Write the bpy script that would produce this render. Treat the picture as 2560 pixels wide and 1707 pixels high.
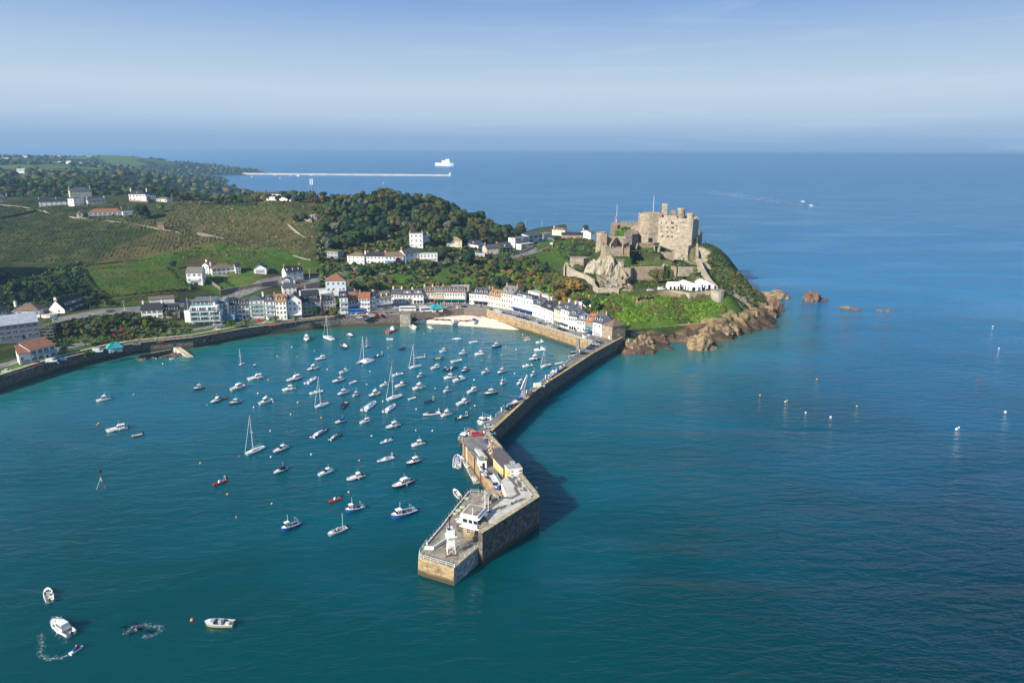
import bpy, bmesh, math, random
import numpy as np
from mathutils import Vector, Matrix
from bpy_extras import object_utils
random.seed(7); RNG = np.random.default_rng(11)
SC = bpy.context.scene; COL = SC.collection
for _o in list(bpy.data.objects): bpy.data.objects.remove(_o)
# ---------------- camera ----------------
F = 1707.0; CX = 1280; CY = 853.5; CAMH = 110.0
PIT = math.atan((853.5-381.5)/F); ROL = math.radians(0.25)
def ray(px, py):
    u = px-CX; v = py-CY; c, s = math.cos(ROL), math.sin(ROL)
    u, v = u*c+v*s, -u*s+v*c
    u /= F; v /= F; cp, sp = math.cos(PIT), math.sin(PIT)
    return Vector((u, cp-v*sp, -sp-v*cp))
def W(px, py, z=0.0):
    d = ray(px, py); t = (z-CAMH)/d.z
    return Vector((d.x*t, d.y*t, z))
_f = ray(CX, CY); _r = ray(CX+F, CY)-_f; _u = _f-ray(CX, CY+F)
cam_d = bpy.data.cameras.new('camera'); cam = bpy.data.objects.new('camera', cam_d); COL.objects.link(cam)
cam.matrix_world = Matrix(((_r.x, _u.x, -_f.x, 0), (_r.y, _u.y, -_f.y, 0), (_r.z, _u.z, -_f.z, CAMH), (0, 0, 0, 1)))
cam_d.sensor_width = 36; cam_d.lens = 36*F/2560; cam_d.clip_start = 1; cam_d.clip_end = 400000
SC.camera = cam
# ---------------- light ----------------
SUN_EL = math.radians(29); SUN_AZ = math.radians(43)        # light travels towards +x, a little +y
SDIR = Vector((math.cos(SUN_AZ)*math.cos(SUN_EL), math.sin(SUN_AZ)*math.cos(SUN_EL), -math.sin(SUN_EL)))
w = bpy.data.worlds.new('World'); SC.world = w; w.use_nodes = True
nt = w.node_tree; bg = nt.nodes['Background']
sky = nt.nodes.new('ShaderNodeTexSky'); sky.sky_type = 'NISHITA'; sky.sun_disc = False
sky.sun_elevation = SUN_EL; sky.sun_rotation = math.atan2(-SDIR.x, -SDIR.y); sky.altitude = 100
sky.air_density = 1.0; sky.dust_density = 0.3; sky.ozone_density = 2.6
tc = nt.nodes.new('ShaderNodeTexCoord'); sx = nt.nodes.new('ShaderNodeSeparateXYZ'); nt.links.new(tc.outputs['Generated'], sx.inputs[0])
cr = nt.nodes.new('ShaderNodeValToRGB'); e = cr.color_ramp.elements; nt.links.new(sx.outputs[2], cr.inputs[0])
ST = [(0, (.195, .305, .46)), (.018, (.205, .32, .475)), (.048, (.33, .43, .545)), (.08, (.37, .465, .555)), (.125, (.30, .41, .545)), (.19, (.165, .287, .505))]
e[0].position, e[1].position = ST[0][0], ST[1][0]; e[0].color = (*ST[0][1], 1); e[1].color = (*ST[1][1], 1)
for p_, c_ in ST[2:]: q_ = e.new(p_); q_.color = (*c_, 1)
sc_ = nt.nodes.new('ShaderNodeMixRGB'); sc_.blend_type = 'MULTIPLY'; sc_.inputs[0].default_value = 1; sc_.inputs[2].default_value = (9.2, 9.2, 9.3, 1); nt.links.new(cr.outputs[0], sc_.inputs[1])
# thin wisps of cirrus, upper right
mp = nt.nodes.new('ShaderNodeMapping'); mp.inputs['Scale'].default_value = (2, 2, 26); mp.inputs['Rotation'].default_value = (.08, .05, .3); nt.links.new(tc.outputs['Generated'], mp.inputs[0])
nz = nt.nodes.new('ShaderNodeTexNoise'); nz.inputs['Scale'].default_value = 2.0; nz.inputs['Detail'].default_value = 7; nz.inputs['Distortion'].default_value = .8; nt.links.new(mp.outputs[0], nz.inputs[0])
r1 = nt.nodes.new('ShaderNodeMapRange'); r1.inputs[1].default_value = .5; r1.inputs[2].default_value = .95; r1.inputs[4].default_value = .5; nt.links.new(nz.outputs[0], r1.inputs[0])
r2 = nt.nodes.new('ShaderNodeMapRange'); r2.inputs[1].default_value = -.3; r2.inputs[2].default_value = .7; r2.inputs[3].default_value = .18; nt.links.new(sx.outputs[0], r2.inputs[0])
mu = nt.nodes.new('ShaderNodeMath'); mu.operation = 'MULTIPLY'; nt.links.new(r1.outputs[0], mu.inputs[0]); nt.links.new(r2.outputs[0], mu.inputs[1])
cl = nt.nodes.new('ShaderNodeMixRGB'); cl.inputs[2].default_value = (4.4, 5.1, 6.2, 1); nt.links.new(mu.outputs[0], cl.inputs[0]); nt.links.new(sc_.outputs[0], cl.inputs[1])
r3 = nt.nodes.new('ShaderNodeMapRange'); r3.inputs[1].default_value = .20; r3.inputs[2].default_value = .45; nt.links.new(sx.outputs[2], r3.inputs[0])
mx = nt.nodes.new('ShaderNodeMixRGB'); nt.links.new(r3.outputs[0], mx.inputs[0]); nt.links.new(cl.outputs[0], mx.inputs[1]); nt.links.new(sky.outputs[0], mx.inputs[2]); nt.links.new(mx.outputs[0], bg.inputs[0])
bg.inputs[1].default_value = 0.10
sd = bpy.data.lights.new('sun', 'SUN'); sd.energy = 4.8; sd.angle = math.radians(0.5); sd.color = (1, .915, .80)
so = bpy.data.objects.new('sun', sd); COL.objects.link(so); so.rotation_euler = SDIR.to_track_quat('-Z', 'Y').to_euler(); so.location = (-300, -200, 300)
SC.view_settings.view_transform = 'Standard'; SC.view_settings.look = 'None'; SC.view_settings.exposure = 0.62
SC.view_settings.gamma = 1; SC.view_settings.use_curve_mapping = False
SC.cycles.use_denoising = True; SC.cycles.max_bounces = 6; SC.cycles.diffuse_bounces = 2; SC.cycles.glossy_bounces = 2
SC.cycles.transparent_max_bounces = 6; SC.cycles.caustics_reflective = False; SC.cycles.caustics_refractive = False
SC.cycles.sample_clamp_indirect = 4
# ---------------- helpers ----------------
MATS = {}
def mat(name, col, rough=.8, var=.25, scale=1.0, col2=None, bump=0.0, spec=.3, metal=0, attr=None, detail=3, stretch=None, rnd=0.0, brick=None, tide=0):
    if name in MATS: return MATS[name]
    m = bpy.data.materials.new(name); m.use_nodes = True; n = m.node_tree.nodes; l = m.node_tree.links
    b = n['Principled BSDF']; b.inputs['Roughness'].default_value = rough; b.inputs['Metallic'].default_value = metal
    b.inputs['Specular IOR Level'].default_value = spec
    tcn = n.new('ShaderNodeTexCoord'); geo = n.new('ShaderNodeNewGeometry')
    mp = n.new('ShaderNodeMapping'); l.new(geo.outputs['Position'], mp.inputs[0])
    if stretch: mp.inputs['Scale'].default_value = stretch
    nz = n.new('ShaderNodeTexNoise'); nz.inputs['Scale'].default_value = scale; nz.inputs['Detail'].default_value = detail; nz.inputs['Roughness'].default_value = .65
    l.new(mp.outputs[0], nz.inputs['Vector'])
    c2 = col2 or tuple(max(0, x*(1-var*1.6)) for x in col)
    c1 = col if col2 else tuple(min(1, x*(1+var)) for x in col)
    rp = n.new('ShaderNodeMapRange'); rp.inputs[1].default_value = .34; rp.inputs[2].default_value = .66
    l.new(nz.outputs[0], rp.inputs[0])
    mx = n.new('ShaderNodeMixRGB'); mx.inputs[1].default_value = (*c2, 1); mx.inputs[2].default_value = (*c1, 1)
    l.new(rp.outputs[0], mx.inputs[0]); out = mx.outputs[0]
    if attr:
        a = n.new('ShaderNodeAttribute'); a.attribute_name = attr
        ml = n.new('ShaderNodeMixRGB'); ml.blend_type = 'MULTIPLY'; ml.inputs[0].default_value = 1
        l.new(a.outputs['Color'], ml.inputs[1]); l.new(out, ml.inputs[2]); out = ml.outputs[0]
    if rnd:
        oi = n.new('ShaderNodeObjectInfo'); hs = n.new('ShaderNodeHueSaturation')
        r1 = n.new('ShaderNodeMapRange'); r1.inputs[3].default_value = 1-rnd; r1.inputs[4].default_value = 1+rnd*1.2; l.new(oi.outputs['Random'], r1.inputs[0])
        m2 = n.new('ShaderNodeMath'); m2.operation = 'MULTIPLY'; m2.inputs[1].default_value = 7.31; l.new(oi.outputs['Random'], m2.inputs[0])
        m3 = n.new('ShaderNodeMath'); m3.operation = 'FRACT'; l.new(m2.outputs[0], m3.inputs[0])
        r2 = n.new('ShaderNodeMapRange'); r2.inputs[3].default_value = .5-rnd*.07; r2.inputs[4].default_value = .5+rnd*.05; l.new(m3.outputs[0], r2.inputs[0])
        l.new(r1.outputs[0], hs.inputs['Value']); l.new(r2.outputs[0], hs.inputs['Hue']); l.new(out, hs.inputs['Color']); out = hs.outputs[0]
    if brick:   # coursed masonry: joint darkening on x/y+z coordinates
        sx = n.new('ShaderNodeSeparateXYZ'); l.new(geo.outputs['Position'], sx.inputs[0])
        ad = n.new('ShaderNodeMath'); ad.operation = 'ADD'; l.new(sx.outputs[0], ad.inputs[0]); l.new(sx.outputs[1], ad.inputs[1])
        cb = n.new('ShaderNodeCombineXYZ'); l.new(ad.outputs[0], cb.inputs[0]); l.new(sx.outputs[2], cb.inputs[1])
        bt = n.new('ShaderNodeTexBrick'); l.new(cb.outputs[0], bt.inputs['Vector'])
        bt.inputs['Scale'].default_value = 1; bt.inputs['Brick Width'].default_value = brick[0]; bt.inputs['Row Height'].default_value = brick[1]
        bt.inputs['Mortar Size'].default_value = brick[1]*.07; bt.inputs['Color1'].default_value = (.72, .68, .62, 1); bt.inputs['Color2'].default_value = (1.15, 1.1, 1.05, 1); bt.inputs['Mortar'].default_value = (.5, .48, .45, 1)
        bt.inputs['Bias'].default_value = -.1
        ml = n.new('ShaderNodeMixRGB'); ml.blend_type = 'MULTIPLY'; ml.inputs[0].default_value = .8
        l.new(out, ml.inputs[1]); l.new(bt.outputs[0], ml.inputs[2]); out = ml.outputs[0]
    if tide:    # weed-dark band up to the high-water mark
        sz = n.new('ShaderNodeSeparateXYZ'); l.new(geo.outputs['Position'], sz.inputs[0]); tz = n.new('ShaderNodeMath'); tz.operation = 'MULTIPLY_ADD'; tz.inputs[1].default_value = -2.2; l.new(nz.outputs[0], tz.inputs[0]); l.new(sz.outputs[2], tz.inputs[2])
        tr = n.new('ShaderNodeMapRange'); tr.inputs[1].default_value = tide-1.6; tr.inputs[2].default_value = tide-.7; l.new(tz.outputs[0], tr.inputs[0]); tm = n.new('ShaderNodeMixRGB'); tm.inputs[1].default_value = (.075, .065, .035, 1); l.new(tr.outputs[0], tm.inputs[0]); l.new(out, tm.inputs[2]); out = tm.outputs[0]
    l.new(out, b.inputs['Base Color'])
    if bump:
        bp = n.new('ShaderNodeBump'); bp.inputs['Strength'].default_value = 1; bp.inputs['Distance'].default_value = bump
        l.new(nz.outputs[0], bp.inputs['Height']); l.new(bp.outputs[0], b.inputs['Normal'])
    MATS[name] = m; return m
def tag(o, label=None, cat=None, group=None, kind=None):
    if label: o['label'] = label
    if cat: o['category'] = cat
    if group: o['group'] = group
    if kind: o['kind'] = kind
    return o
def empty(name, loc=(0, 0, 0), rz=0, label=None, cat=None, group=None):
    o = bpy.data.objects.new(name, None); COL.objects.link(o); o.location = loc; o.rotation_euler = (0, 0, rz); o.empty_display_size = .3
    return tag(o, label, cat, group)
class MB:
    def __init__(s): s.v = []; s.f = []; s.m = []; s.mats = []
    def mi(s, m):
        if m not in s.mats: s.mats.append(m)
        return s.mats.index(m)
    def add(s, vs, fs, m):
        o = len(s.v); s.v += [tuple(v) for v in vs]; k = s.mi(m)
        for f in fs: s.f.append(tuple(i+o for i in f)); s.m.append(k)
    def box(s, x0, x1, y0, y1, z0, z1, m):
        s.add([(x0, y0, z0), (x1, y0, z0), (x1, y1, z0), (x0, y1, z0), (x0, y0, z1), (x1, y0, z1), (x1, y1, z1), (x0, y1, z1)],
              [(0, 3, 2, 1), (4, 5, 6, 7), (0, 1, 5, 4), (1, 2, 6, 5), (2, 3, 7, 6), (3, 0, 4, 7)], m)
    def prism(s, pts, z0, z1, m, mtop=None):        # pts ccw; z0/z1 scalar or list
        n = len(pts); a = z0 if hasattr(z0, '__len__') else [z0]*n; b = z1 if hasattr(z1, '__len__') else [z1]*n
        vs = [(p[0], p[1], a[i]) for i, p in enumerate(pts)]+[(p[0], p[1], b[i]) for i, p in enumerate(pts)]
        s.add(vs, [(i, (i+1) % n, n+(i+1) % n, n+i) for i in range(n)], m)
        s.add(vs[n:], [tuple(range(n))], mtop or m); s.add(vs[:n], [tuple(range(n-1, -1, -1))], m)
    def tube(s, a, b, r, m, n=6, r2=None):
        a = Vector(a); b = Vector(b); d = (b-a)
        if d.length < 1e-6: return
        q = d.to_track_quat('Z', 'Y'); r2 = r if r2 is None else r2; vs = []
        for P, R in ((a, r), (b, r2)):
            for i in range(n):
                t = 2*math.pi*i/n; vs.append(P+q @ Vector((R*math.cos(t), R*math.sin(t), 0)))
        s.add(vs, [(i, (i+1) % n, n+(i+1) % n, n+i) for i in range(n)]+[tuple(range(n-1, -1, -1)), tuple(range(n, 2*n))], m)
    def lathe(s, prof, m, n=12, c=(0, 0)):
        vs = []; fs = []
        for r, z in prof:
            for i in range(n):
                t = 2*math.pi*i/n; vs.append((c[0]+r*math.cos(t), c[1]+r*math.sin(t), z))
        for k in range(len(prof)-1):
            for i in range(n): fs.append((k*n+i, k*n+(i+1) % n, (k+1)*n+(i+1) % n, (k+1)*n+i))
        fs.append(tuple(range(n-1, -1, -1))); fs.append(tuple((len(prof)-1)*n+i for i in range(n)))
        s.add(vs, fs, m)
    def obj(s, name, parent=None, smooth=False, loc=None):
        me = bpy.data.meshes.new(name); me.from_pydata(s.v, [], s.f)
        for m in s.mats: me.materials.append(m)
        me.polygons.foreach_set('material_index', s.m)
        if smooth: me.polygons.foreach_set('use_smooth', [True]*len(s.f))
        me.update(); o = bpy.data.objects.new(name, me); COL.objects.link(o)
        if parent: o.parent = parent
        if loc is not None: o.location = loc
        return o
def inst(name, me, parent=None, loc=(0, 0, 0), rot=(0, 0, 0), scale=(1, 1, 1)):
    o = bpy.data.objects.new(name, me); COL.objects.link(o); o.location = loc; o.rotation_euler = rot; o.scale = scale
    if parent: o.parent = parent
    return o
def copy_tree(o, parent=None, first=True):
    c = o.copy(); COL.objects.link(c)
    if parent: c.parent = parent
    for ch in o.children: copy_tree(ch, c, False)
    return c
def fastmesh(name, V, Fc, mats, midx=None, smooth=False, attr=None):
    V = np.asarray(V, 'f4'); Fc = np.asarray(Fc, 'i4'); k = Fc.shape[1]
    me = bpy.data.meshes.new(name); me.vertices.add(len(V)); me.vertices.foreach_set('co', V.ravel())
    me.loops.add(Fc.size); me.loops.foreach_set('vertex_index', Fc.ravel()); me.polygons.add(len(Fc))
    me.polygons.foreach_set('loop_start', np.arange(0, Fc.size, k, dtype='i4'))
    for m in mats: me.materials.append(m)
    if midx is not None: me.polygons.foreach_set('material_index', np.asarray(midx, 'i4'))
    if smooth: me.polygons.foreach_set('use_smooth', np.ones(len(Fc), bool))
    me.update(calc_edges=True)
    if attr is not None:
        a = me.color_attributes.new('col', 'FLOAT_COLOR', 'POINT'); a.data.foreach_set('color', np.asarray(attr, 'f4').ravel())
    return me
# value noise (numpy)
_P = RNG.permutation(256); _T = RNG.random(256*3).reshape(-1, 3)
_TAB = RNG.random((64, 64, 64)).astype('f4')
def vnoise(x, y, z=0.0):
    x = np.asarray(x, 'f8'); y = np.asarray(y, 'f8'); z = np.asarray(z, 'f8')+np.zeros_like(x)
    xi = np.floor(x).astype(int); yi = np.floor(y).astype(int); zi = np.floor(z).astype(int)
    fx = x-xi; fy = y-yi; fz = z-zi; fx = fx*fx*(3-2*fx); fy = fy*fy*(3-2*fy); fz = fz*fz*(3-2*fz); r = 0
    for a in (0, 1):
        for b in (0, 1):
            for c in (0, 1):
                r = r+_TAB[(xi+a) % 64, (yi+b) % 64, (zi+c) % 64]*(fx if a else 1-fx)*(fy if b else 1-fy)*(fz if c else 1-fz)
    return r*2-1
def fbm(x, y, z=0.0, o=4):
    r = 0; a = .5
    for i in range(o): r = r+a*vnoise(np.asarray(x)*2**i+i*17.3, np.asarray(y)*2**i+i*9.1, np.asarray(z)*2**i); a *= .5
    return r
def ridged(x, y, z=0.0, o=4):
    r = 0; a = .5
    for i in range(o): r = r+a*(1-np.abs(vnoise(np.asarray(x)*2**i+i*7.3, np.asarray(y)*2**i+i*19.1, np.asarray(z)*2**i))*2); a *= .5
    return r
# zoom-window coordinates used while surveying the photo: window name -> x0, y0, scale
ZW = {'A': (0, 640, 4.6125), 'M': (320, 620, 5.3455), 'N': (720, 620, 5.3455), 'S': (1140, 660, 4.704), 'L': (0, 360, 4.523), 'K': (480, 360, 4.523),
      'G': (960, 420, 4.523), 'C': (1380, 480, 3.9207), 'D': (1460, 500, 7.128), 'E': (1420, 680, 5.6), 'Q': (1220, 860, 6.535), 'R': (1380, 760, 9.8),
      'P': (1130, 1040, 8.254), 'H': (1030, 1210, 6.029), 'b2': (200, 820, 4.704), 'b3': (620, 800, 5.88), 'b4': (980, 800, 5.6), 'b5': (480, 1040, 3.92),
      'b6': (60, 1440, 4.2), 'b1': (1000, 1000, 3.2675), 'V': (1860, 640, 3.36), 'X': (160, 400, 9.046), 'Y': (0, 640, 5.225)}
def Z(k, x, y):
    a = ZW[k]; return (a[0]+x/a[2], a[1]+y/a[2])
# ---------------- terrain ----------------
ZQ = 6.5
CTL = [(0,925,6.3),(100,905,6.3),(250,870,6.3),(400,842,6.3),(560,818,6.3),(700,798,6.3),(850,780,6.3),(1000,773,6.3),(1150,772,6.3),(-150,960,6.3),
(0,860,8),(150,812,12),(300,788,13),(350,772,13),(420,760,12),(0,790,14),(60,780,14.5),(170,772,15),(220,770,14.5),(120,850,6.5),(60,870,6.5),(300,845,7),(420,815,8),
(260,748,15),(350,735,15.5),(460,725,15.5),(480,705,17),(560,755,7.5),(560,722,12),(700,715,11),(850,705,11),(640,750,7),(740,760,6.6),(820,745,6.8),
(205,672,20),(350,650,22),(600,632,25),(760,652,22),(330,700,18.5),(450,700,18),(540,690,18.5),(650,695,17.5),(730,690,16),(-150,700,19),(230,715,17.5),
(0,700,18),(0,655,22),(200,655,22),(400,642,24),(560,628,26),(700,642,24),(800,650,23),
(-150,580,38),(0,580,36),(0,548,42),(120,528,46),(260,546,44),(200,600,31),(400,574,38),(400,610,30),(540,601,33),(470,600,31.5),
(450,530,50),(500,516,54),(640,515,56),(760,512,58),(600,560,43),(700,580,37),(780,620,29),(830,650,22),(700,540,50),
(0,510,48),(60,520,47),(200,520,48),(300,505,51),(380,508,53),(100,480,51),(0,470,52),(400,480,54),(650,498,58),(-150,500,46),
(820,560,43),(820,600,34),(900,600,33),(900,540,48),(1000,540,46),(1000,600,33),(1100,560,39),(1100,600,31),(1180,590,30),(1250,585,28),
(900,500,61),(1000,500,57),(1100,515,49),(1200,545,38),(1280,570,29),(1340,585,25),
(850,655,22),(950,655,22),(1050,640,24),(1000,620,29),(1100,640,24),(1200,640,23),(1300,632,23),(1380,640,22),(1230,612,26),(1330,600,24),(1400,600,22),(1450,590,18),
(950,690,17),(1100,685,17),(1200,670,19),(1300,660,20),(1000,712,11),(1150,710,10),(900,720,10),(1000,740,6.5),(900,750,6.5),(1150,745,6.5),(1200,745,6.6),
(1250,720,10),(1300,700,16),(1300,735,9),(1400,740,14),(1400,710,20),(1450,765,12),(1480,740,18),(1380,780,6.6),(1480,815,6.6),(1340,765,6.6),
(1250,772,6.3),(1400,800,6.3),(1540,845,6.3),(1440,690,23),(1520,815,8),(1560,838,6.5),
(1560,882,-.5),(1640,887,-.5),(1690,858,-.3),(1770,876,-.5),(1850,836,-.5),(1935,798,-.5),(1950,768,0),(1650,740,22),(1500,790,13),(1560,765,17.5),(1600,742,22),
(1740,715,23),(1805,728,23),(1590,700,22),(1650,698,22),(1720,690,25),(1640,665,30.5),(1640,645,33),(1700,650,31),(1610,622,38.5),(1700,615,39),(1640,606,42),(1740,612,40),(1540,600,40),
(1500,640,30),(1470,682,23),(1575,575,47),(1400,578,14),(1470,575,14),(1620,812,8.5),(1700,805,9),(1850,760,12),(1785,757,16),(1820,680,25),(1870,720,15),(1910,745,8),(1800,640,34),(1480,605,24),
(1620,850,3),(1740,835,3),(1800,800,9),(1900,775,7),(1460,640,24),(1690,745,21),(1790,760,15),(1690,775,13.5),(1600,780,12.5),(1540,800,10),(1650,752,18),(1710,750,18),(1600,760,16),(1785,745,19),(1775,618,36),(1830,655,28),(1865,695,18),(1520,708,18.5),(1482,700,18.5),(1500,668,30),(1550,668,30),(1660,840,3.4),(1730,820,5)]
WC = [tuple(W(*c)) for c in CTL]+[(60,362,-4),(85,352,-6),(115,362,-6),(150,398,-6),(192,440,-6),(218,500,-6),(205,560,-5),(165,620,-5),(128,668,-5),(100,720,-5),(95,770,-5),(70,850,-6),
    (0,900,-6),(-100,930,-6),(-250,980,-6),(-330,1000,-5),(150,580,14),(110,620,26),(180,520,8),(-90,850,15),(-200,900,10),(-300,930,12),(40,800,10),(75,760,6),(-420,900,45),(-560,980,50),(-700,1000,52),
    (-700,700,45),(-700,560,38),(-600,480,22),(-480,420,18),(-380,380,14),(-330,330,8),(-290,300,6.4),(-320,200,6.4),(-500,250,12),(-700,300,16)]
WC = np.array(WC)
def _tps_fit(C):
    P = C[:, :2]/100; n = len(P); r = np.linalg.norm(P[:, None]-P[None], axis=2); K = np.where(r > 0, r*r*np.log(r+1e-12), 0)+np.eye(n)*2e-3
    A = np.zeros((n+3, n+3)); A[:n, :n] = K; A[:n, n] = 1; A[:n, n+1:] = P; A[n, :n] = 1; A[n+1:, :n] = P.T
    return np.linalg.solve(A, np.concatenate([C[:, 2], [0, 0, 0]])), P
_SOL, _PP = _tps_fit(WC)
def base_h(x, y):
    x = np.atleast_1d(np.asarray(x, 'f8')); y = np.atleast_1d(np.asarray(y, 'f8')); out = np.empty(x.shape)
    fx, fy, fo = x.ravel(), y.ravel(), out.ravel()
    for i in range(0, len(fx), 20000):
        X = np.stack([fx[i:i+20000], fy[i:i+20000]], 1)/100; r2 = ((X[:, None]-_PP[None])**2).sum(2)
        fo[i:i+20000] = (.5*r2*np.log(r2+1e-12)) @ _SOL[:len(_PP)]+_SOL[-3]+X @ _SOL[-2:]
    return fo.reshape(x.shape)
def inpoly(x, y, poly):
    r = np.zeros(np.shape(x), bool); n = len(poly)
    for i in range(n):
        x1, y1 = poly[i][:2]; x2, y2 = poly[(i+1) % n][:2]
        if y1 == y2: continue
        r ^= ((y1 > y) != (y2 > y)) & (x < (x2-x1)*(y-y1)/(y2-y1)+x1)
    return r
def WP(pts, z): return [W(p[0], p[1], z if len(p) < 3 else p[2]) for p in pts]
# line of the harbour walls (top edge, world xy)
WALL_L = [Vector((-300, 150, 0)), Vector((-262, 255, 0))]+WP([(0,937),(150,890),(270,862),(350,850),(480,838),(620,813),(740,799),(850,789),(998,785)], ZQ+1)
WALL_B = WP([(998,785),(1160,773),(1216.5,777)], ZQ)
WALL_Q = WP([(1216.5,777),(1331,809),(1480,856.6)], ZQ)
DECK_I = WP([(1480,856.6),(1352.6,956.6),(1239,1041)], ZQ)           # inner edge of the long arm
DECK_O = WP([(1552,846),(1480,885),(1340,975),(1224.5,1080)], ZQ)
LAND = [(-900, 150)]+[(p.x, p.y) for p in WALL_L]+[(p.x, p.y) for p in WALL_B[1:]]+[(p.x, p.y) for p in WALL_Q[1:]]+[(DECK_O[0].x-1, DECK_O[0].y-2), (62, 330), (300, 330), (300, 1100), (-900, 1100)]
HEAD = (60, 264, 340, 700)
def rockmask(x, y, z):
    h = (x > 56) & (y < 700)
    m = np.clip((6.8+np.where(x > 118, 4.5, 0)+4*fbm(x/14, y/14, 3.1)-z)/3, 0, 1)*h*(y < 560)
    # crag under the castle
    for (cx, cy, r) in CRAG: m = np.maximum(m, np.clip(1.3-np.hypot((x-cx)/r[0], (y-cy)/r[1]), 0, 1)*1.6)
    # cliff along the right ridge
    m = np.where((x > 150) & (z < 17), np.maximum(m, .8), m)
    return np.clip(m, 0, 1)
CRAG = [(*W(1505, 690, 27)[:2], (13, 12)), (*W(1545, 705, 26)[:2], (12, 9)), (*W(1720, 690, 27)[:2], (16, 10)), (*W(1755, 650, 32)[:2], (10, 22)), (*W(1790, 700, 26)[:2], (5, 20)), (*W(1775, 610, 38)[:2], (5, 12))]
def segd(x, y, P):
    d = np.full(np.shape(x), 1e9)
    for a, b in zip(P[:-1], P[1:]):
        ax, ay, bx, by = a[0], a[1], b[0], b[1]; L = (bx-ax)**2+(by-ay)**2+1e-9; t = np.clip(((x-ax)*(bx-ax)+(y-ay)*(by-ay))/L, 0, 1)
        d = np.minimum(d, np.hypot(x-ax-t*(bx-ax), y-ay-t*(by-ay)))
    return d
def height(x, y):
    x = np.atleast_1d(x).astype('f8'); y = np.atleast_1d(y).astype('f8'); z = base_h(x, y)
    land = inpoly(x, y, LAND)
    z = z+np.where((z > 12) & (x < 50), fbm(x/28, y/28)*1.6, 0)
    m = rockmask(x, y, z)
    z = z+m*(ridged(x/11, y/11, 1.7, 4)*3.6-1.2)*np.clip((z+6)/8, .25, 1)
    z = terr(x, y, z)
    z = z+np.where(x < -330, 75*np.exp(-((x+462)/50)**2-((y-440)/55)**2), 0)  # unseen rise beyond the left edge, added to shade the lower hillside
    z = np.where(land, z, -6)
    flat = inpoly(x, y, [(-320, 150)]+[(p.x-0, p.y) for p in WALL_L[1:]]+[(p.x, p.y) for p in WALL_B[1:]]+[(p.x, p.y) for p in WALL_Q[1:]]+[(59, 372), (59, 386)]+[tuple(W(*q)[:2]) for q in FRONT])
    z = np.where(flat, ZQ-.15, z)
    dw = segd(x, y, WALL_L[:]+WALL_B[1:]+WALL_Q[1:])
    z = np.where(dw < 3.0, -6, z)
    return z
TERR = [([(1545,722),(1557,699),(1662,697),(1705,695),(1790,716),(1806,731),(1790,733),(1720,737),(1680,735),(1640,741),(1592,746),(1570,740)], 21.4),
 ([(1560,668),(1662,667),(1688,662),(1690,654),(1580,655)], 30.6), ([(1580,655),(1690,653),(1686,641),(1592,642)], 32.4),
 ([(1593,632),(1650,634),(1652,622),(1740,616),(1742,606),(1650,604),(1600,606)], 37.6), ([(1598,603),(1745,607),(1752,575),(1600,570)], 40.2),
 ([(1655,649),(1742,649),(1752,665),(1692,665)], 29.6),([(1515,668),(1574,666),(1574,660),(1512,660)], 30.8), ([(1512,645),(1578,645),(1600,620),(1598,590),(1500,590)], 36.5), ([(1536,578),(1600,578),(1600,560),(1536,560)], 47),
 ([(1470,698),(1500,712),(1545,722),(1548,712),(1490,690),(1478,668),(1440,660),(1440,668)], 18.5)]
TERRW = [([P[:2] for P in [W(q[0], q[1], z) for q in p]], z) for p, z in TERR]
def terr(x, y, z):
    for P, t in TERRW: z = np.where(inpoly(x, y, P), t, z)
    return z
FRONT = [(1560,830,ZQ),(1500,815,ZQ),(1350,768,ZQ),(1240,745,ZQ),(1200,742,ZQ),(1000,742,ZQ),(860,752,ZQ),(760,772,ZQ),(640,790,ZQ),(480,822,ZQ),(360,842,ZQ),(240,862,ZQ),(0,905,ZQ)]
def H1(x, y): return float(height(np.array([x]), np.array([y]))[0])
def grid(x0, x1, y0, y1, st):
    nx = int((x1-x0)/st)+1; ny = int((y1-y0)/st)+1
    X, Y = np.meshgrid(x0+np.arange(nx)*st, y0+np.arange(ny)*st); X = X.ravel(); Y = Y.ravel()
    i = np.arange(nx*ny).reshape(ny, nx); Fc = np.stack([i[:-1, :-1].ravel(), i[:-1, 1:].ravel(), i[1:, 1:].ravel(), i[1:, :-1].ravel()], 1)
    return X, Y, Fc
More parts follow.
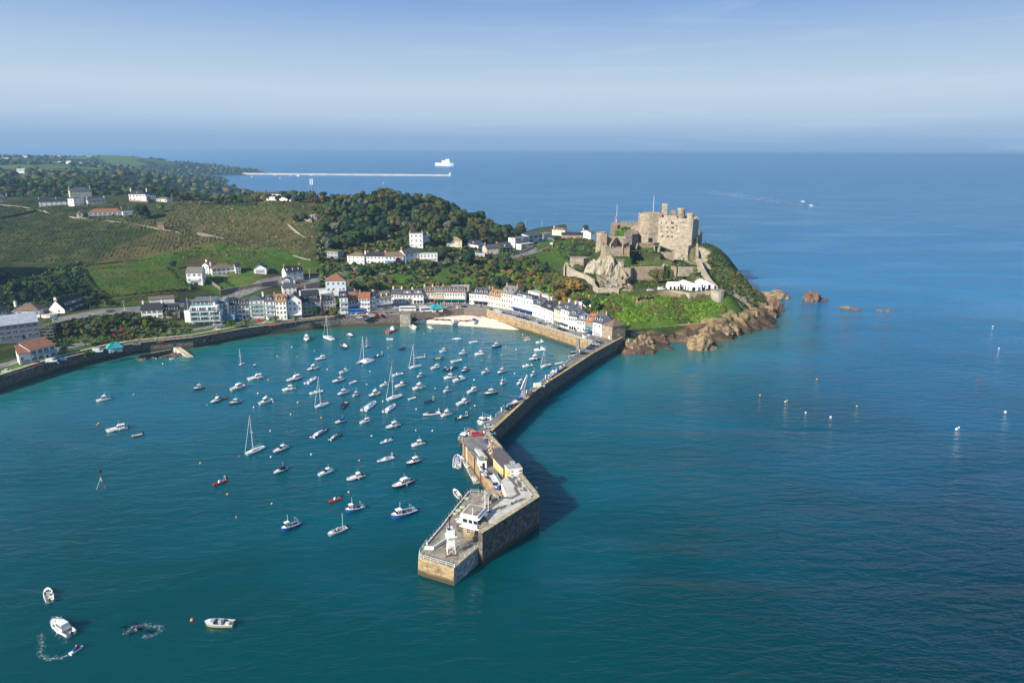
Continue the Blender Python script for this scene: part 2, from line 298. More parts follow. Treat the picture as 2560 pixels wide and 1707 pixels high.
# colour zones: polygon in photo pixels + the height they lie at, colour
ZONES = [
 ([(-200,640),(0,640),(200,650),(400,638),(560,625),(700,640),(790,655),(720,600),(560,590),(400,560),(260,535),(120,520),(0,540),(-200,560)], 31, (.045,.062,.022)),      # rough hillside
 ([(430,600),(560,612),(700,645),(840,655),(800,600),(790,540),(700,505),(500,512),(420,530),(400,575)], 44, (.085,.085,.035)),           # upper bank, dry grass
 ([(300,620),(450,600),(620,640),(480,655),(200,668),(180,660)], 26, (.10,.085,.035)),
 ([(205,676),(240,668),(350,655),(560,640),(700,645),(830,668),(700,676),(600,690),(520,650),(460,662),(440,690),(480,722),(460,728),(330,742),(240,750),(215,722)], 19.5, (.062,.125,.018)),
 ([(215,745),(330,737),(460,722),(480,727),(460,732),(330,747),(230,757)], 16.5, (.055,.06,.025)),
 ([(525,688),(650,690),(660,715),(560,722),(500,705)], 17, (.06,.13,.02)),
 ([(780,520),(640,505),(500,508),(560,514),(700,518)], 58, (.07,.10,.03)),
 ([(935,668),(1010,665),(1200,672),(1240,660),(1200,655),(1060,648),(1400,620),(1460,640),(1440,660),(1300,666),(1230,685),(1140,690),(1010,705),(930,708),(900,690)], 20, (.070,.135,.022)),
 ([(1220,650),(1330,640),(1410,645),(1420,670),(1330,672),(1230,668)], 22, (.075,.145,.022)),
 ([(760,690),(890,678),(880,700),(780,715)], 17, (.085,.10,.035)),
 ([(1380,655),(1450,650),(1470,690),(1420,700)], 24, (.09,.10,.04)),
 ([(1520,760),(1580,750),(1560,800),(1500,790),(1480,765)], 16, (.06,.115,.02)),
]
def base_col(x, y, z):
    n1 = fbm(x/35, y/35, 5.5)[:, None]; n2 = fbm(x/7, y/7, 2.2)[:, None]
    scr = np.array([.04, .055, .02]); dry = np.array([.14, .115, .055]); gr = np.array([.055, .09, .022])
    t = np.clip(.4+n1*1.2+n2*.9, 0, 1); col = scr*(1-t)+gr*t; t2 = np.clip((n2-.12)*2.5, 0, .5); col = col*(1-t2)+dry*t2
    for poly, pz, c in ZONES:
        P = [W(p[0], p[1], pz) for p in poly]; jx = fbm(x/6, y/6, 7.7)*3; jy = fbm(x/6, y/6, 11.7)*3
        k = inpoly(x+jx*.5, y+jy*.5, P)
        v = (1+.35*n2[k]+.25*n1[k]); cc = np.array(c)*v
        tt = np.clip((n2[k]*1.1+n1[k]*.9-.12)*2, 0, .45); col[k] = cc*(1-tt)+np.array([.13, .105, .04])*tt
    return col
m_ground = mat('ground_cover', (1.2, 1.18, 1.12), rough=.95, col2=(.66, .68, .6), scale=.55, detail=6, attr='col', spec=.05, bump=.5)
X, Y, Fc = grid(-760, 70, 150, 1080, 2.5)
Zh = height(X, Y); c = base_col(X, Y, Zh)
ctr = np.stack([X[Fc].mean(1), Y[Fc].mean(1)], 1); inh = (ctr[:, 0] > HEAD[0]) & (ctr[:, 0] < HEAD[1]) & (ctr[:, 1] > HEAD[2]) & (ctr[:, 1] < HEAD[3])
keep = (~inh) & (Zh[Fc].max(1) > -5.9)
me = fastmesh('ground', np.stack([X, Y, Zh], 1), Fc[keep], [m_ground], smooth=True, attr=np.concatenate([c, np.ones((len(c), 1))], 1))
o = bpy.data.objects.new('ground', me); COL.objects.link(o); tag(o, kind='structure')
# headland with its rocks
X, Y, Fc = grid(HEAD[0], HEAD[1], HEAD[2], HEAD[3], 1.2)
Zh = height(X, Y); m = rockmask(X, Y, base_h(X, Y))
rough = fbm(X/5, Y/5, Zh/4, 4)
gx = X+m*fbm(X/6, Y/6, Zh/5+9)*5; gy = Y+m*fbm(X/6, Y/6, Zh/5+21)*5
edge = np.minimum(np.minimum(X-HEAD[0], 999), 3)/3; gx = X+(gx-X)*edge; gy = Y+(gy-Y)*edge
c = base_col(X, Y, Zh); n2 = fbm(X/9, Y/9, 2.2)
lime = np.clip((Y < 445)*(X < 150)*(Zh > 7)*(.75+n2), 0, 1)[:, None]; c = c*(1-lime)+np.array([.075, .145, .02])*(1+.4*fbm(X/8, Y/8, 40)[:, None])*lime
hi = (Zh > 11)[:, None]; cream = np.array([.40, .355, .265])*(1+.45*rough[:, None]); och = np.array([.34, .245, .13])*(1+.5*rough[:, None]); brn = np.array([.10, .074, .050])*(1+.5*rough[:, None])
t = np.clip((Zh-4.2+4*rough)/4.2, 0, 1)[:, None]; low = brn*(1-t)+och*t; rc = np.where(hi, cream, low)
tt = np.clip((Zh-9)/5, 0, 1)[:, None]; rc = low*(1-tt)+cream*tt
veg = np.clip((fbm(X/6, Y/6, 31)-.12)*5, 0, 1)*(Zh > 10)*(m < .95)
mm = (np.clip(m*1.7-.35, 0, 1)*(1-veg))[:, None]; c = c*(1-mm)+rc*mm
GRS = [([(1590,650),(1690,648),(1700,662),(1690,678),(1640,688),(1585,670)], 33, (.10,.13,.045)), ([(1545,545),(1600,543),(1600,570),(1560,578),(1540,570)], 50, (.055,.15,.02)),
       ([(1598,605),(1625,610),(1610,618)], 41, (.055,.15,.02)), ([(1560,722),(1600,715),(1800,710),(1815,735),(1750,742),(1600,748)], 23, (.10,.11,.04)), ([(1590,741),(1660,727),(1700,725),(1700,733),(1640,744),(1600,752)], 22.5, (.34,.26,.15)), ([(1500,690),(1478,672),(1500,655),(1540,650),(1560,690),(1548,712),(1510,708)], 25, (.42,.37,.28))]
for poly, pz, cc in GRS:
    k = inpoly(X, Y, WP(poly, pz)); k = k & (np.abs(Zh-pz) < (1.5 if pz == 22.5 else 7)); c[k] = np.array(cc)*(1+.3*n2[k][:, None])
keep = Zh[Fc].max(1) > -5.9
me = fastmesh('headland', np.stack([gx, gy, Zh], 1), Fc[keep], [m_ground], smooth=False, attr=np.concatenate([c, np.ones((len(c), 1))], 1))
o = bpy.data.objects.new('headland', me); COL.objects.link(o); tag(o, kind='structure')
def G(px, py, lo=0.0):       # where the photo's line of sight meets the ground
    d = ray(px, py); t0 = 180.0; ts = np.arange(250, 1500, 3.0)/d.y
    xs = d.x*ts; ys = d.y*ts; zs = CAMH+d.z*ts; h = terr(xs, ys, base_h(xs, ys)); h = np.where((h < 7) & (h > 5), ZQ, h)
    for i in range(len(ts)):
        if zs[i] <= max(h[i], lo): return Vector((xs[i], ys[i], max(h[i], lo)))
    return Vector((xs[-1], ys[-1], zs[-1]))
# ---------------- far coast ----------------
FC = [(-100,478,55),(0,478,55),(0,455,60),(100,440,60),(250,445,58),(400,450,50),(440,462,40),(0,430,62),(200,425,62),(350,425,50),(480,468,25),(0,405,72),(200,405,66),(350,410,55),(450,418,38),(530,420,30),(580,426,16),(612,431,5),
      (0,392,82),(200,395,78),(350,401,70),(460,408,50),(540,415,34),(-200,395,80),(-200,440,62),(300,440,50),(420,436,25),(520,436,6),(600,437,1),(450,436,15)]
FCW = np.array([tuple(W(*q)) for q in FC]+[(-430,1300,0),(-480,1700,-8),(-700,2000,-8),(-900,2300,-8),(-1000,2700,-10),(-1200,3200,-8),(-1300,3600,-8),(-1350,4000,-8),(-1700,4300,-8),(-3500,4600,60),(-4000,3500,75),(-3500,2000,60),(-2500,1200,55),(-500,1080,40),(-900,1080,50),(-420,1500,-8),(-300,1200,-8),(-400,1080,20)])
_SB = (_SOL, _PP); _SF = _tps_fit(FCW)
def far_h(x, y):
    global _SOL, _PP
    _SOL, _PP = _SF; r = base_h(x, y); _SOL, _PP = _SB
    return r+fbm(x/130, y/130, 4)*7
X, Y, Fc = grid(-3800, -300, 1070, 4500, 22)
Zf = far_h(X, Y); n1 = fbm(X/160, Y/160, 6)[:, None]; n2 = fbm(X/40, Y/40, 8)[:, None]
c = np.array([.035, .05, .028])*(1+.5*n2)+0*n1
cx = np.floor(X/420+fbm(X/260, Y/260, 9)*1.5); cy = np.floor(Y/700+fbm(X/260, Y/260, 19)*1.5); hsh = (np.sin(cx*12.9898+cy*78.233)*43758.5) % 1
fld = ((hsh > .40) & (Zf > 45) & (Y > 1700))[:, None]; c = np.where(fld, np.array([.12, .19, .06])*(1+.5*(hsh[:, None]-.75)), c)
keep = Zf[Fc].max(1) > -4
me = fastmesh('hills', np.stack([X, Y, Zf], 1), Fc[keep], [m_ground], smooth=True, attr=np.concatenate([c, np.ones((len(c), 1))], 1))
o = bpy.data.objects.new('hills', me); COL.objects.link(o); tag(o, kind='structure')
FARZ = (X, Y, Zf, fld[:, 0])
# ---------------- sea ----------------
def sea_mat():
    m = bpy.data.materials.new('sea_water'); m.use_nodes = True; n = m.node_tree.nodes; l = m.node_tree.links; b = n['Principled BSDF']
    b.subsurface_method = 'BURLEY' if hasattr(b, 'subsurface_method') else None; b.inputs['Subsurface Weight'].default_value = .75; b.inputs['Subsurface Radius'].default_value = (1, 2, 2.4); b.inputs['Subsurface Scale'].default_value = 4.0
    b.inputs['Roughness'].default_value = .08; b.inputs['IOR'].default_value = 1.33; b.inputs['Specular IOR Level'].default_value = .55; b.inputs['Specular Tint'].default_value = (.42, .82, 1, 1)
    g = n.new('ShaderNodeNewGeometry'); sx = n.new('ShaderNodeSeparateXYZ'); l.new(g.outputs['Position'], sx.inputs[0])
    def nz(sc, det, stretch, rot=0, dist=0.0):
        mp = n.new('ShaderNodeMapping'); mp.inputs['Scale'].default_value = stretch; mp.inputs['Rotation'].default_value = (0, 0, rot); l.new(g.outputs['Position'], mp.inputs[0])
        t = n.new('ShaderNodeTexNoise'); t.inputs['Scale'].default_value = sc; t.inputs['Detail'].default_value = det; t.inputs['Distortion'].default_value = dist; l.new(mp.outputs[0], t.inputs['Vector']); return t.outputs[0]
    def mr(inp, a, b_, c=0, d=1):
        r = n.new('ShaderNodeMapRange'); r.inputs[1].default_value = a; r.inputs[2].default_value = b_; r.inputs[3].default_value = c; r.inputs[4].default_value = d; l.new(inp, r.inputs[0]); return r.outputs[0]
    def mix(f, c1, c2):
        x = n.new('ShaderNodeMixRGB'); l.new(f, x.inputs[0])
        for i, cc in ((1, c1), (2, c2)):
            if isinstance(cc, tuple): x.inputs[i].default_value = (*cc, 1)
            else: l.new(cc, x.inputs[i])
        return x.outputs[0]
    def ma(op, a, b_=None):
        x = n.new('ShaderNodeMath'); x.operation = op
        for i, cc in enumerate((a, b_)):
            if cc is None: continue
            if isinstance(cc, (int, float)): x.inputs[i].default_value = cc
            else: l.new(cc, x.inputs[i])
        return x.outputs[0]
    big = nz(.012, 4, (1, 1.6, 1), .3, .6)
    teal = mix(mr(ma('ADD', sx.outputs[1], ma('MULTIPLY', ma('SUBTRACT', big, .5), 260)), 150, 400), SEA[0], SEA[1])                     # sheltered bay; brighter farther off, sky reflection put into the colour
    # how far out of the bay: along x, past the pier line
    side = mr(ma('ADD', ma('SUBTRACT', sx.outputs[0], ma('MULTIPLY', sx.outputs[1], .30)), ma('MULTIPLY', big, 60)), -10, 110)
    deep = mix(mr(ma('ADD', sx.outputs[1], ma('MULTIPLY', ma('SUBTRACT', big, .5), 200)), 140, 560), SEA[2], SEA[3])  # dark near, bright blue far: painted stand-in for sky reflection at grazing view
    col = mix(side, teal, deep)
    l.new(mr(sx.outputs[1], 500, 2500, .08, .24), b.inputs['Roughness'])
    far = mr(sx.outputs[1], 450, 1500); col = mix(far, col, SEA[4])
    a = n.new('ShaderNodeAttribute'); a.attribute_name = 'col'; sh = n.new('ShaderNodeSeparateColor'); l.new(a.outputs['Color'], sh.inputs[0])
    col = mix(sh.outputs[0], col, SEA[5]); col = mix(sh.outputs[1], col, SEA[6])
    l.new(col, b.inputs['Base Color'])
    # ripples: fine chop + longer swell, rougher outside the harbour
    w1 = nz(.55, 3, (1, 2.2, 1), .35, .4); w2 = nz(.12, 3, (1, 2.6, 1), -.3, .5); w3 = nz(1.6, 2, (1, 1.8, 1), .1); w4 = nz(.02, 3, (1, 3, 1), .12, .5)
    hgt = ma('ADD', ma('ADD', ma('MULTIPLY', w1, .42), ma('MULTIPLY', w2, 1.7)), ma('ADD', ma('MULTIPLY', w3, .07), ma('MULTIPLY', w4, 1.4)))
    amp = ma('ADD', .24, ma('MULTIPLY', ma('MAXIMUM', side, far), 1.0)); amp = ma('MULTIPLY', amp, mr(nz(.006, 3, (1, 2.5, 1), .1, 1.0), .35, .65, .35, 1.6))
    bp = n.new('ShaderNodeBump'); bp.inputs['Strength'].default_value = 1.0; bp.inputs['Distance'].default_value = 1.0
    l.new(ma('MULTIPLY', hgt, amp), bp.inputs['Height']); l.new(bp.outputs[0], b.inputs['Normal'])
    return m
SEA = [(.0, .055, .064), (.0, .130, .195), (.0, .030, .048), (.008, .19, .40), (.008, .14, .31), (.02, .17, .15), (.055, .14, .085)]  # near/far pairs for bay and open sea carry painted sky reflection
# shallows as a vertex attribute on the sea sheet: r = green shallows, g = sandy shallows
xs = np.concatenate([[-150000, -60000, -20000, -8000, -3000, -1200, -600], np.arange(-400, 261, 6.0), [400, 800, 2000, 6000, 20000, 60000, 150000]])
ys = np.concatenate([[-3000, -600, 0, 60], np.arange(100, 560, 6.0), [600, 700, 900, 1300, 2200, 4000, 8000, 20000, 60000, 150000]])
X, Y = np.meshgrid(xs, ys); ny, nx = X.shape; X = X.ravel(); Y = Y.ravel(); i = np.arange(nx*ny).reshape(ny, nx)
Fc = np.stack([i[:-1, :-1].ravel(), i[:-1, 1:].ravel(), i[1:, 1:].ravel(), i[1:, :-1].ravel()], 1)
dl = segd(X, Y, WALL_L); dq = segd(X, Y, WALL_B+[WALL_Q[1]]); dc = segd(X, Y, [W(1560,890), W(1640,900), W(1720,880), W(1780,890), W(1850,850), W(1940,800)])
nn = fbm(X/40, Y/40, 3)
green = np.clip(1-dl/(55+30*nn), 0, 1)*.75; sandy = np.maximum(np.clip(1-dq/(26+14*nn), 0, 1)**1.2*.9, np.clip(1-dl/11, 0, 1)*.8)
sandy = np.maximum(sandy, np.clip(1-dc/(22+18*nn), 0, 1)*.45); green = np.maximum(green, np.clip(1-dc/(60+40*nn), 0, 1)*.5)
A = np.stack([green, sandy, 0*X, 1+0*X], 1)
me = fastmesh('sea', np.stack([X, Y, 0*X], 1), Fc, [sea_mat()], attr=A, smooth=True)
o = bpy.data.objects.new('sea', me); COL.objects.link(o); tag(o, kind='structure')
# ---------------- haze ----------------
hm = bpy.data.materials.new('haze_air'); hm.use_nodes = True; n = hm.node_tree.nodes; n.remove(n['Principled BSDF'])
pv = n.new('ShaderNodeVolumePrincipled'); pv.inputs['Color'].default_value = (.38, .68, 1, 1); pv.inputs['Density'].default_value = 1.15e-4; pv.inputs['Anisotropy'].default_value = .2
hm.node_tree.links.new(pv.outputs[0], n['Material Output'].inputs['Volume'])
b = MB(); b.box(-160000, 160000, -4000, 160000, -9, 124, hm); tag(b.obj('haze'), kind='stuff')
def proj(p):
    d = Vector(p)-Vector((0, 0, CAMH)); f = Vector(_f); t = d.dot(f)
    r = Vector(_r); u = Vector(_u)
    return (CX+F*d.dot(r)/t, CY-F*d.dot(u)/t)
LAB = []
def reg(o, label, px=None): o['label'] = label; LAB.append(o); return o
def thing(name, loc, rz, label, cat, group=None):
    o = empty(name, loc, rz, label, cat, group); LAB.append(o); return o
def P3(k, x, y, z): return W(*Z(k, x, y), z)
def wallrun(mb, pts, th, m, cren=0, side=1, cop=None):
    """pts: (x,y,z_top,z_bottom) world; wall of thickness th to the left of travel * side"""
    n = len(pts); off = []
    for i in range(n):
        a = Vector(pts[max(0, i-1)][:2]); b = Vector(pts[min(n-1, i+1)][:2]); d = (b-a).normalized(); off.append(Vector((-d.y, d.x))*th*side)
    for i in range(n-1):
        a, b = pts[i], pts[i+1]; oa, ob = off[i], off[i+1]
        q = [(a[0], a[1]), (b[0], b[1]), (b[0]+ob.x, b[1]+ob.y), (a[0]+oa.x, a[1]+oa.y)]
        zt = [a[2], b[2], b[2], a[2]]; zb = [a[3], b[3], b[3], a[3]]
        if side < 0: q = q[::-1]; zt = zt[::-1]; zb = zb[::-1]
        mb.prism(q, zb, zt, m, cop)
        if cren:
            A = Vector((a[0], a[1], a[2])); B = Vector((b[0], b[1], b[2])); L = (B-A).length; k = max(1, int(L/(cren*2.2))); d = (B-A)/L; o2 = oa.normalized()*min(th, .7)
            for j in range(k):
                s = A+d*((j+.3)*L/k); e = s+d*cren*1.1
                qq = [(s.x, s.y), (e.x, e.y), (e.x+o2.x, e.y+o2.y), (s.x+o2.x, s.y+o2.y)]
                if side < 0: qq = qq[::-1]
                mb.prism(qq, min(s.z, e.z)-.1, max(s.z, e.z)+cren*.8, m)
def ngon(cx, cy, r, n, a0=0): return [(cx+r*math.cos(a0+2*math.pi*i/n), cy+r*math.sin(a0+2*math.pi*i/n)) for i in range(n)]
m_wallst = mat('dark_granite', (.19, .17, .155), rough=.9, var=.45, scale=.9, detail=7, brick=(1.5, .7), bump=.15, tide=1.6)
m_quayst = mat('ochre_granite', (.50, .38, .22), rough=.9, scale=.55, detail=8, col2=(.24, .17, .10), brick=(1.8, .8), bump=.1, tide=1.5)
m_rubble = mat('rubble_stone', (.30, .24, .19), rough=.95, scale=2.2, col2=(.10, .085, .075), bump=.5, tide=1.3)
m_cope = mat('coping_stone', (.46, .40, .26), rough=.9, var=.25, scale=.6)
m_yellow = mat('lichen_coping', (.52, .40, .16), rough=.9, var=.25, scale=.6)
m_asph = mat('asphalt', (.21, .20, .185), rough=.9, var=.22, scale=.25)
m_conc = mat('concrete', (.30, .275, .22), rough=.9, var=.3, scale=.45, detail=6)
m_pave = mat('pale_paving', (.56, .54, .48), rough=.9, var=.12, scale=.5)
m_sand = mat('sand', (.80, .71, .56), rough=1, var=.12, scale=.25)
m_weed = mat('seaweed', (.07, .055, .03), rough=.9, var=.5, scale=1)
m_white = mat('white_paint', (.80, .79, .76), rough=.5, var=.04, scale=.8)
m_line = mat('road_marking', (.7, .7, .68), rough=.7, var=.1, scale=2)
m_grass = mat('lawn', (.075, .17, .02), rough=.95, var=.25, scale=.4)
m_wood = mat('timber', (.22, .13, .07), rough=.8, var=.3, scale=2)
m_dark = mat('dark_opening', (.02, .022, .026), rough=.4)
m_metal = mat('galvanised_steel', (.42, .44, .46), rough=.45, var=.1, metal=.6)
m_rust = mat('rusty_steel', (.16, .06, .03), rough=.8, var=.4, scale=3)
# ---- sea walls ----
def P2(v): return (v.x, v.y)
mb = MB(); L = WALL_L
mb_ = [(p.x, p.y, ZQ+1.0, -3) for p in L]; wallrun(mb, mb_, 2.4, m_wallst, side=1, cop=m_cope)
o = mb.obj('sea_wall'); tag(o, 'long curved dark granite sea wall along the left shore of the bay', 'sea wall'); LAB.append(o)
wl = o
# rubble revetment at its foot (right half)
pts = WP([(505,858),(560,850),(620,840),(740,826),(850,814),(960,803),(1000,799)], 0); top = WP([(505,852),(560,834),(620,823),(740,810),(850,799),(960,792),(1000,788)], 4.2)
V = []; Fq = []; n = 90; k = 7
for i in range(n+1):
    t = i/n*(len(pts)-1); a = min(int(t), len(pts)-2); u = t-a; p = pts[a].lerp(pts[a+1], u); q = top[a].lerp(top[a+1], u)
    for j in range(k+1):
        s = j/k; c = p.lerp(q, s); c.z = -1.2+5.4*s; jit = RNG.normal(0, .28, 3); V.append((c.x+jit[0], c.y+jit[1]-(1-s)*1.2, c.z+jit[2]))
for i in range(n):
    for j in range(k): a = i*(k+1)+j; Fq.append((a, a+k+1, a+k+2, a+1))
me = fastmesh('stone_revetment', V, Fq, [m_rubble]); o = bpy.data.objects.new('stone_revetment', me); COL.objects.link(o)
tag(o, 'sloping bank of rubble stones against the sea wall below the car park', 'stone bank'); LAB.append(o)
# quay (esplanade) ground sheet, road, lawn strip
def sheet(name, pts, z, m, kind='structure'):
    mb = MB(); mb.add([(p[0], p[1], z) for p in pts], [tuple(range(len(pts)))], m); o = mb.obj(name); tag(o, kind=kind); return o
fr = [tuple(W(*q)[:2]) for q in FRONT]
def band(name, A, B, z, m):
    mb = MB(); n = 40
    def at(Pl, t):
        d = [0]
        for i in range(len(Pl)-1): d.append(d[-1]+math.hypot(Pl[i+1][0]-Pl[i][0], Pl[i+1][1]-Pl[i][1]))
        s = t*d[-1]
        for i in range(len(Pl)-1):
            if s <= d[i+1]+1e-9: u = (s-d[i])/(d[i+1]-d[i]+1e-9); return (Pl[i][0]*(1-u)+Pl[i+1][0]*u, Pl[i][1]*(1-u)+Pl[i+1][1]*u)
        return Pl[-1]
    for i in range(n):
        a, b, c, d = at(A, i/n), at(A, (i+1)/n), at(B, (i+1)/n), at(B, i/n)
        zz = z if not callable(z) else None
        q = [(p[0], p[1], z(*p) if callable(z) else z) for p in (a, b, c, d)]
        if (b[0]-a[0])*(d[1]-a[1])-(b[1]-a[1])*(d[0]-a[0]) < 0: q = q[::-1]
        mb.add(q, [(0, 1, 2, 3)], m)
    o = mb.obj(name); tag(o, kind='structure'); return o
band('promenade', WP([(-200,985),(0,944),(150,897),(270,869),(350,856),(480,844),(620,819),(740,804),(850,793),(998,786)], ZQ), WP([(-200,978),(0,938),(150,891),(270,864),(350,851),(480,839),(620,814),(740,799),(850,788),(998,782)], ZQ), ZQ+.02, m_cope)
band('lawn_strip', WP([(-200,976),(0,936),(150,889),(270,862),(350,850),(480,838),(620,813),(740,798)], ZQ), WP([(-200,965),(0,924),(150,879),(270,856),(350,843),(480,831),(620,806),(740,790)], ZQ), ZQ+.03, m_grass)
band('coast_road', WP([(-200,963),(0,922),(150,877),(270,852),(350,840),(480,829),(620,804),(740,789),(860,783),(998,781)], ZQ), WP([(-200,948),(0,910),(150,865),(270,845),(350,833),(480,822),(620,797),(740,782),(860,766),(998,759)], ZQ), ZQ+.025, m_asph)
sheet('parking_area', [tuple(v)[:2] for v in WP([(850,784),(998,783),(1160,771),(1216,776),(1331,808),(1480,855),(1552,845),(1552,838),(1500,818),(1350,771),(1240,747),(1200,745),(1000,745),(900,757),(850,767)], ZQ)], ZQ+.05, m_asph)
band('hill_road', WP([(130,806),(230,795),(350,780),(430,765),(520,745),(600,728),(700,709),(850,696),(905,688)], 13), WP([(130,800),(230,785),(350,768),(430,752),(520,737),(600,720),(700,702),(850,692),(905,684)], 13), lambda x, y: H1(x, y)+.35, m_asph)
band('village_road', WP([(860,668),(960,670),(1100,655),(1200,647),(1290,640),(1345,632),(1382,622)], 23), WP([(860,664),(960,666),(1100,650),(1200,643),(1290,634),(1335,622),(1370,600)], 24), lambda x, y: H1(x, y)+.4, m_asph)
band('slipway_road', WP([(1370,600),(1362,585),(1390,585)], 25), WP([(1385,615),(1383,598),(1396,590)], 25), lambda x, y: H1(x, y)+.45, m_asph)
# parking bays
mb = MB()
for i in range(22):
    a = W(1240+i*10, 781.5+i*3.1, ZQ); b = W(1248+i*10, 778+i*3.1, ZQ); d = (b-a).normalized()*.06; nrm = Vector((-d.y, d.x, 0))
    mb.add([a-nrm+Vector((0, 0, .06)), b-nrm+Vector((0, 0, .06)), b+nrm+Vector((0, 0, .06)), a+nrm+Vector((0, 0, .06))], [(0, 3, 2, 1)], m_line)
for i in range(14):
    a = W(1080+i*8, 772, ZQ); b = W(1087+i*8, 766, ZQ); nrm = Vector((.06, 0, 0)); up = Vector((0, 0, .06))
    mb.add([a-nrm+up, a+nrm+up, b+nrm+up, b-nrm+up], [(0, 1, 2, 3)], m_line)
o = mb.obj('parking_lines'); tag(o, kind='structure')
# beach
sp = WP([(935,803),(1000,803),(1100,808),(1200,818),(1300,826),(1350,820)], 0); tp = WP([(998,791),(1010,790),(1060,785),(1160,778),(1216.5,784),(1340,812)], 4)
V = []; Fq = []; n = 50; k = 10
for i in range(n+1):
    t = i/n*5; a = min(int(t), 4); u = t-a; p = sp[a].lerp(sp[a+1], u); q = tp[a].lerp(tp[a+1], u)
    for j in range(k+1):
        s = j/k; c = p.lerp(q, s); V.append((c.x, c.y-(1-s)*3.5, -.7+3.4*s**.8+.08*math.sin(i*.7+j)))
for i in range(n):
    for j in range(k): a = i*(k+1)+j; Fq.append((a, a+k+1, a+k+2, a+1))
me = fastmesh('beach', V, Fq, [m_sand], smooth=True); o = bpy.data.objects.new('beach', me); COL.objects.link(o); tag(o, kind='structure')
mb = MB()
def bz(x, y):
    return None
for (x0, y0, x1, y1, nn_, sp_) in [(1185,790,1245,797,60,2.5),(1240,800,1320,818,60,1.6),(1000,798,1180,803,90,.5)]:
    for _ in range(nn_*3):
        t = random.random(); p = W(x0+(x1-x0)*t, y0+(y1-y0)*t+random.gauss(0, sp_), 1.0); r = random.uniform(.2, .9)
        # height of sand under it
        best = min(range(len(V)), key=lambda i: (V[i][0]-p.x)**2+(V[i][1]-p.y)**2) if _ % 1 == 0 else 0
        z = V[best][2]+.12; a = random.random()*3
        mb.add([(p.x+r*2*math.cos(a+q*1.26)*(.6+.5*random.random()), p.y+r*math.sin(a+q*1.26), z) for q in range(5)], [(0, 1, 2, 3, 4)], m_weed)
o = mb.obj('seaweed'); tag(o, 'dark seaweed lines on the pale sand', 'seaweed', kind='stuff')
# beach wall, block, quay wall
mb = MB(); wallrun(mb, [(p.x, p.y, ZQ+.9, -1) for p in WALL_B], 1.2, m_rubble, side=1, cop=m_cope); o = mb.obj('beach_wall'); tag(o, 'low rough stone wall between the car park and the sandy beach', 'wall'); LAB.append(o)
mb = MB(); a, b = P3('N', 1490, 890, ZQ+1.3), P3('N', 1632, 893, ZQ+1.3); d = (b-a).normalized(); nr = Vector((-d.y, d.x, 0))
mb.prism([(a.x, a.y), (b.x, b.y), (b.x+nr.x*5, b.y+nr.y*5), (a.x+nr.x*5, a.y+nr.y*5)], -1, ZQ+1.3, m_conc); o = mb.obj('slipway_block'); tag(o, 'square buff concrete block where the sea wall meets the beach', 'wall block'); LAB.append(o)
mb = MB(); wallrun(mb, [(p.x, p.y, ZQ+.25, -3) for p in WALL_Q], 2.0, m_quayst, side=1, cop=m_cope)
o = mb.obj('quay_wall'); tag(o, 'sunlit ochre stone quay wall below the row of quayside houses', 'quay wall'); LAB.append(o)
# slanting stair in the quay wall
mb = MB(); a = P3('R', 630, 830, ZQ+.3); b = P3('R', 740, 1015, .1)
for i in range(14):
    p = a.lerp(b, i/14); mb.box(p.x-.9, p.x+.9, p.y-1.4, p.y+.4, -1, ZQ-.2-i*.44, m_conc)
o = mb.obj('quay_steps'); tag(o, 'worn stone steps running down the quay wall to the water', 'steps'); LAB.append(o)
# railing helper
PM_ = {}
def railing(pts, name, label, h=1.05, step=2.2, bars=3, parent=None, r=.045, m=None):
    m = m or m_white; root = parent or thing(name, (0, 0, 0), 0, label, 'railing')
    if h not in PM_: mb = MB(); mb.tube((0, 0, 0), (0, 0, h), r*1.3, m, 5); o = mb.obj('post'); PM_[h] = o.data; bpy.data.objects.remove(o)
    for a, b in zip(pts[:-1], pts[1:]):
        a = Vector(a); b = Vector(b); L = (b-a).length; k = max(1, int(L/step))
        for i in range(k+(b == Vector(pts[-1]))): inst('post', PM_[h], root, a.lerp(b, i/k))
    for j in range(bars):
        mb = MB()
        for a, b in zip(pts[:-1], pts[1:]): z = Vector((0, 0, h*(j+1)/bars)); mb.tube(Vector(a)+z, Vector(b)+z, r, m, 5)
        mb.obj('rail', root)
    return root
railing([(p.x-.2, p.y+.3, ZQ+.25) for p in WALL_Q], 'railing', 'white railing along the top of the ochre quay wall')
railing([(p.x, p.y, ZQ+.1) for p in DECK_I], 'railing', 'long white railing along the harbour side of the pier', step=3)
# ---------------- the pier ----------------
pier = thing('pier', (0, 0, 0), 0, 'long stone pier with a dog-leg curling round the harbour', 'pier')
# long arm: body down to the sea bed, outer battered wall with low parapet
mb = MB()
di = [P2(v) for v in DECK_I]; do = [P2(v) for v in DECK_O]
ci = P3('P', 400, 390, ZQ); ci2 = P3('P', 215, 520, ZQ)
poly = di+[P2(ci), P2(ci2)]
inq = [P3('P', 215, 545, ZQ), P3('P', 470, 870, ZQ), P3('P', 600, 1065, ZQ), P3('P', 720, 1250, ZQ), P3('P', 860, 1400, ZQ), P3('P', 985, 1505, ZQ)]
ou = [P3('P', 780, 372, 8), P3('P', 880, 450, 8.3), P3('P', 1010, 600, 8.8), P3('P', 1300, 960, 9.5), P3('P', 1440, 1170, 10), P3('P', 1760, 1560, 10.2), P3('H', 1925, 185, 10.2)]
Hc = P3('H', 1068, 905, 5)   # where the high wall ends at the head
ou2 = [P3('H', 1800, 265, 10.2), P3('H', 1060, 735, 10.2)]
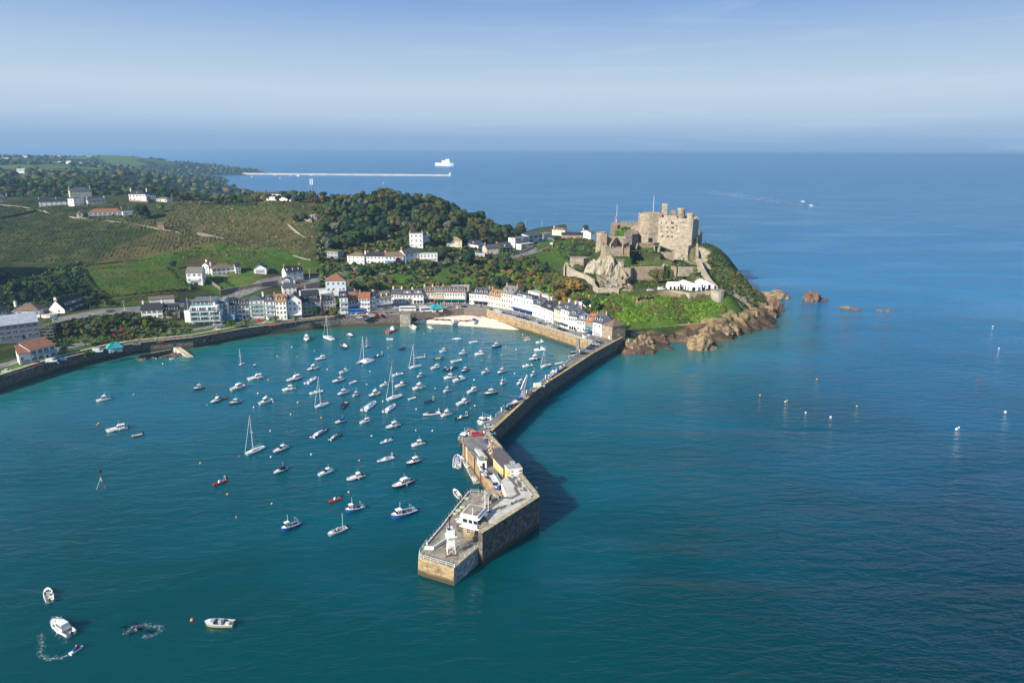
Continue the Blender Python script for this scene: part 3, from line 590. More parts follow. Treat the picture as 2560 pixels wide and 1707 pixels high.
# core solids
mb.prism([P2(W(1552, 850, ZQ))]+[P2(v) for v in DECK_I[::1]][:0]+[P2(v) for v in [DECK_I[0], DECK_I[1], DECK_I[2]]]+[P2(ou[0])]+[do[2], do[1]], -3, ZQ, m_quayst, m_asph) if False else None
arm = [do[3], do[2], do[1], do[0], di[0], di[1], di[2]]
mb.prism(arm, -3, ZQ, m_quayst, m_asph)
mid = [P2(v) for v in [ci2]+inq]+[P2(P3('H', 1395, 180, ZQ))]+[P2(v) for v in ou[::-1][1:]]+[di[2], P2(ci)]
mb.prism(mid, -3, ZQ-.004, m_quayst, m_asph)
mb.obj('quay_body', pier)
mb = MB()
op = [(do[0][0], do[0][1]), (do[1][0], do[1][1]), (do[2][0], do[2][1]), (do[3][0], do[3][1])]
wallrun(mb, [(p[0], p[1], ZQ+.9, -3) for p in op], 1.1, m_wallst, side=1, cop=m_yellow)
# travel from the shore outwards: sea side must be to the left => flip when needed
mb.obj('outer_wall', pier)
mb = MB(); pts = [(do[3][0], do[3][1], ZQ+.9, -3)]+[(v.x, v.y, v.z, -3) for v in ou]+[(v.x, v.y, 10.2, -3) for v in ou2]
wallrun(mb, pts, 1.5, m_wallst, side=-1, cop=m_cope); mb.obj('high_sea_wall', pier)
# inner face of the parapet, honey coloured (narrow sheet of stonework against it)
mb = MB(); wallrun(mb, [(p[0]-1.2 if 0 else p[0], p[1], p[2]-.35, ZQ-.2) for p in [(v.x, v.y, v.z) for v in ou[:4]]], 2.6, m_quayst, side=-1); mb.obj('parapet_ledge', pier)
# raised promenade over the stores
PR = [P3('P', 1150, 1235, 9.5), P3('P', 1440, 1190, 9.5), P3('P', 1700, 1500, 9.5), P3('H', 1880, 190, 9.5), P3('H', 1780, 270, 9.5), P3('H', 1360, 545, 9.5), P3('H', 1200, 640, 9.5), P3('H', 1110, 500, 9.5), P3('H', 1170, 400, 9.5), P3('H', 1400, 190, 9.5), P3('H', 1440, 165, 9.5), P3('P', 1020, 1320, 9.5)]
mb = MB(); mb.prism([P2(v) for v in PR], -2.9, 9.5, m_quayst, m_pave); mb.obj('upper_promenade', pier)
# fill between the high wall and promenade
mb = MB(); fl = [P3('H', 1780, 275, 9.4), P3('H', 1062, 740, 9.4), P3('H', 1040, 560, 9.4), P3('H', 1120, 480, 9.4)]
mb.prism([P2(v) for v in fl][::-1] if 0 else [P2(v) for v in fl], -2.8, 9.3, m_wallst, m_conc)
mb.obj('upper_quay', pier)
# paving pattern: dark strip winding along the promenade and small dark slabs
m_dst = mat('dark_paving', (.16, .15, .14), rough=.9, var=.2)
mb = MB()
pl = [P3('P', 1170, 1245, 9.52), P3('P', 1330, 1430, 9.52), P3('H', 1560, 70, 9.52), P3('H', 1610, 150, 9.52), P3('H', 1500, 210, 9.52), P3('H', 1380, 200, 9.52), P3('H', 1140, 380, 9.52), P3('H', 1080, 450, 9.52)]
for a, b in zip(pl[:-1], pl[1:]):
    d = (b-a).normalized(); nr = Vector((-d.y, d.x, 0))*.55; a = a-d*.4; b = b+d*.4; mb.add([a-nr, b-nr, b+nr, a+nr], [(0, 1, 2, 3)], m_dst)
for i, v in enumerate(mb.v): mb.v[i] = (v[0], v[1], 9.52+.004*(i//4))
for i in range(46):
    t = random.random(); s = random.random()
    a = P3('P', 1300+t*330, 1240+t*290, 9.56) if i % 2 else P3('H', 1250+t*480, 420-t*180, 9.56); a = a+Vector((s*5-2.5, s*3-1.5, .006*(i % 5)))
    if i % 2 == 0: a = a+Vector((-.5, 1.0, 0))
    w_, l_ = random.uniform(.2, .45), random.uniform(.3, .9); mb.add([a+Vector((-w_, -l_, 0)), a+Vector((w_, -l_, 0)), a+Vector((w_, l_, 0)), a+Vector((-w_, l_, 0))], [(0, 1, 2, 3)], m_dst)
tag(mb.obj('paving_pattern', pier), kind='stuff')
# head, low deck
HD = [P3('H', 95, 1120, 4.6), P3('H', 160, 1150, 4.6), P3('H', 380, 1215, 4.6), P3('H', 630, 1287, 4.6), P3('H', 1060, 915, 4.6), P3('H', 1400, 700, 4.6), P3('H', 1400, 185, 4.6), P3('H', 1260, 100, 4.6), P3('H', 1040, 125, 4.6), P3('H', 850, 120, 4.6), P3('H', 660, 350, 4.6), P3('H', 430, 650, 4.6), P3('H', 205, 910, 4.6), P3('H', 105, 1060, 4.6)]
hc = sum((v for v in HD), Vector())/len(HD)
mb = MB(); n = len(HD); topv = [P2(v) for v in HD]
bot = [((v.x-hc.x)*1.045+hc.x, (v.y-hc.y)*1.03+hc.y) for v in HD]
vs = [(b[0], b[1], -3) for b in bot]+[(t[0], t[1], 4.6) for t in topv]
k = 2
mb.add(vs, [(i, (i+1) % n, n+(i+1) % n, n+i) for i in range(n) if i not in (3,)], m_quayst)
m_bluew = mat('flaking_white_wall', (.62, .64, .66), rough=.9, scale=1.1, col2=(.14, .15, .16), brick=(1.5, .7), detail=6)
mb.add([vs[3], vs[4], vs[n+4], vs[n+3]], [(0, 1, 2, 3)], m_bluew)
mb.add(vs[n:], [tuple(range(n))], m_conc); mb.obj('pier_head', pier)
mb = MB(); cop = [HD[i] for i in (13, 0, 1, 2, 3, 4)]
wallrun(mb, [(v.x, v.y, 4.95, 4.5) for v in cop], .8, m_cope, side=1); mb.obj('head_coping', pier)
railing([(v.x+.2, v.y+.35, 4.95) for v in [HD[12], HD[13], HD[0], HD[1], HD[2], HD[3]]]+[(HD[3].x+.1, HD[3].y+.6, 4.95), (HD[4].x-.8, HD[4].y, 4.95)], 'railing', 'white railing round the very tip of the pier head', bars=2)
mb = MB(); k = 0
for a, b in zip([HD[9], HD[10], HD[11]], [HD[10], HD[11], HD[12]]):     # white kerb beam with posts on the harbour side
    mb.tube(a+Vector((.3, .1, .25)), b+Vector((.3, .1, .25)), .28, m_white, 6)
    for i in range(5):
        p = a.lerp(b, (i+.3)/5); mb.tube((p.x-.1, p.y, 1), (p.x-.1, p.y, 6.1), .07, m_wood, 5)
mb.obj('fender_beam', pier)
railing([P3('H', 882, 125, 4.7), P3('H', 1010, 130, 4.7)], 'railing', 'short white railing section at the back of the pier head', bars=2)
railing([P3('H', 1045, 135, 4.7), P3('H', 1300, 190, 5.2), P3('H', 1345, 190, 6.5)], 'railing', 'white railing above the curved steps on the pier head', bars=2)
railing([P3('H', 1060, 240, 4.8), P3('H', 1140, 180, 6), P3('H', 1300, 225, 6.5)], 'railing', 'white stair railing beside the promenade store wall', bars=2)
railing([P3('H', 980, 400, 4.8), P3('H', 1070, 340, 5.5), P3('H', 1190, 300, 7)], 'railing', 'white railing climbing towards the upper promenade', bars=2)
mb = MB()                                                               # steps up from the head to the promenade
for i in range(9):
    p = P3('H', 1060+i*13, 330-i*9, 5); mb.box(p.x-.2, p.x+.7, p.y-.4, p.y+1.1, 4, 4.9+i*.45, m_conc)
mb.obj('steps', pier)
# doors of the stores below the promenade
m_ochre = mat('yellow_render', (.55, .42, .22), rough=.9, var=.12)
a, b = PR[11], PR[10]
d = (b-a).normalized(); nr = Vector((d.y, -d.x, 0)); nr = nr if nr.x < 0 else -nr; mb = MB()
L_ = (b-a).length
for i in range(6):
    p = a+d*(L_*(i+.2)/6)+nr*.12; q = p+d*1.3; mb.prism([P2(p), P2(q), P2(q-nr*.3), P2(p-nr*.3)][::1], ZQ+.0, 9.0, m_white)
mb.obj('store_door', pier)
# harbour face timber piles
for (k_, x, y) in [('P', 270, 600), ('P', 470, 870), ('P', 600, 1065), ('P', 318, 660)]:
    p = P3(k_, x, y, ZQ); mb = MB(); mb.box(p.x-.35, p.x, p.y-.3, p.y+.2, -2, ZQ+.3, m_rust if x != 318 else m_white); mb.obj('timber_pile', pier)
# ---------------- unit window meshes ----------------
m_glass = mat('window_glass', (.02, .028, .038), rough=.25, var=.2, scale=.2, spec=.35)
m_stone = mat('castle_granite', (.50, .43, .33), rough=.95, scale=.35, col2=(.29, .24, .18), detail=7, bump=.12, brick=(1.1, .55))
m_stone2 = mat('castle_pale_granite', (.55, .50, .41), rough=.95, scale=.4, col2=(.33, .285, .22), detail=7, bump=.1, brick=(1.3, .6))
m_stoner = mat('pink_granite', (.42, .33, .255), rough=.95, scale=.5, col2=(.24, .19, .15), detail=6, bump=.1, brick=(.9, .5))
def win_mesh(name, fm, gm, bars=1, hb=1, fw=.075):
    mb = MB()      # unit 1x1, x across, z up, faces -y
    mb.box(-.5, .5, -.05, .03, -.5, -.5+fw, fm); mb.box(-.5, .5, -.05, .03, .5-fw, .5, fm)
    mb.box(-.5, -.5+fw, -.048, .03, -.5+fw, .5-fw, fm); mb.box(.5-fw, .5, -.048, .03, -.5+fw, .5-fw, fm)
    for i in range(bars): x = -.5+(i+1)/(bars+1); mb.box(x-.025, x+.025, -.046, .03, -.5+fw, .5-fw, fm)
    for i in range(hb): z = -.5+(i+1)/(hb+1); mb.box(-.5+fw, .5-fw, -.044, .03, z-.02, z+.02, fm)
    mb.add([(-.5+fw, -.02, -.5+fw), (.5-fw, -.02, -.5+fw), (.5-fw, -.02, .5-fw), (-.5+fw, -.02, .5-fw)], [(0, 1, 2, 3)], gm)
    o = mb.obj(name); me = o.data; bpy.data.objects.remove(o); return me
WM = {'w': win_mesh('window', m_white, m_glass), 'g': win_mesh('glazing', m_white, m_glass, 3, 0, .05), 'c': win_mesh('castle_window', m_stone2, m_dark, 0, 0, .2), 's': win_mesh('slot', m_dark, m_dark, 0, 0, .2)}
# ---------------- castle ----------------
castle = thing('castle', (*P2(P3('D', 1500, 700, 42)), 42), 0, 'big ruined medieval stone castle with tall keep on the rocky headland', 'castle')
CO = castle.location.copy()
def cobj(mb, name):
    o = mb.obj(name, castle); o.location = -CO; return o
# keep (great rounded tower)
c = P3('D', 1175, 745, 41); R = 8.3; cy = c.y+R
mb = MB(); n = 7; prof = [(c.x-8.3, cy+4), (c.x-8.3, cy-3.5), (c.x-5.8, cy-6.8), (c.x-1.4, cy-R), (c.x+8.6, cy-R+.9), (c.x+8.6, cy+9), (c.x-5, cy+9)]
mb.prism(prof, 34, 61.5, m_stone, m_conc)
ring = [(p[0], p[1], 63.3, 61.5) for p in prof]+[(prof[0][0], prof[0][1], 63.3, 61.5)]
wallrun(mb, ring, .9, m_stone, side=1, cop=m_cope); cobj(mb, 'keep_tower')
# main range
a = P3('D', 1332, 770, 40); b = P3('D', 1620, 790, 40); b2 = P3('D', 1885, 760, 40)
dd = (b-a).normalized(); nr = Vector((-dd.y, dd.x, 0))
ztop = 60.6
mb = MB(); e = a+dd*(b2-a).length*1.0; a = a-dd*1.3
mb.prism([P2(a), P2(e), P2(e+nr*13), P2(a+nr*13)], 33, ztop-1.2, m_stone2, m_conc)
wallrun(mb, [(a.x, a.y, ztop, ztop-1.2), (e.x, e.y, ztop, ztop-1.2)], .8, m_stone2, side=1, cop=m_cope)
bk = a+nr*12.2; bk2 = e+nr*12.2; wallrun(mb, [(bk.x, bk.y, ztop+.6, ztop-1.2), (bk2.x, bk2.y, ztop+.6, ztop-1.2)], .8, m_stone2, side=1)
mb.prism([P2(a+nr*5+dd*1), P2(a+nr*5+dd*13), P2(a+nr*11.8+dd*13), P2(a+nr*11.8+dd*1)], ztop-1.3, ztop+1.4, m_stone2, m_wallst)
cobj(mb, 'main_range')
Lr = (b2-a).length
def cwin(x, y, w, h, kind='c', line=(a, dd), off=.06):
    # place a window on the facade plane where the photo shows it
    A, D_ = line; N = Vector((-D_.y, D_.x, 0)); r = ray(*Z('D', x, y)); o = Vector((0, 0, CAMH))
    t = (A-o).dot(N)/r.dot(N); p = o+r*t-N*off
    inst('window', WM[kind], castle, p-CO, (0, 0, math.atan2(D_.y, D_.x)), (w, 1, h))
for x, y, w, h in [(1378, 405, 1.5, 1.6), (1467, 405, 1.5, 1.6), (1562, 410, 1, 1.5), (1584, 410, 1, 1.5), (1382, 488, 1.4, 1.5), (1490, 492, 1.4, 1.5), (1572, 495, 1, 1.4), (1592, 495, 1, 1.4), (1652, 468, .8, 1.2), (1655, 520, .8, 1.2),
                   (1372, 563, .6, .9), (1395, 563, .6, .9), (1480, 572, .6, .9), (1493, 572, .6, .9), (1553, 575, .6, .9), (1572, 578, .6, .9), (1402, 645, 1.2, 1.1), (1495, 650, 1.3, 1.1), (1567, 655, 1.2, 1.1),
                   (1725, 400, .6, .8), (1748, 400, .6, .8), (1772, 400, .6, .8), (1796, 400, .6, .8), (1826, 550, .9, 2.6)]:
    cwin(x, y, w, h, 'c' if y < 600 and w > 1.1 else 's')
# angled pilaster bay and round turret, right end block
def turret(x, y, r, z0, z1, n, name, cap=True, k='D', zz=40, push=0, m=None):
    m = m or m_stone2; p = P3(k, x, y, zz); mb = MB(); pf = ngon(p.x, p.y+push, r, n, .2)
    mb.prism(pf, z0, z1, m, m_conc)
    if cap: mb.prism(ngon(p.x, p.y+push, r*1.14, n, .2), z1-.2, z1+1.0, mat('lichen_stone', (.48, .38, .14), rough=.9, var=.3), m_conc)
    return cobj(mb, name)
P = a+dd*(Lr*.93); mb = MB(); mb.prism(ngon(P.x+.2, P.y+1.2, 2.6, 12), 33, ztop+3.2, m_stone2, m_conc); mb.prism(ngon(P.x+.2, P.y+1.2, 3.0, 12), ztop+3.1, ztop+4.3, mat('lichen_stone', (.48, .38, .14), rough=.9, var=.3), m_conc); cobj(mb, 'round_turret')
P = a+dd*(Lr*.56)+nr*9; mb = MB(); mb.prism(ngon(P.x, P.y, 2.9, 12), 50, ztop+6.2, m_stoner, m_conc); mb.prism(ngon(P.x, P.y, 3.3, 12), ztop+6.1, ztop+7.2, m_cope, m_conc); cobj(mb, 'round_turret')
P = a+dd*(Lr*.31)+nr*10; mb = MB(); mb.box(P.x-1.7, P.x+1.7, P.y-1.5, P.y+1.5, 50, ztop+5.5, m_stoner); mb.box(P.x-2.6, P.x-1.6, P.y-1.5, P.y+1.5, 50, ztop+3.5, m_stoner); cobj(mb, 'chimney_stack')
P = a+nr*9+dd*1.5; mb = MB(); mb.prism(ngon(P.x, P.y, 2.9, 4, .6), 50, ztop+8.6, m_stone, m_conc); wallrun(mb, [(q[0], q[1], ztop+10.0, ztop+8.6) for q in ngon(P.x, P.y, 3.2, 4, .6)+[ngon(P.x, P.y, 3.2, 4, .6)[0]]], .6, m_cope, side=1); cobj(mb, 'square_turret')
mb = MB(); P = a+dd*(Lr*.70)-nr*.7; q = P+dd*4.2; mb.prism([P2(P), P2(q), P2(q+nr*1.4), P2(P+nr*1.4)], 33, ztop-5.3, m_stone2); cobj(mb, 'projecting_bay')
er = P3('D', 2028, 662, 40); e2 = Vector((e.x, e.y, 40)); d2 = (er-e2).normalized(); n2_ = Vector((-d2.y, d2.x, 0)); mb = MB()
mb.prism([P2(e2-d2*2), P2(er), P2(er+n2_*9), P2(e2-d2*2+n2_*9)], 33, 54.2, m_stone2, m_conc)
wallrun(mb, [(e2.x, e2.y, 55.2, 54.1), (er.x, er.y, 55.2, 54.1), (er.x+n2_.x*9, er.y+n2_.y*9, 55.2, 54.1)], .8, m_stone2, cren=1.1, side=1); cobj(mb, 'end_range')
for x, y in [(1900, 405), (1966, 405)]: cwin(x, y, 1.0, 1.0, 's', (e2, d2))
cwin(1938, 530, 1.6, .9, 's', (e2, d2)); cwin(1900, 578, 1.0, .9, 's', (e2, d2)); cwin(1178, 712, 3.0, 3.2, 's', (Vector((c.x, cy-R, 0)), Vector((1, 0, 0))), .25)
# curtain walls: (window D coords of the top edge, z of that edge, z of the foot)
def curtain(name, pts, th, m, cren=0, side=1, cop=None):
    mb = MB(); w_ = []
    for x, y, zt, zb in pts: v = P3('D', x, y, zt); w_.append((v.x, v.y, zt, zb))
    wallrun(mb, w_, th, m, cren, side, cop or m_cope); return cobj(mb, name)
curtain('curved_wall', [(2025, 665, 46, 38), (1990, 690, 44.5, 36), (1930, 720, 43, 35), (1880, 770, 41.5, 34), (1868, 800, 40.5, 33)], 1.2, m_stone2)
curtain('lower_ward_wall', [(1345, 880, 39.5, 30), (1375, 815, 40, 30), (1600, 825, 40, 30), (1860, 820, 40.5, 28), (2000, 770, 41, 26)], 1.6, m_stone2)
curtain('middle_wall', [(935, 905, 37.5, 31), (1280, 925, 37.5, 31), (1600, 935, 37.5, 31)], 1.2, m_stoner)
curtain('right_flank_wall', [(1998, 775, 41, 30), (2005, 990, 35, 25)], 1.5, m_stone)
curtain('ruined_room', [(935, 870, 39, 36), (960, 770, 41.5, 38), (1235, 765, 41.5, 37), (1250, 880, 39, 36)], .8, m_stoner)
curtain('battery_parapet', [(525, 405, 50.8, 44), (640, 402, 50.8, 44), (985, 405, 50.8, 44)], .9, m_stoner, cren=1.4)
# gatehouse tower by the flagstaff
mb = MB(); p = P3('D', 560, 580, 45.5); mb.prism([(p.x-4.6, p.y), (p.x+4.8, p.y), (p.x+4.2, p.y+4), (p.x-3.2, p.y+4)], 40, 45.6, m_stoner); 
mb.prism([(p.x-4.2, p.y+.4), (p.x+4.4, p.y+.4), (p.x+4.2, p.y+4), (p.x-3.0, p.y+4)], 45.5, 53.0, m_stoner, m_conc)
mb.prism([(p.x+1.6, p.y+.2), (p.x+3.6, p.y+.2), (p.x+3.6, p.y+.5), (p.x+1.6, p.y+.5)], 48.5, 51.8, m_dark); cobj(mb, 'battery_tower')
# left round tower and grand bastion
mb = MB(); p = P3('D', 303, 1000, 27); r_ = 4.1
for z0, z1, k in [(22, 34, 1.12), (34, 45.2, 1.0)]: mb.prism(ngon(p.x, p.y+r_, r_*k, 14), z0, z1, m_stone, m_conc)
wallrun(mb, [(q[0], q[1], 46.4, 45.1) for q in ngon(p.x, p.y+r_, r_, 14)+[ngon(p.x, p.y+r_, r_, 14)[0]]], .6, m_stone, side=1); cobj(mb, 'corner_tower')
B = [P3('D', 300, 880, 40), P3('D', 385, 890, 41.5), P3('D', 812, 880, 41.5), P3('D', 805, 800, 42.5), P3('D', 360, 800, 42)]
mb = MB(); mb.prism([P2(v) for v in B], 24, 41, m_stone, m_conc)
wallrun(mb, [(v.x, v.y, 42.6, 40.9) for v in B[:4]], 1.0, m_stone, cren=1.6, side=1, cop=m_cope); cobj(mb, 'grand_bastion')
curtain('bastion_link_wall', [(700, 800, 45, 38), (790, 760, 45, 36), (792, 860, 43, 36)], 1.0, m_stoner, cren=1.2)
curtain('inner_curtain', [(575, 645, 47, 36), (700, 655, 47, 36), (705, 690, 47, 36)], 1.6, m_stoner)
curtain('shadowed_curtain', [(480, 790, 44, 40), (575, 650, 47, 38)], 1.2, m_stone)
mb = MB(); p = P3('D', 705, 760, 40); q = P3('D', 852, 780, 40); dv = (q-p); up = Vector((-dv.y, dv.x, 0)).normalized()
mb.prism([P2(p), P2(q), P2(q+up*7), P2(p+up*7)], 34, 47.5, m_wallst); m_ = p.lerp(q, .55)
mb.add([(p.x, p.y, 47.5), (q.x, q.y, 47.5), (m_.x, m_.y, 51)], [(0, 1, 2)], m_wallst); mb.add([(p.x+up.x*7, p.y+up.y*7, 47.5), (q.x+up.x*7, q.y+up.y*7, 47.5), (m_.x+up.x*7, m_.y+up.y*7, 51)], [(0, 2, 1)], m_wallst)
mb.add([(p.x, p.y, 47.5), (m_.x, m_.y, 51), (m_.x+up.x*7, m_.y+up.y*7, 51), (p.x+up.x*7, p.y+up.y*7, 47.5)], [(0, 1, 2, 3)], m_stone)
mb.add([(q.x, q.y, 47.5), (m_.x, m_.y, 51), (m_.x+up.x*7, m_.y+up.y*7, 51), (q.x+up.x*7, q.y+up.y*7, 47.5)], [(0, 3, 2, 1)], m_stone); cobj(mb, 'gable_ruin')
curtain('tall_curtain', [(835, 475, 52, 36), (870, 462, 53, 36), (985, 455, 53.5, 36)], 2.2, m_stone)
curtain('west_curtain', [(310, 610, 47, 40), (380, 600, 47.5, 40), (390, 640, 47, 40)], 1.0, m_stoner)
mb = MB(); p = P3('D', 440, 760, 41); mb.prism([(p.x-3.2, p.y), (p.x+3.6, p.y), (p.x+3, p.y+6), (p.x-2.6, p.y+6)], 36, 46.5, m_stone, m_ground if 0 else m_grass); cobj(mb, 'inner_ruin')
# lower front walls
curtain('lower_front_wall', [(690, 1205, 31, 22), (835, 1215, 31, 22)], 1.2, m_stoner)
curtain('lower_curtain', [(888, 1195, 31, 21.5), (1425, 1190, 31, 21.5)], 1.6, m_stoner)
curtain('lower_curtain', [(835, 1215, 31, 22), (888, 1192, 31, 22)], 1.2, m_stone)
curtain('lower_curtain', [(1425, 1188, 31, 21.5), (1440, 1140, 32, 22), (1500, 1165, 31, 22)], 1.4, m_stone)
curtain('lower_curtain', [(1500, 1168, 30.5, 22), (1640, 1190, 30, 22), (1650, 1240, 28, 22)], 1.2, m_stoner)
curtain('crag_wall', [(1690, 1190, 31, 24), (2090, 1200, 30, 23)], 1.0, m_stone2)
curtain('ridge_wall', [(2025, 1040, 35, 25), (2075, 1130, 33, 24), (2120, 1230, 30, 22), (2180, 1330, 28, 20), (2260, 1440, 25.5, 18), (2360, 1545, 23.5, 15)], 1.3, m_stone2)
def wallC(name, pts, th, m, cren=0, side=1, k='C', cop=None):
    mb = MB(); w_ = []
    for x, y, zt, zb in pts: v = P3(k, x, y, zt); w_.append((v.x, v.y, zt, zb))
    wallrun(mb, w_, th, m, cren, side, cop or m_cope); return cobj(mb, name)
wallC('outer_ward_wall', [(135, 688, 30, 20), (150, 730, 29.5, 20), (230, 775, 28.5, 18), (330, 815, 27, 17), (395, 855, 25.5, 15), (405, 905, 24, 12), (450, 940, 23, 11), (655, 950, 22.5, 11), (700, 925, 23, 12)], 1.4, m_stone2)
mb = MB(); p = P3('C', 270, 735, 22); mb.prism([(p.x-7.5, p.y+1), (p.x+3, p.y-.5), (p.x+8, p.y+5), (p.x+6, p.y+11), (p.x-7, p.y+11)], 18, 28.8, m_stone, m_conc); cobj(mb, 'outer_bastion')
wallC('arched_wall', [(128, 735, 28, 20), (135, 690, 30, 20), (205, 720, 29, 20)], 1.2, m_stone2)
# gatehouse with battlements
B = [P3('E', 705, 240, 18.5), P3('E', 800, 255, 18.5), P3('E', 880, 190, 18.5), P3('E', 790, 175, 18.5)]
mb = MB(); mb.prism([P2(v) for v in B], 12, 24.5, m_stoner, m_conc); wallrun(mb, [(v.x, v.y, 25.6, 24.4) for v in B+[B[0]]], .8, m_stoner, cren=1.1, side=1); cobj(mb, 'gatehouse')
B = [P3('E', 553, 216, 18.8), P3('E', 690, 222, 18.8), P3('E', 715, 180, 18.8), P3('E', 580, 175, 18.8)]
mb = MB(); mb.prism([P2(v) for v in B], 14, 21.5, m_stone2, mat('slate_blue_glass_roof', (.30, .36, .42), rough=.3, var=.1)); cobj(mb, 'glass_roofed_building')
wallC('crag_face_wall', [(535, 625, 36, 24), (560, 655, 36, 23), (600, 690, 34, 22), (660, 730, 31, 20), (700, 800, 28, 19), (722, 862, 25, 17)], 1.6, m_stone2)
# crags: steep pale rock masses below the walls
def crag(name, cx, cy, z0, rx, ry, hz, seed, label=None, m=None, parent=None, cat='rock', grp=None, lean=(0, 0)):
    bm = bmesh.new(); bmesh.ops.create_icosphere(bm, subdivisions=4, radius=1); V = np.array([v.co[:] for v in bm.verts])
    s = .9+.42*ridged(V[:, 0]*1.5+seed, V[:, 1]*1.5+seed*2, V[:, 2]*.6, 4)+.16*vnoise(V[:, 0]*5+seed, V[:, 1]*5, V[:, 2]*1.6)+.07*vnoise(V[:, 0]*12+seed, V[:, 1]*12, V[:, 2]*5); V = V*s[:, None]
    for v, q in zip(bm.verts, V): v.co = (q[0]*rx+lean[0]*q[2], q[1]*ry+lean[1]*q[2], q[2]*hz)
    me = bpy.data.meshes.new(name); bm.to_mesh(me); bm.free(); me.materials.append(m or m_crag); o = bpy.data.objects.new(name, me); COL.objects.link(o)
    o.location = (cx, cy, z0)
    if parent: o.parent = parent; o.location = Vector((cx, cy, z0))-CO
    else: tag(o, label, cat, grp)
    return o
m_crag = mat('pale_crag', (.50, .44, .34), rough=.95, scale=.28, col2=(.24, .22, .14), detail=8, bump=.9, stretch=(1, 1, .45))
m_orock = mat('shore_rock', (.40, .29, .16), rough=.95, scale=.35, col2=(.09, .067, .045), detail=8, bump=.9)
m_drock = mat('wet_rock', (.26, .15, .09), rough=.8, scale=.5, col2=(.07, .05, .04), detail=8, bump=.7)
def leftz(y): return 18.5+(710-(500+y/7.128))*.30
for i, (x, y, z, rx, ry, hz) in enumerate([(150, 1230, 0, 6, 4, 9), (110, 1380, 0, 6, 4, 7), (250, 1190, 0, 7, 4, 9), (230, 1330, 0, 7, 4, 8), (350, 1240, 0, 7, 4, 10), (330, 1400, 0, 7, 4, 8), (440, 1130, 0, 6, 4, 9), (470, 1280, 0, 7, 4, 10), (450, 1430, 0, 7, 4, 7), (570, 1230, 0, 6, 4, 9), (590, 1350, 0, 7, 4, 9), (650, 1430, 0, 6, 4, 8), (560, 1450, 0, 6, 4, 6), (640, 1230, 0, 4, 3, 8),
     (1690, 1050, 31, 6, 4, 6), (1800, 1120, 28, 7, 4, 6), (1940, 1080, 29, 7, 5, 7), (1750, 1230, 25, 7, 4, 5), (1980, 1260, 24, 6, 5, 6), (2080, 1330, 22, 5, 5, 7), (2120, 1440, 20, 5, 4, 6), (1850, 1280, 23, 6, 4, 4), (1880, 1180, 27, 6, 4, 5), (1800, 700, 42, 6, 4, 5), (1930, 660, 42, 6, 4, 6), (1700, 740, 40, 4, 3, 3), (1850, 760, 40, 5, 3, 3),
     (2060, 820, 30, 3.5, 5, 9), (2130, 930, 27, 4, 6, 8)]):
    z = z or leftz(y); p = P3('D', x, y, z); crag('crag', p.x, p.y+ry*.9, z-hz*.35, rx*.8, ry, hz*.75, i*3.1, parent=castle, lean=(.3, .8))
# ---------------- other things on the headland ----------------
rk = lambda k, x, y, rx, ry, hz, s, label, m=None, z=0: LAB.append(crag('rock', *P2(P3(k, x, y, 0)), z, rx, ry, hz, s, label, m or m_orock, grp='rocks along the shore')) if 0 else None
ROCKS = [('V', 575, 380, 8.5, 7, 9.5, 'pointed sea rock with yellow lichen standing off the headland'), ('V', 660, 375, 8, 5, 3, 'low dark rock touching the pointed sea rock'), ('V', 280, 355, 15, 9, 7.5, 'long ochre rock lying just off the headland tip'), ('V', 190, 345, 7, 5, 5.5, 'dark shaded rock between headland and ochre rock'),
   ('V', 865, 440, 7, 3.5, 2.6, 'flat reddish rock beyond the pointed sea rock'), ('V', 935, 452, 7, 3, 2, 'low reddish rock end beside the flat reddish rock'), ('V', 1140, 458, 3.5, 2.5, 1.6, 'small foam-ringed rock at the far end of the reef'), ('V', 1215, 468, 3.2, 2.5, 2.8, 'outermost small orange rock of the reef'), ('V', 250, 440, 5, 4, 2.5, 'small dark wet rock at the headland foot'),
   ('E', 900, 1010, 12, 9, 7, 'big brown bathing rock beside the pier root'), ('E', 1060, 960, 9, 8, 7.5, 'brown rock mass under the stone platform'), ('E', 850, 1110, 7, 5, 2.6, 'low weedy rock shelf at the pier foot'), ('E', 1130, 1040, 6, 5, 4, 'brown rock at the seaward end of the bathing rocks'),
   ('E', 1290, 920, 6, 6, 6, 'dark brown crag left of the tiny cove'), ('E', 1240, 850, 4, 5, 9, 'steep rock fin below the green slope'), ('E', 1860, 980, 9.5, 8, 9.5, 'large ochre-topped rock standing in the cove mouth'), ('E', 1700, 940, 8, 6, 4, 'low brown rock left of the ochre-topped rock'), ('E', 1960, 1050, 8, 5, 3.2, 'brown rock skirt right of the ochre-topped rock'),
   ('E', 1960, 860, 8, 6, 8, 'brown cliff foot right of the tiny cove'), ('E', 2180, 830, 9, 7, 9, 'orange cliff buttress west of the headland point'), ('E', 2290, 800, 8, 7, 9, 'orange ribbed cliff buttress nearer the point')]
for i, (k, x, y, rx, ry, hz, lb) in enumerate(ROCKS):
    p = P3(k, x, y, hz*.42 if k == 'E' else 0); m_ = m_drock if ('dark' in lb or 'low' in lb or 'weedy' in lb) else m_orock
    o = crag('rock', p.x, p.y+ry*.3, -.8, rx*.72, ry*.8, hz*.80, 40+i*2.3, lb, m_, grp='rocks along the shore'); LAB.append(o)
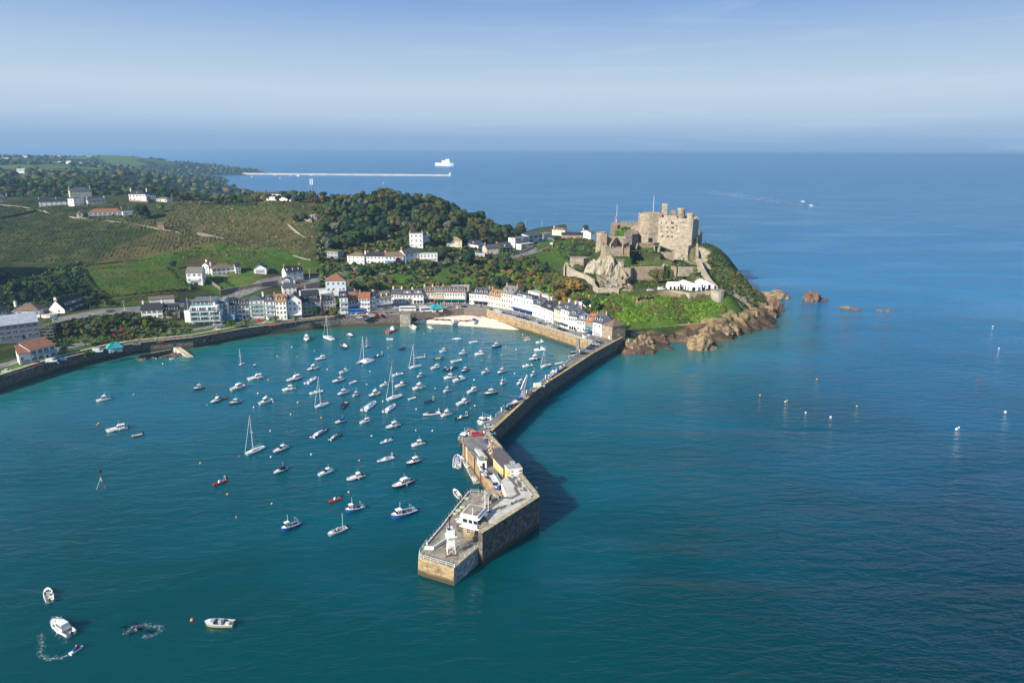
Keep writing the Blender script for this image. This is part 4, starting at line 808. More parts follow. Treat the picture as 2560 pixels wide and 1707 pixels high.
for i in range(26):       # ragged cliff feet round the point
    t = i/25; pts_ = [(1885, 822), (1915, 808), (1940, 796), (1947, 780), (1952, 768)]
    a_ = t*4; j = min(3, int(a_)); u = a_-j; p = W(pts_[j][0]*(1-u)+pts_[j+1][0]*u, pts_[j][1]*(1-u)+pts_[j+1][1]*u, 0)
    if i % 2: continue
    o = crag('rock', p.x-4+random.uniform(-2, 2), p.y+4, 0, random.uniform(3, 6), random.uniform(3, 5), random.uniform(4, 9), 90+i, 'orange brown cliff rock at the headland point', m_orock if i % 3 else m_drock, grp='rocks along the shore'); LAB.append(o)
# platform, shore wall, retaining walls, terrace wall and its round bastion
mb = MB(); q = [W(1562.6, 833, 6), W(1585, 838, 6), W(1609.6, 828, 6), W(1593, 820, 6)]; mb.prism([P2(v) for v in q], -1, 6, m_quayst, m_conc); o = mb.obj('stone_platform'); tag(o, 'flat-topped stone bathing platform above brown rocks', 'platform'); LAB.append(o)
def ww(name, k, pts, th, m, label, side=1, cren=0, cat='wall', cop=None):
    mb = MB(); w_ = []
    for x, y, zt, zb in pts: v = P3(k, x, y, zt); w_.append((v.x, v.y, zt, zb))
    wallrun(mb, w_, th, m, cren, side, cop or m_cope); o = mb.obj(name); tag(o, label, cat); LAB.append(o); return o
ww('shore_wall', 'E', [(1240, 790, 6.5, 0), (1270, 765, 7.5, 0), (1560, 740, 7.8, 0), (1860, 722, 8, 0), (2100, 695, 8, 2)], 1.5, mat('brown_masonry', (.36, .24, .13), rough=.95, scale=1.2, col2=(.15, .10, .07), brick=(1.2, .5)), 'brown stone wall above the tiny shingle cove')
ww('terrace_wall', 'E', [(960, 320, 20.5, 12), (1060, 320, 20.8, 13), (1230, 290, 21.2, 14), (1440, 255, 22.5, 15), (1600, 275, 23, 15), (1700, 295, 22.5, 14), (1900, 270, 23, 14), (2060, 255, 23.5, 14)], 1.0, m_stone2, 'pale stone terrace wall below the white marquees')
mb = MB(); p = P3('E', 2110, 262, 23.8); mb.prism(ngon(p.x, p.y+2, 4.4, 14), 10, 23.8, m_stone2, m_conc); o = mb.obj('round_bastion'); tag(o, 'round stone bastion at the seaward end of the terrace wall', 'bastion'); LAB.append(o)
ww('retaining_wall', 'E', [(575, 450, 16, 9), (640, 440, 16, 10), (800, 410, 16.2, 11), (948, 383, 16.5, 12)], 1.2, m_wallst, 'grey retaining wall under the brown roofed cottages')
ww('path_wall', 'E', [(650, 548, 11.3, 8), (760, 500, 12, 9), (860, 472, 12.8, 10), (960, 440, 14, 12), (1055, 395, 16, 13)], .5, m_stone2, 'low pale wall beside the path curving up to the castle')
ww('path_wall', 'E', [(680, 580, 10.5, 6), (710, 650, 9, 6), (750, 720, 7.5, 5), (790, 790, 7, 4)], .5, m_stone2, 'thin pale wall dropping down the grass behind the end house')
mb = MB(); q = WP([(1655, 838), (1700, 832), (1716, 828), (1716, 838), (1690, 848), (1660, 848)], .35); mb.add([(v.x, v.y, .35+(.5 if i < 3 else -.5)) for i, v in enumerate(q)], [tuple(range(5, -1, -1))], m_sand); o = mb.obj('cove_sand'); tag(o, kind='structure')
# marquees
m_tent = mat('white_canvas', (.86, .86, .86), rough=.6, var=.02)
def marquee(k, pa, pb, z, depth, h, rh, label, bays):
    a = P3(k, *pa, z); b = P3(k, *pb, z); L = (b-a).length; rz = math.atan2(b.y-a.y, b.x-a.x); t = thing('marquee', a, rz, label, 'marquee')
    mb = MB(); mb.add([(0, -.1, h), (L, -.1, h), (L, depth/2, h+rh), (0, depth/2, h+rh), (0, depth+.1, h), (L, depth+.1, h)], [(0, 1, 2, 3), (3, 2, 5, 4), (0, 3, 4), (1, 5, 2)], m_tent); mb.obj('roof', t)
    mb = MB()
    for i in range(bays+1):
        x = L*i/bays
        for y in (0, depth): mb.box(x-.12, x+.12, y-.12, y+.12, -1.5, h, m_tent)
        if i < bays:
            mb.box(x+.12, x+L/bays*.42, .02, .08, 0, h, m_tent); mb.box(x+.12, L*(i+1)/bays-.12, .03, .07, h-.4, h-.02, m_tent)
    mb.box(0, L, depth-.1, depth-.04, 0, h, m_tent); mb.box(.02, .08, .15, depth-.15, 0, h, m_tent); mb.box(L-.08, L-.02, .15, depth*.3, 0, h, m_tent); mb.box(L-.08, L-.02, depth*.6, depth-.15, 0, h, m_tent); mb.obj('frame_and_walls', t)
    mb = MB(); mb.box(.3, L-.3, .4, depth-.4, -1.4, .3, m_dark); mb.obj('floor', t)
marquee('E', (1520, 200), (1690, 262), 21.6, 9.5, 2.7, 1.7, 'large white marquee with open bays on the castle terrace', 5)
marquee('E', (1700, 262), (1866, 262), 21.6, 8.5, 2.7, 1.6, 'front right white marquee with two open bays', 2)
marquee('E', (1780, 180), (1925, 240), 22.3, 6, 2.7, 1.5, 'narrow white marquee behind the large one', 4)
marquee('E', (1400, 245), (1562, 245), 21.4, 6, 2.4, 2.4, 'small square white pavilion beside the parked van', 3)
# flagpoles
def pole(name, k, x, y, z, h, label, flag=None, r=.13, cat='flagpole'):
    p = P3(k, x, y, z); t = thing(name, p, 0, label, cat); mb = MB(); mb.tube((0, 0, -1), (0, 0, h), r, m_white, 6, r*.6); mb.obj('pole', t)
    if flag:
        mb = MB(); fm = mat('flag_cloth', (.75, .7, .7), rough=.8); n = 6
        for i in range(n):
            x0, x1 = i*.3, (i+1)*.3; mb.add([(x0, .1*math.sin(i*1.2), h-1.4), (x1, .1*math.sin((i+1)*1.2), h-1.45), (x1, .1*math.sin((i+1)*1.2), h-.2), (x0, .1*math.sin(i*1.2), h-.15)], [(0, 1, 2, 3)], flag)
        mb.obj('flag', t)
    return t
m_red = mat('red_paint', (.55, .03, .03), rough=.4, var=.05)
pole('flagpole', 'D', 1232, 225, 61.5, 14, 'tall white flagpole on top of the castle keep', None, .2)
pole('flagpole', 'D', 572, 540, 45.7, 22, 'white flagpole at the battery tower left of the keep', None, .18)
pole('flagpole', 'D', 545, 570, 45.7, 13, 'shorter pole with red flag beside the battery tower', m_red, .16)
# ---------------- houses ----------------
HW = {'white': (.79, .78, .75), 'cream': (.66, .60, .48), 'pale': (.62, .70, .62), 'blue': (.12, .30, .52), 'lblue': (.60, .68, .74), 'green': (.03, .22, .12), 'yellow': (.62, .48, .20), 'stone': (.36, .27, .18), 'lime': (.60, .62, .40), 'pink': (.70, .52, .45), 'ivy': (.04, .09, .025), 'grey': (.34, .35, .36), 'brick': (.42, .26, .16)}
HR = {'slate': (.085, .09, .105), 'dark': (.035, .038, .045), 'grey': (.20, .185, .16), 'brown': (.19, .14, .095), 'terra': (.27, .125, .07), 'red': (.36, .13, .06), 'rust': (.34, .18, .08), 'tan': (.34, .24, .11), 'metal': (.40, .44, .48), 'green': (.12, .17, .04), 'light': (.42, .44, .44), 'teal': (.03, .36, .38), 'lslate': (.16, .18, .20)}
def wm(k): return mat('wall_'+k, HW[k], rough=.75, var=.05 if k not in ('stone', 'ivy', 'brick') else .35, scale=.5 if k not in ('stone', 'ivy', 'brick') else 1.5)
def rm(k): return mat('roof_'+k, HR[k], rough=.75 if k != 'metal' else .4, var=.22, scale=.8, stretch=(1, 1, 5))
def house(k, pa, pb, z, depth, h, roof, rh, wall, rc, rows, cols, label, chim='', dorm=0, ext=(), cat='house', name='house', flip=1, ww_=1.25, wh=1.75, side=True, gr=None, ground=0):
    """front foot line pa->pb in survey window k; roof: g gable, h hip, f flat, x gable facing us, m mono"""
    if z is None: A = G(*Z(k, *pa)); z = A.z-.2
    A = P3(k, *pa, z); B = P3(k, *pb, z); L = (B-A).length; rz = math.atan2(B.y-A.y, B.x-A.x)
    t = thing(name, A, rz, label, cat, gr); wmt = wm(wall); rmt = rm(rc); ov = .35; D = depth
    mb = MB()
    if roof in 'gm':
        mb.box(0, L, 0, D, -4, h, wmt)
        if roof == 'g':
            for x in (.002, L-.002): mb.add([(x, .05, h), (x, D-.05, h), (x, D/2, h+rh-.1)], [(0, 1, 2) if x > 1 else (0, 2, 1)], wmt)
        else:
            for x in (.002, L-.002): mb.add([(x, .02, h), (x, D-.02, h), (x, D-.02, h+rh-.1)], [(0, 1, 2) if x > 1 else (0, 2, 1)], wmt)
            mb.add([(0, D, h), (L, D, h), (L, D, h+rh-.1), (0, D, h+rh-.1)], [(0, 3, 2, 1)], wmt)
    elif roof == 'x':
        mb.box(0, L, 0, D, -4, h, wmt)
        for y in (.002, D-.002): mb.add([(.05, y, h), (L-.05, y, h), (L/2, y, h+rh-.1)], [(0, 1, 2) if y < 1 else (0, 2, 1)], wmt)
    else: mb.box(0, L, 0, D, -4, h, wmt)
    mb.obj('wall', t)
    mb = MB(); T = .22
    def slab(q):
        n = (Vector(q[1])-Vector(q[0])).cross(Vector(q[-1])-Vector(q[0])).normalized()*T
        if n.z < 0: q = q[::-1]; n = -n
        m_ = len(q); lo = [Vector(v) for v in q]; up = [v+n for v in lo]
        mb.add(lo+up, [tuple(range(m_, 2*m_)), tuple(range(m_-1, -1, -1))]+[(i, (i+1) % m_, m_+(i+1) % m_, m_+i) for i in range(m_)], rmt)
    s = rh/(D/2) if roof in 'gh' else 0
    if roof == 'g':
        slab([(-ov, -ov, h-s*ov), (L+ov, -ov, h-s*ov), (L+ov, D/2, h+rh), (-ov, D/2, h+rh)]); slab([(-ov, D/2, h+rh), (L+ov, D/2, h+rh), (L+ov, D+ov, h-s*ov), (-ov, D+ov, h-s*ov)])
    elif roof == 'm': slab([(-ov, -ov, h-.1), (L+ov, -ov, h-.1), (L+ov, D+ov, h+rh), (-ov, D+ov, h+rh)])
    elif roof == 'x':
        s = rh/(L/2); slab([(-ov, -ov, h-s*ov), (L/2, -ov, h+rh), (L/2, D+ov, h+rh), (-ov, D+ov, h-s*ov)]); slab([(L/2, -ov, h+rh), (L+ov, -ov, h-s*ov), (L+ov, D+ov, h-s*ov), (L/2, D+ov, h+rh)])
    elif roof == 'h':
        r0 = min(L/2-.01, D/2); a, b, c, d = (-ov, -ov, h), (L+ov, -ov, h), (L+ov, D+ov, h), (-ov, D+ov, h); e, f = (r0, D/2, h+rh), (L-r0, D/2, h+rh)
        mb.add([a, b, c, d, e, f], [(0, 1, 5, 4), (1, 2, 5), (2, 3, 4, 5), (3, 0, 4), (3, 2, 1, 0)], rmt)
    elif roof == 'b':      # barrel
        n = 8
        for i in range(n):
            x0, x1 = L*i/n, L*(i+1)/n; z0, z1 = h+rh*math.sin(math.pi*i/n), h+rh*math.sin(math.pi*(i+1)/n); slab([(x0, -ov, z0), (x1, -ov, z1), (x1, D, z1), (x0, D, z0)])
    else:
        mb.box(-.15, L+.15, -.15, D+.15, h, h+.35, wmt if rc != 'green' else rmt); mb.box(.3, L-.3, .3, D-.3, h+.355, h+.37, rmt)
    if roof in 'gh' and rh > 1.5: mb.tube((.5 if roof == 'g' else D/2, D/2, h+rh+.2), (L-.5 if roof == 'g' else L-D/2, D/2, h+rh+.2), .12, rmt, 5)
    ro = mb.obj('roof', t); cm = wm('white' if 'w' in chim else 'cream' if 'c' in chim else 'stone' if 's' in chim else 'brick')
    for ch in chim:
        if ch not in 'lrm': continue
        x = .6 if ch == 'l' else L-.6 if ch == 'r' else L/2; mb = MB(); mb.box(x-.5, x+.5, D/2-.8, D/2+.8, h+rh*.5, h+rh+1.7, cm); pm = mat('chimney_pot', (.45, .18, .08), rough=.8)
        for q in (-.45, .1, .5): mb.tube((x, D/2+q, h+rh+1.7), (x, D/2+q, h+rh+2.3), .14, pm, 6)
        mb.obj('chimney', ro)
    dw = wm('white')
    for i in range(dorm):
        x = L*(i+.5)/dorm; w_ = min(1.0, L/dorm*.32); y0 = D*.10 if roof != 'f' else 1; zb = h+s*y0; mb = MB(); mb.box(x-w_, x+w_, y0, D*.42, zb-.1, zb+1.7, dw); 
        mb.add([(x-w_-.15, y0-.15, zb+1.7), (x+w_+.15, y0-.15, zb+1.7), (x+w_+.15, D*.45, zb+1.9), (x-w_-.15, D*.45, zb+1.9), (x, y0-.15, zb+2.4), (x, D*.45, zb+2.4)], [(0, 1, 4), (0, 4, 5, 3), (1, 2, 5, 4), (0, 3, 2, 1)], rmt)
        mb.box(x-w_*.7, x+w_*.7, y0-.02, y0+.1, zb+.35, zb+1.5, m_glass); mb.obj('dormer', ro)
    if 'wd' in ext: mb = MB(); y0 = D*.12; zb = h+s*y0; mb.box(L*.15, L*.85, y0, D*.42, zb-.1, zb+1.8, dw); mb.box(L*.1, L*.9, y0-.3, D*.48, zb+1.8, zb+2.0, rmt); mb.obj('dormer', ro); [inst('window', WM['g'], t, (L*(.3+.4*i), y0-.05, zb+1.0), (0, 0, 0), (L*.28, 1, 1.2)) for i in (0, 1)]
    fl = (h-.3)/max(rows, 1)
    for r in range(rows):
        for c_ in range(cols):
            if 'shop' in ext and r == 0: continue
            x = L*(c_+.5)/cols; zz = .25+fl*r+fl*.55
            if r == 0 and c_ == cols//2 and ground == 0 and cols > 1: continue
            big = 'big' in ext; inst('window', WM['g' if big else 'w'], t, (x, -.03, zz), (0, 0, 0), (L/cols*.8 if big else ww_, 1, fl*.66 if big else min(wh, fl*.6)))
    if cols > 1 and ground == 0 and 'shop' not in ext:
        x = L*(cols//2+.5)/cols; mb = MB(); mb.box(x-.5, x+.5, -.06, .05, 0, 2.1, m_glass if 'big' in ext else wm('grey' if wall == 'white' else 'white')); mb.obj('door', t)
    if side:
        for r in range(rows): inst('window', WM['w'], t, (L+.03, D*.5, .25+fl*r+fl*.55), (0, 0, math.pi/2), (ww_, 1, min(wh, fl*.6))); inst('window', WM['w'], t, (-.03, D*.35, .25+fl*r+fl*.55), (0, 0, -math.pi/2), (ww_, 1, min(wh, fl*.6)))
    if 'shop' in ext:
        mb = MB(); mb.box(.5, L-.5, -.08, .02, .3, 2.5, m_glass)
        for i in range(4): x = .4+(L-.8)*i/3; mb.box(x-.15, x+.15, -.12, .0, 0, 2.7, wm('white'))
        mb.obj('shopfront', t)
    for e in ext:
        if e.startswith('aw_'):
            am = {'black': m_dark, 'navy': mat('navy_canvas', (.02, .04, .16), rough=.8), 'green': mat('green_canvas', (.0, .16, .10), rough=.8), 'white': m_tent}[e[3:]]
            mb = MB(); mb.add([(.3, -.05, 3.0), (L-.3, -.05, 3.0), (L-.3, -1.8, 2.4), (.3, -1.8, 2.4), (.3, -1.8, 2.15), (L-.3, -1.8, 2.15)], [(0, 3, 2, 1), (3, 4, 5, 2)], am); mb.obj('awning', t)
    if 'bal' in ext:
        for r in range(1, rows):
            mb = MB(); zz = .2+fl*r; mb.box(-.1, L+.1, -1.5, -.01, zz-.2, zz, wm('white')); mb.obj('balcony_slab', t); mb = MB(); mb.box(0, L, -1.48, -1.42, zz+.05, zz+1.0, mat('balcony_glass', (.16, .30, .32), rough=.08, var=.05)); mb.box(0, L, -1.5, -1.4, zz+1.0, zz+1.06, wm('white')); mb.obj('balustrade', t)
    if 'flw' in ext:
        for c_ in range(cols): mb = MB(); x = L*(c_+.5)/cols; mb.box(x-.5, x+.5, -.35, -.02, .25+fl+.1, .25+fl+.45, m_red); mb.obj('flower_box', t)
    if 'blow' in ext: mb = MB(); mb.box(-.02, L+.02, -.1, .05, 0, 3, wm('blue')); mb.obj('blue_ground_floor', t)
    if 'gar' in ext: mb = MB(); mb.box(L*.15, L*.85, -.08, .05, 0, 2.3, wm('grey')); mb.obj('garage_door', t)
    if 'gargle' in ext: pass
    return t
H = house
# quayside front row, left to right
H('M', (190,960), (470,945), 9.5, 10, 6.0, 'g', 3.2, 'white', 'dark', 2, 4, 'white house with dark roof and end chimneys above the palm garden', 'lrw', 0, ('big',))
H('M', (475,952), (690,935), 9.0, 9, 4.6, 'g', 3.6, 'cream', 'dark', 1, 4, 'low cream wing with three dormers beside the apartment block', '', 3)
H('M', (285,745), (620,716), 13.2, 6, 2.6, 'g', 1.3, 'white', 'brown', 1, 0, 'long low white shed with brown roof beside the hill road', '', side=False)
# apartment block, stepped floors with glass balconies
A = P3('M', 840, 1050, ZQ); B = P3('M', 1240, 1035, ZQ); L = (B-A).length; t = thing('apartment_block', A, math.atan2(B.y-A.y, B.x-A.x), 'large white five storey apartment block with glass balconies', 'apartment block')
mb = MB(); mb.box(0, L, 3, 19, -1, 8.8, wm('white')); mb.box(0, L-1.5, 3.5, 19, 8.8, 11.8, wm('white')); mb.box(-4.6, 0, 6, 17, -1, 9.5, wm('white')); mb.obj('wall', t)
mb = MB(); mb.box(1.2, L-3.5, 6, 18, 11.8, 14.4, wm('white')); mb.box(.6, L-3, 5, 18.5, 14.4, 14.8, rm('lslate')); mb.add([(-5, 5.5, 9.4), (0, 5.5, 9.4), (0, 11.5, 13), (-5, 11.5, 13), (0, 17.5, 9.4), (-5, 17.5, 9.4)], [(0, 1, 2, 3), (3, 2, 4, 5), (0, 3, 5), (1, 4, 2)], rm('dark')); mb.obj('roof', t)
for r in range(5):
    z0 = r*2.9+.1; y0 = 1.2 if r else 3; x1 = L if r < 3 else L-1.5 if r == 3 else L-4
    if r:
        mb = MB(); mb.box(-.1, x1+.1, y0-.6 if r < 4 else 4, 3.2 if r < 4 else 6, z0-.35, z0, wm('white')); mb.obj('balcony_slab', t)
        mb = MB(); yy = y0-.55 if r < 4 else 4.1; mb.box(.1, x1-.1, yy, yy+.06, z0+.03, z0+1.0, mat('balcony_glass', (.16, .30, .32), rough=.08, var=.05)); mb.obj('balustrade', t)
    if r and r < 4:
        for i in range(4): mb = MB(); x = (x1-.4)*i/3; mb.box(x, x+.4, y0-.5, 3.1, z0, z0+2.5, wm('white')); mb.obj('pier', t)
    for i in range(5): inst('window', WM['g'], t, ((x1-1)*(i+.5)/5+.5, (2.95 if r < 3 else 3.45 if r == 3 else 5.95), z0+1.3), (0, 0, 0), ((x1-1)/5*.86, 1, 2.2))
H('M', (1215,985), (1350,980), ZQ, 12, 11.5, 'b', 1.8, 'white', 'light', 4, 2, 'building with curved pale roof beside the apartment block', '', 0, ('big','bal'))
H('M', (1352,960), (1480,950), ZQ, 11, 9.5, 'g', 3.5, 'white', 'dark', 3, 3, 'white terrace house with dark roof beside the curved roof', '', 2, ('blow','bal'))
H('M', (1482,950), (1630,940), ZQ, 11, 9.0, 'g', 3.2, 'white', 'slate', 3, 3, 'white terrace house with two round topped dormers', '', 2, ('big',))
H('M', (1640,940), (1830,930), ZQ, 12, 11.5, 'h', 2.5, 'pale', 'slate', 4, 3, 'pale tall house with slate hip roof and yellow garage below', 'rw', 0, ('bal',))
H('M', (1850,960), (1970,958), ZQ, 11, 12, 'g', 3.0, 'white', 'slate', 4, 2, 'tall white house with slate roof left of the orange roofed one', 'rb', 1, ('bal',))
H('M', (1985,962), (2130,958), ZQ, 11, 12, 'g', 3.6, 'white', 'rust', 4, 3, 'tall white house with bright orange roof and two dormers', '', 2)
H('M', (2150,940), (2330,930), ZQ, 12, 11.5, 'x', 3.5, 'white', 'slate', 3, 3, 'white gable fronted house right of the orange roofed one', 'rw', 0, ('aw_white',))
H('N', (200,900), (440,880), ZQ, 14, 9.0, 'g', 6.0, 'cream', 'dark', 3, 4, 'big chalet style house with dark roof and glazed balconies', '', 0, ('big','bal','wd'))
H('N', (480,835), (640,820), ZQ+.5, 11, 6.5, 'g', 3.6, 'white', 'grey', 2, 4, 'low white house with grey roof and two white dormers', 'rb', 2)
H('N', (700,880), (808,875), ZQ, 11, 11, 'g', 3.0, 'white', 'dark', 3, 2, 'tall narrow white house with garage door by the car park', 'lb', 0, ('wd','bal'))
H('N', (780,842), (930,832), ZQ, 12, 7.0, 'g', 4.8, 'white', 'terra', 2, 4, 'blue fronted house with long terracotta roof', 'rb', 1, ('blow',))
H('N', (950,848), (1098,845), ZQ, 11, 9.2, 'g', 2.6, 'white', 'red', 3, 4, 'white house with bright red roof behind the blue bus', 'lb', 0, ('big',))
H('N', (1100,832), (1172,830), ZQ, 10, 9.5, 'g', 2.4, 'white', 'dark', 3, 2, 'narrow white house squeezed beside the black awning pub', '')
H('N', (1178,828), (1390,802), ZQ, 11, 7.5, 'g', 3.6, 'white', 'grey', 2, 4, 'white pub with black awnings and flat white dormers', 'lw', 3, ('aw_black',))
H('N', (510,600), (778,592), 11.5, 13, 8.5, 'h', 4.6, 'lblue', 'terra', 2, 4, 'large pale blue villa with terracotta hip roof', '', 0, (), ww_=1.6)
H('N', (740,655), (940,632), 8.0, 12, 3.6, 'b', 1.2, 'grey', 'light', 1, 0, 'low building with pale curved roof behind the red roofs', '', side=False)
H('N', (200,645), (560,622), 8.5, 9, 3.0, 'f', .4, 'white', 'light', 1, 0, 'low flat white roofed building below the pale blue villa', '', side=False)
H('N', (1385,740), (1520,742), ZQ, 10, 6.6, 'g', 3.0, 'white', 'slate', 2, 4, 'detached white end house with slate roof facing the buses', 'lrc')
H('N', (1525,742), (1668,742), ZQ, 10, 6.4, 'g', 2.8, 'white', 'slate', 2, 3, 'white house with wide dormer next to the detached end house', 'rc', 0, ('wd',))
H('N', (1672,745), (1812,745), ZQ, 10, 6.6, 'g', 3.0, 'white', 'slate', 2, 3, 'white house with wide dormer beside the twin gabled bar', '', 0, ('wd','shop'))
H('N', (1820,735), (1950,732), ZQ, 10, 7.6, 'g', 3.2, 'cream', 'brown', 2, 3, 'twin gabled cream bar with black shopfront', 'lrc', 2, ('shop','aw_black'))
H('N', (1955,735), (2082,735), ZQ, 10, 8.0, 'g', 3.0, 'cream', 'grey', 2, 4, 'cream hotel with red flower boxes and green awning', 'rb', 3, ('flw','shop','aw_green'))
H('N', (2088,735), (2372,738), ZQ, 11, 7.8, 'g', 3.2, 'white', 'brown', 2, 8, 'long white restaurant with brown roof, red flowers and green awning', 'r', 5, ('flw','shop','aw_green'))
H('N', (2180,640), (2420,640), 9, 10, 6.0, 'f', .4, 'grey', 'light', 1, 0, 'grey flat roofed building behind the long restaurant', '', side=False)
# row down the quay
H('S', (158,470), (206,478), ZQ, 9, 7.0, 'f', .4, 'pale', 'grey', 2, 2, 'small pale green flat roofed house at the corner', '')
H('S', (207,478), (374,492), ZQ, 11, 8.0, 'g', 3.4, 'white', 'slate', 2, 4, 'white house with black awning at the corner of the quay', 'r', 3, ('shop','aw_black'))
H('S', (378,492), (530,522), ZQ, 10, 7.6, 'g', 3.6, 'cream', 'rust', 2, 5, 'cream house with orange brown roof in the quay row', 'l', 3)
H('S', (532,522), (668,548), ZQ, 12, 11, 'g', 4.4, 'cream', 'grey', 3, 5, 'tall cream house with big grey roof and heavy chimneys', 'lrs', 2)
H('S', (670,550), (902,612), ZQ, 12, 10.5, 'f', .5, 'lblue', 'slate', 2, 6, 'long white hotel with glazed top floor and navy awning', 'lms', 0, ('wd','shop','aw_navy'))
H('S', (905,612), (998,640), ZQ, 11, 8.4, 'g', 3.8, 'white', 'slate', 2, 4, 'white house with single dormer right of the hotel', 'lb', 1)
H('S', (1001,641), (1138,698), ZQ, 11, 8.0, 'g', 3.8, 'white', 'dark', 2, 5, 'plain white house with blue door in the quay row', 'lrc', 1)
H('S', (1150,703), (1226,735), ZQ, 11, 10, 'g', 2.8, 'lime', 'slate', 3, 3, 'lime green tinted cafe house in the quay row', '', 1, ('shop',))
H('S', (1230,737), (1320,770), ZQ, 12, 11.6, 'g', 3.6, 'white', 'slate', 3, 3, 'tallest white house with broad white chimneys near the quay end', 'lrw', 1, ('aw_black',))
H('S', (1322,771), (1416,790), ZQ, 12, 8.8, 'g', 4.4, 'white', 'slate', 2, 4, 'white pub house right of the tallest white house', 'rb', 1, ('shop',))
H('S', (1418,791), (1514,806), ZQ, 11, 7.0, 'g', 3.2, 'white', 'lslate', 2, 3, 'small white house with pale blue dormer left of the green house', '', 0, ('wd',))
H('S', (1517,808), (1601,832), ZQ, 10, 7.2, 'g', 4.0, 'green', 'red', 2, 4, 'narrow green house with orange tiled roof', 'r', 2, ('flw',))
H('S', (1604,833), (1710,857), ZQ, 11, 8.0, 'g', 4.6, 'white', 'slate', 2, 2, 'white house with pale blue garage doors beside the end house', 'rs', 2, ('gar',))
H('S', (1713,858), (1832,893), ZQ, 11, 7.6, 'h', 3.0, 'stone', 'brown', 2, 2, 'brown stone end house with hipped roof at the pier root', '')
H('S', (1235,640), (1470,700), 11, 8, 6.5, 'f', .4, 'white', 'dark', 1, 0, 'white rear extension behind the tallest houses of the quay', '', side=False) if 0 else None
H('S', (850,400), (1125,480), 8.5, 6, 5.0, 'f', .4, 'white', 'light', 1, 4, 'white rear building behind the quay hotel', '', side=False)
H('S', (1440,560), (1580,600), 9, 7, 6.5, 'f', .4, 'white', 'slate', 1, 0, 'white outbuilding behind the quay row under the castle garden', '', side=False)
# villas behind the front
H('M', (790,470), (1000,465), None, 10, 7.6, 'g', 3.2, 'white', 'grey', 2, 3, 'white villa with grey roof and garages beside the green field', '', 0, ('gar',), ww_=1.8)
H('M', (1130,378), (1440,350), None, 11, 5.4, 'h', 2.8, 'white', 'brown', 2, 5, 'long white villa with brown tiled roof above a lawn', 'lw', 0, ('big',))
H('M', (1442,350), (1512,345), None, 9, 5.8, 'g', 2.2, 'white', 'dark', 2, 2, 'small white dark roofed wing right of the long villa', '', 0, ('bal',))
H('M', (1000,340), (1085,345), None, 10, 6.4, 'x', 1.8, 'white', 'brown', 2, 2, 'white link house between the two villas by the field', 'lw')
H('M', (1685,335), (1850,330), None, 9, 3.4, 'x', 2.8, 'white', 'slate', 1, 0, 'white gabled double garage beside the drive', '', 0, ('gar',), name='garage', side=False)
H('M', (2120,425), (2345,400), None, 9, 5.6, 'g', 3.8, 'white', 'dark', 2, 3, 'white cottage with dark mansard roof and orange chimneys', 'lrb', 3)
H('M', (2060,475), (2165,470), None, 6, 2.8, 'x', 1.4, 'white', 'slate', 1, 0, 'small white garage below the mansard cottage', '', 0, ('gar',), name='garage', side=False)
H('M', (2075,620), (2255,606), None, 7, 5.0, 'g', 2.6, 'white', 'slate', 2, 3, 'small white cottage with slate roof against the high stone wall', 'lrw')
H('A', (0,735), (110,700), 14.2, 9, 5.0, 'g', 2, 'white', 'dark', 2, 3, 'white house cut by the left edge above the scaffolded building', '', 0, ('big',))
H('Y', (150,800), (520,785), 14.2, 12, 3.4, 'h', 3.4, 'white', 'brown', 1, 5, 'white bungalow with brown hipped roof and sun terrace', 'lw', 0, ('big',))
H('Y', (850,755), (1150,655), 14, 10, 3.0, 'g', 5.2, 'white', 'dark', 1, 4, 'white A frame house with dark steep roof under the dark hillside', 'lc', 0, ('big','wd'))
H('Y', (420,1395), (745,1315), ZQ, 9, 6.6, 'm', 2.6, 'white', 'terra', 2, 4, 'white house with long terracotta roof by the shore road', '', 0, ('big','bal'))
H('Y', (265,1425), (418,1400), ZQ, 9, 5.6, 'm', 2.6, 'white', 'terra', 1, 2, 'terracotta roofed wing with white garage by the shore road', '', 0, ('gar',))
H('Y', (0,1120), (530,1050), 9.2, 13, 8.5, 'm', 3.2, 'grey', 'metal', 3, 6, 'building under repair with blue grey metal roof behind scaffolding', '', 0, ('big',))
mb = MB(); t = thing('scaffolding', P3('Y', 545, 1075, 8.2), math.radians(8), 'scaffold stair tower at the end of the metal roofed building', 'scaffolding')
for i in range(5):
    for j in range(3): mb.tube((i*1.6, j*1.6, 0), (i*1.6, j*1.6, 8.5), .07, m_metal, 5)
for k_ in range(5):
    for j in range(3): mb.tube((0, j*1.6, 1.8*k_+.6), (6.4, j*1.6, 1.8*k_+.6), .06, m_metal, 5)
    if k_ < 4: mb.tube((1.6*(k_ % 3), 0, 1.8*k_), (1.6*(k_ % 3)+2.6, 0, 1.8*k_+1.8), .09, m_metal, 5)
mb.obj('poles', t); mb = MB()
for k_ in range(4): mb.box(0, 6.4, .1, 1.5, 1.8*k_+.65, 1.8*k_+.72, m_wood)
mb.obj('boards', t)
mb = MB(); t = thing('scaffolding', P3('M', 1235, 1000, ZQ), math.radians(4), 'blue sheeted scaffolding in front of the curved roof building', 'scaffolding')
for i in range(6):
    for j in range(2): mb.tube((i*1.9, -j*1.5, 0), (i*1.9, -j*1.5, 7.5), .06, m_metal, 5)
for k_ in range(4): mb.tube((0, -1.5, 1.9*k_+.8), (9.5, -1.5, 1.9*k_+.8), .06, m_metal, 5)
mb.obj('poles', t); mb = MB(); mb.box(0, 9.5, -1.3, -1.25, 2.2, 5.6, wm('blue')); mb.obj('sheeting', t)
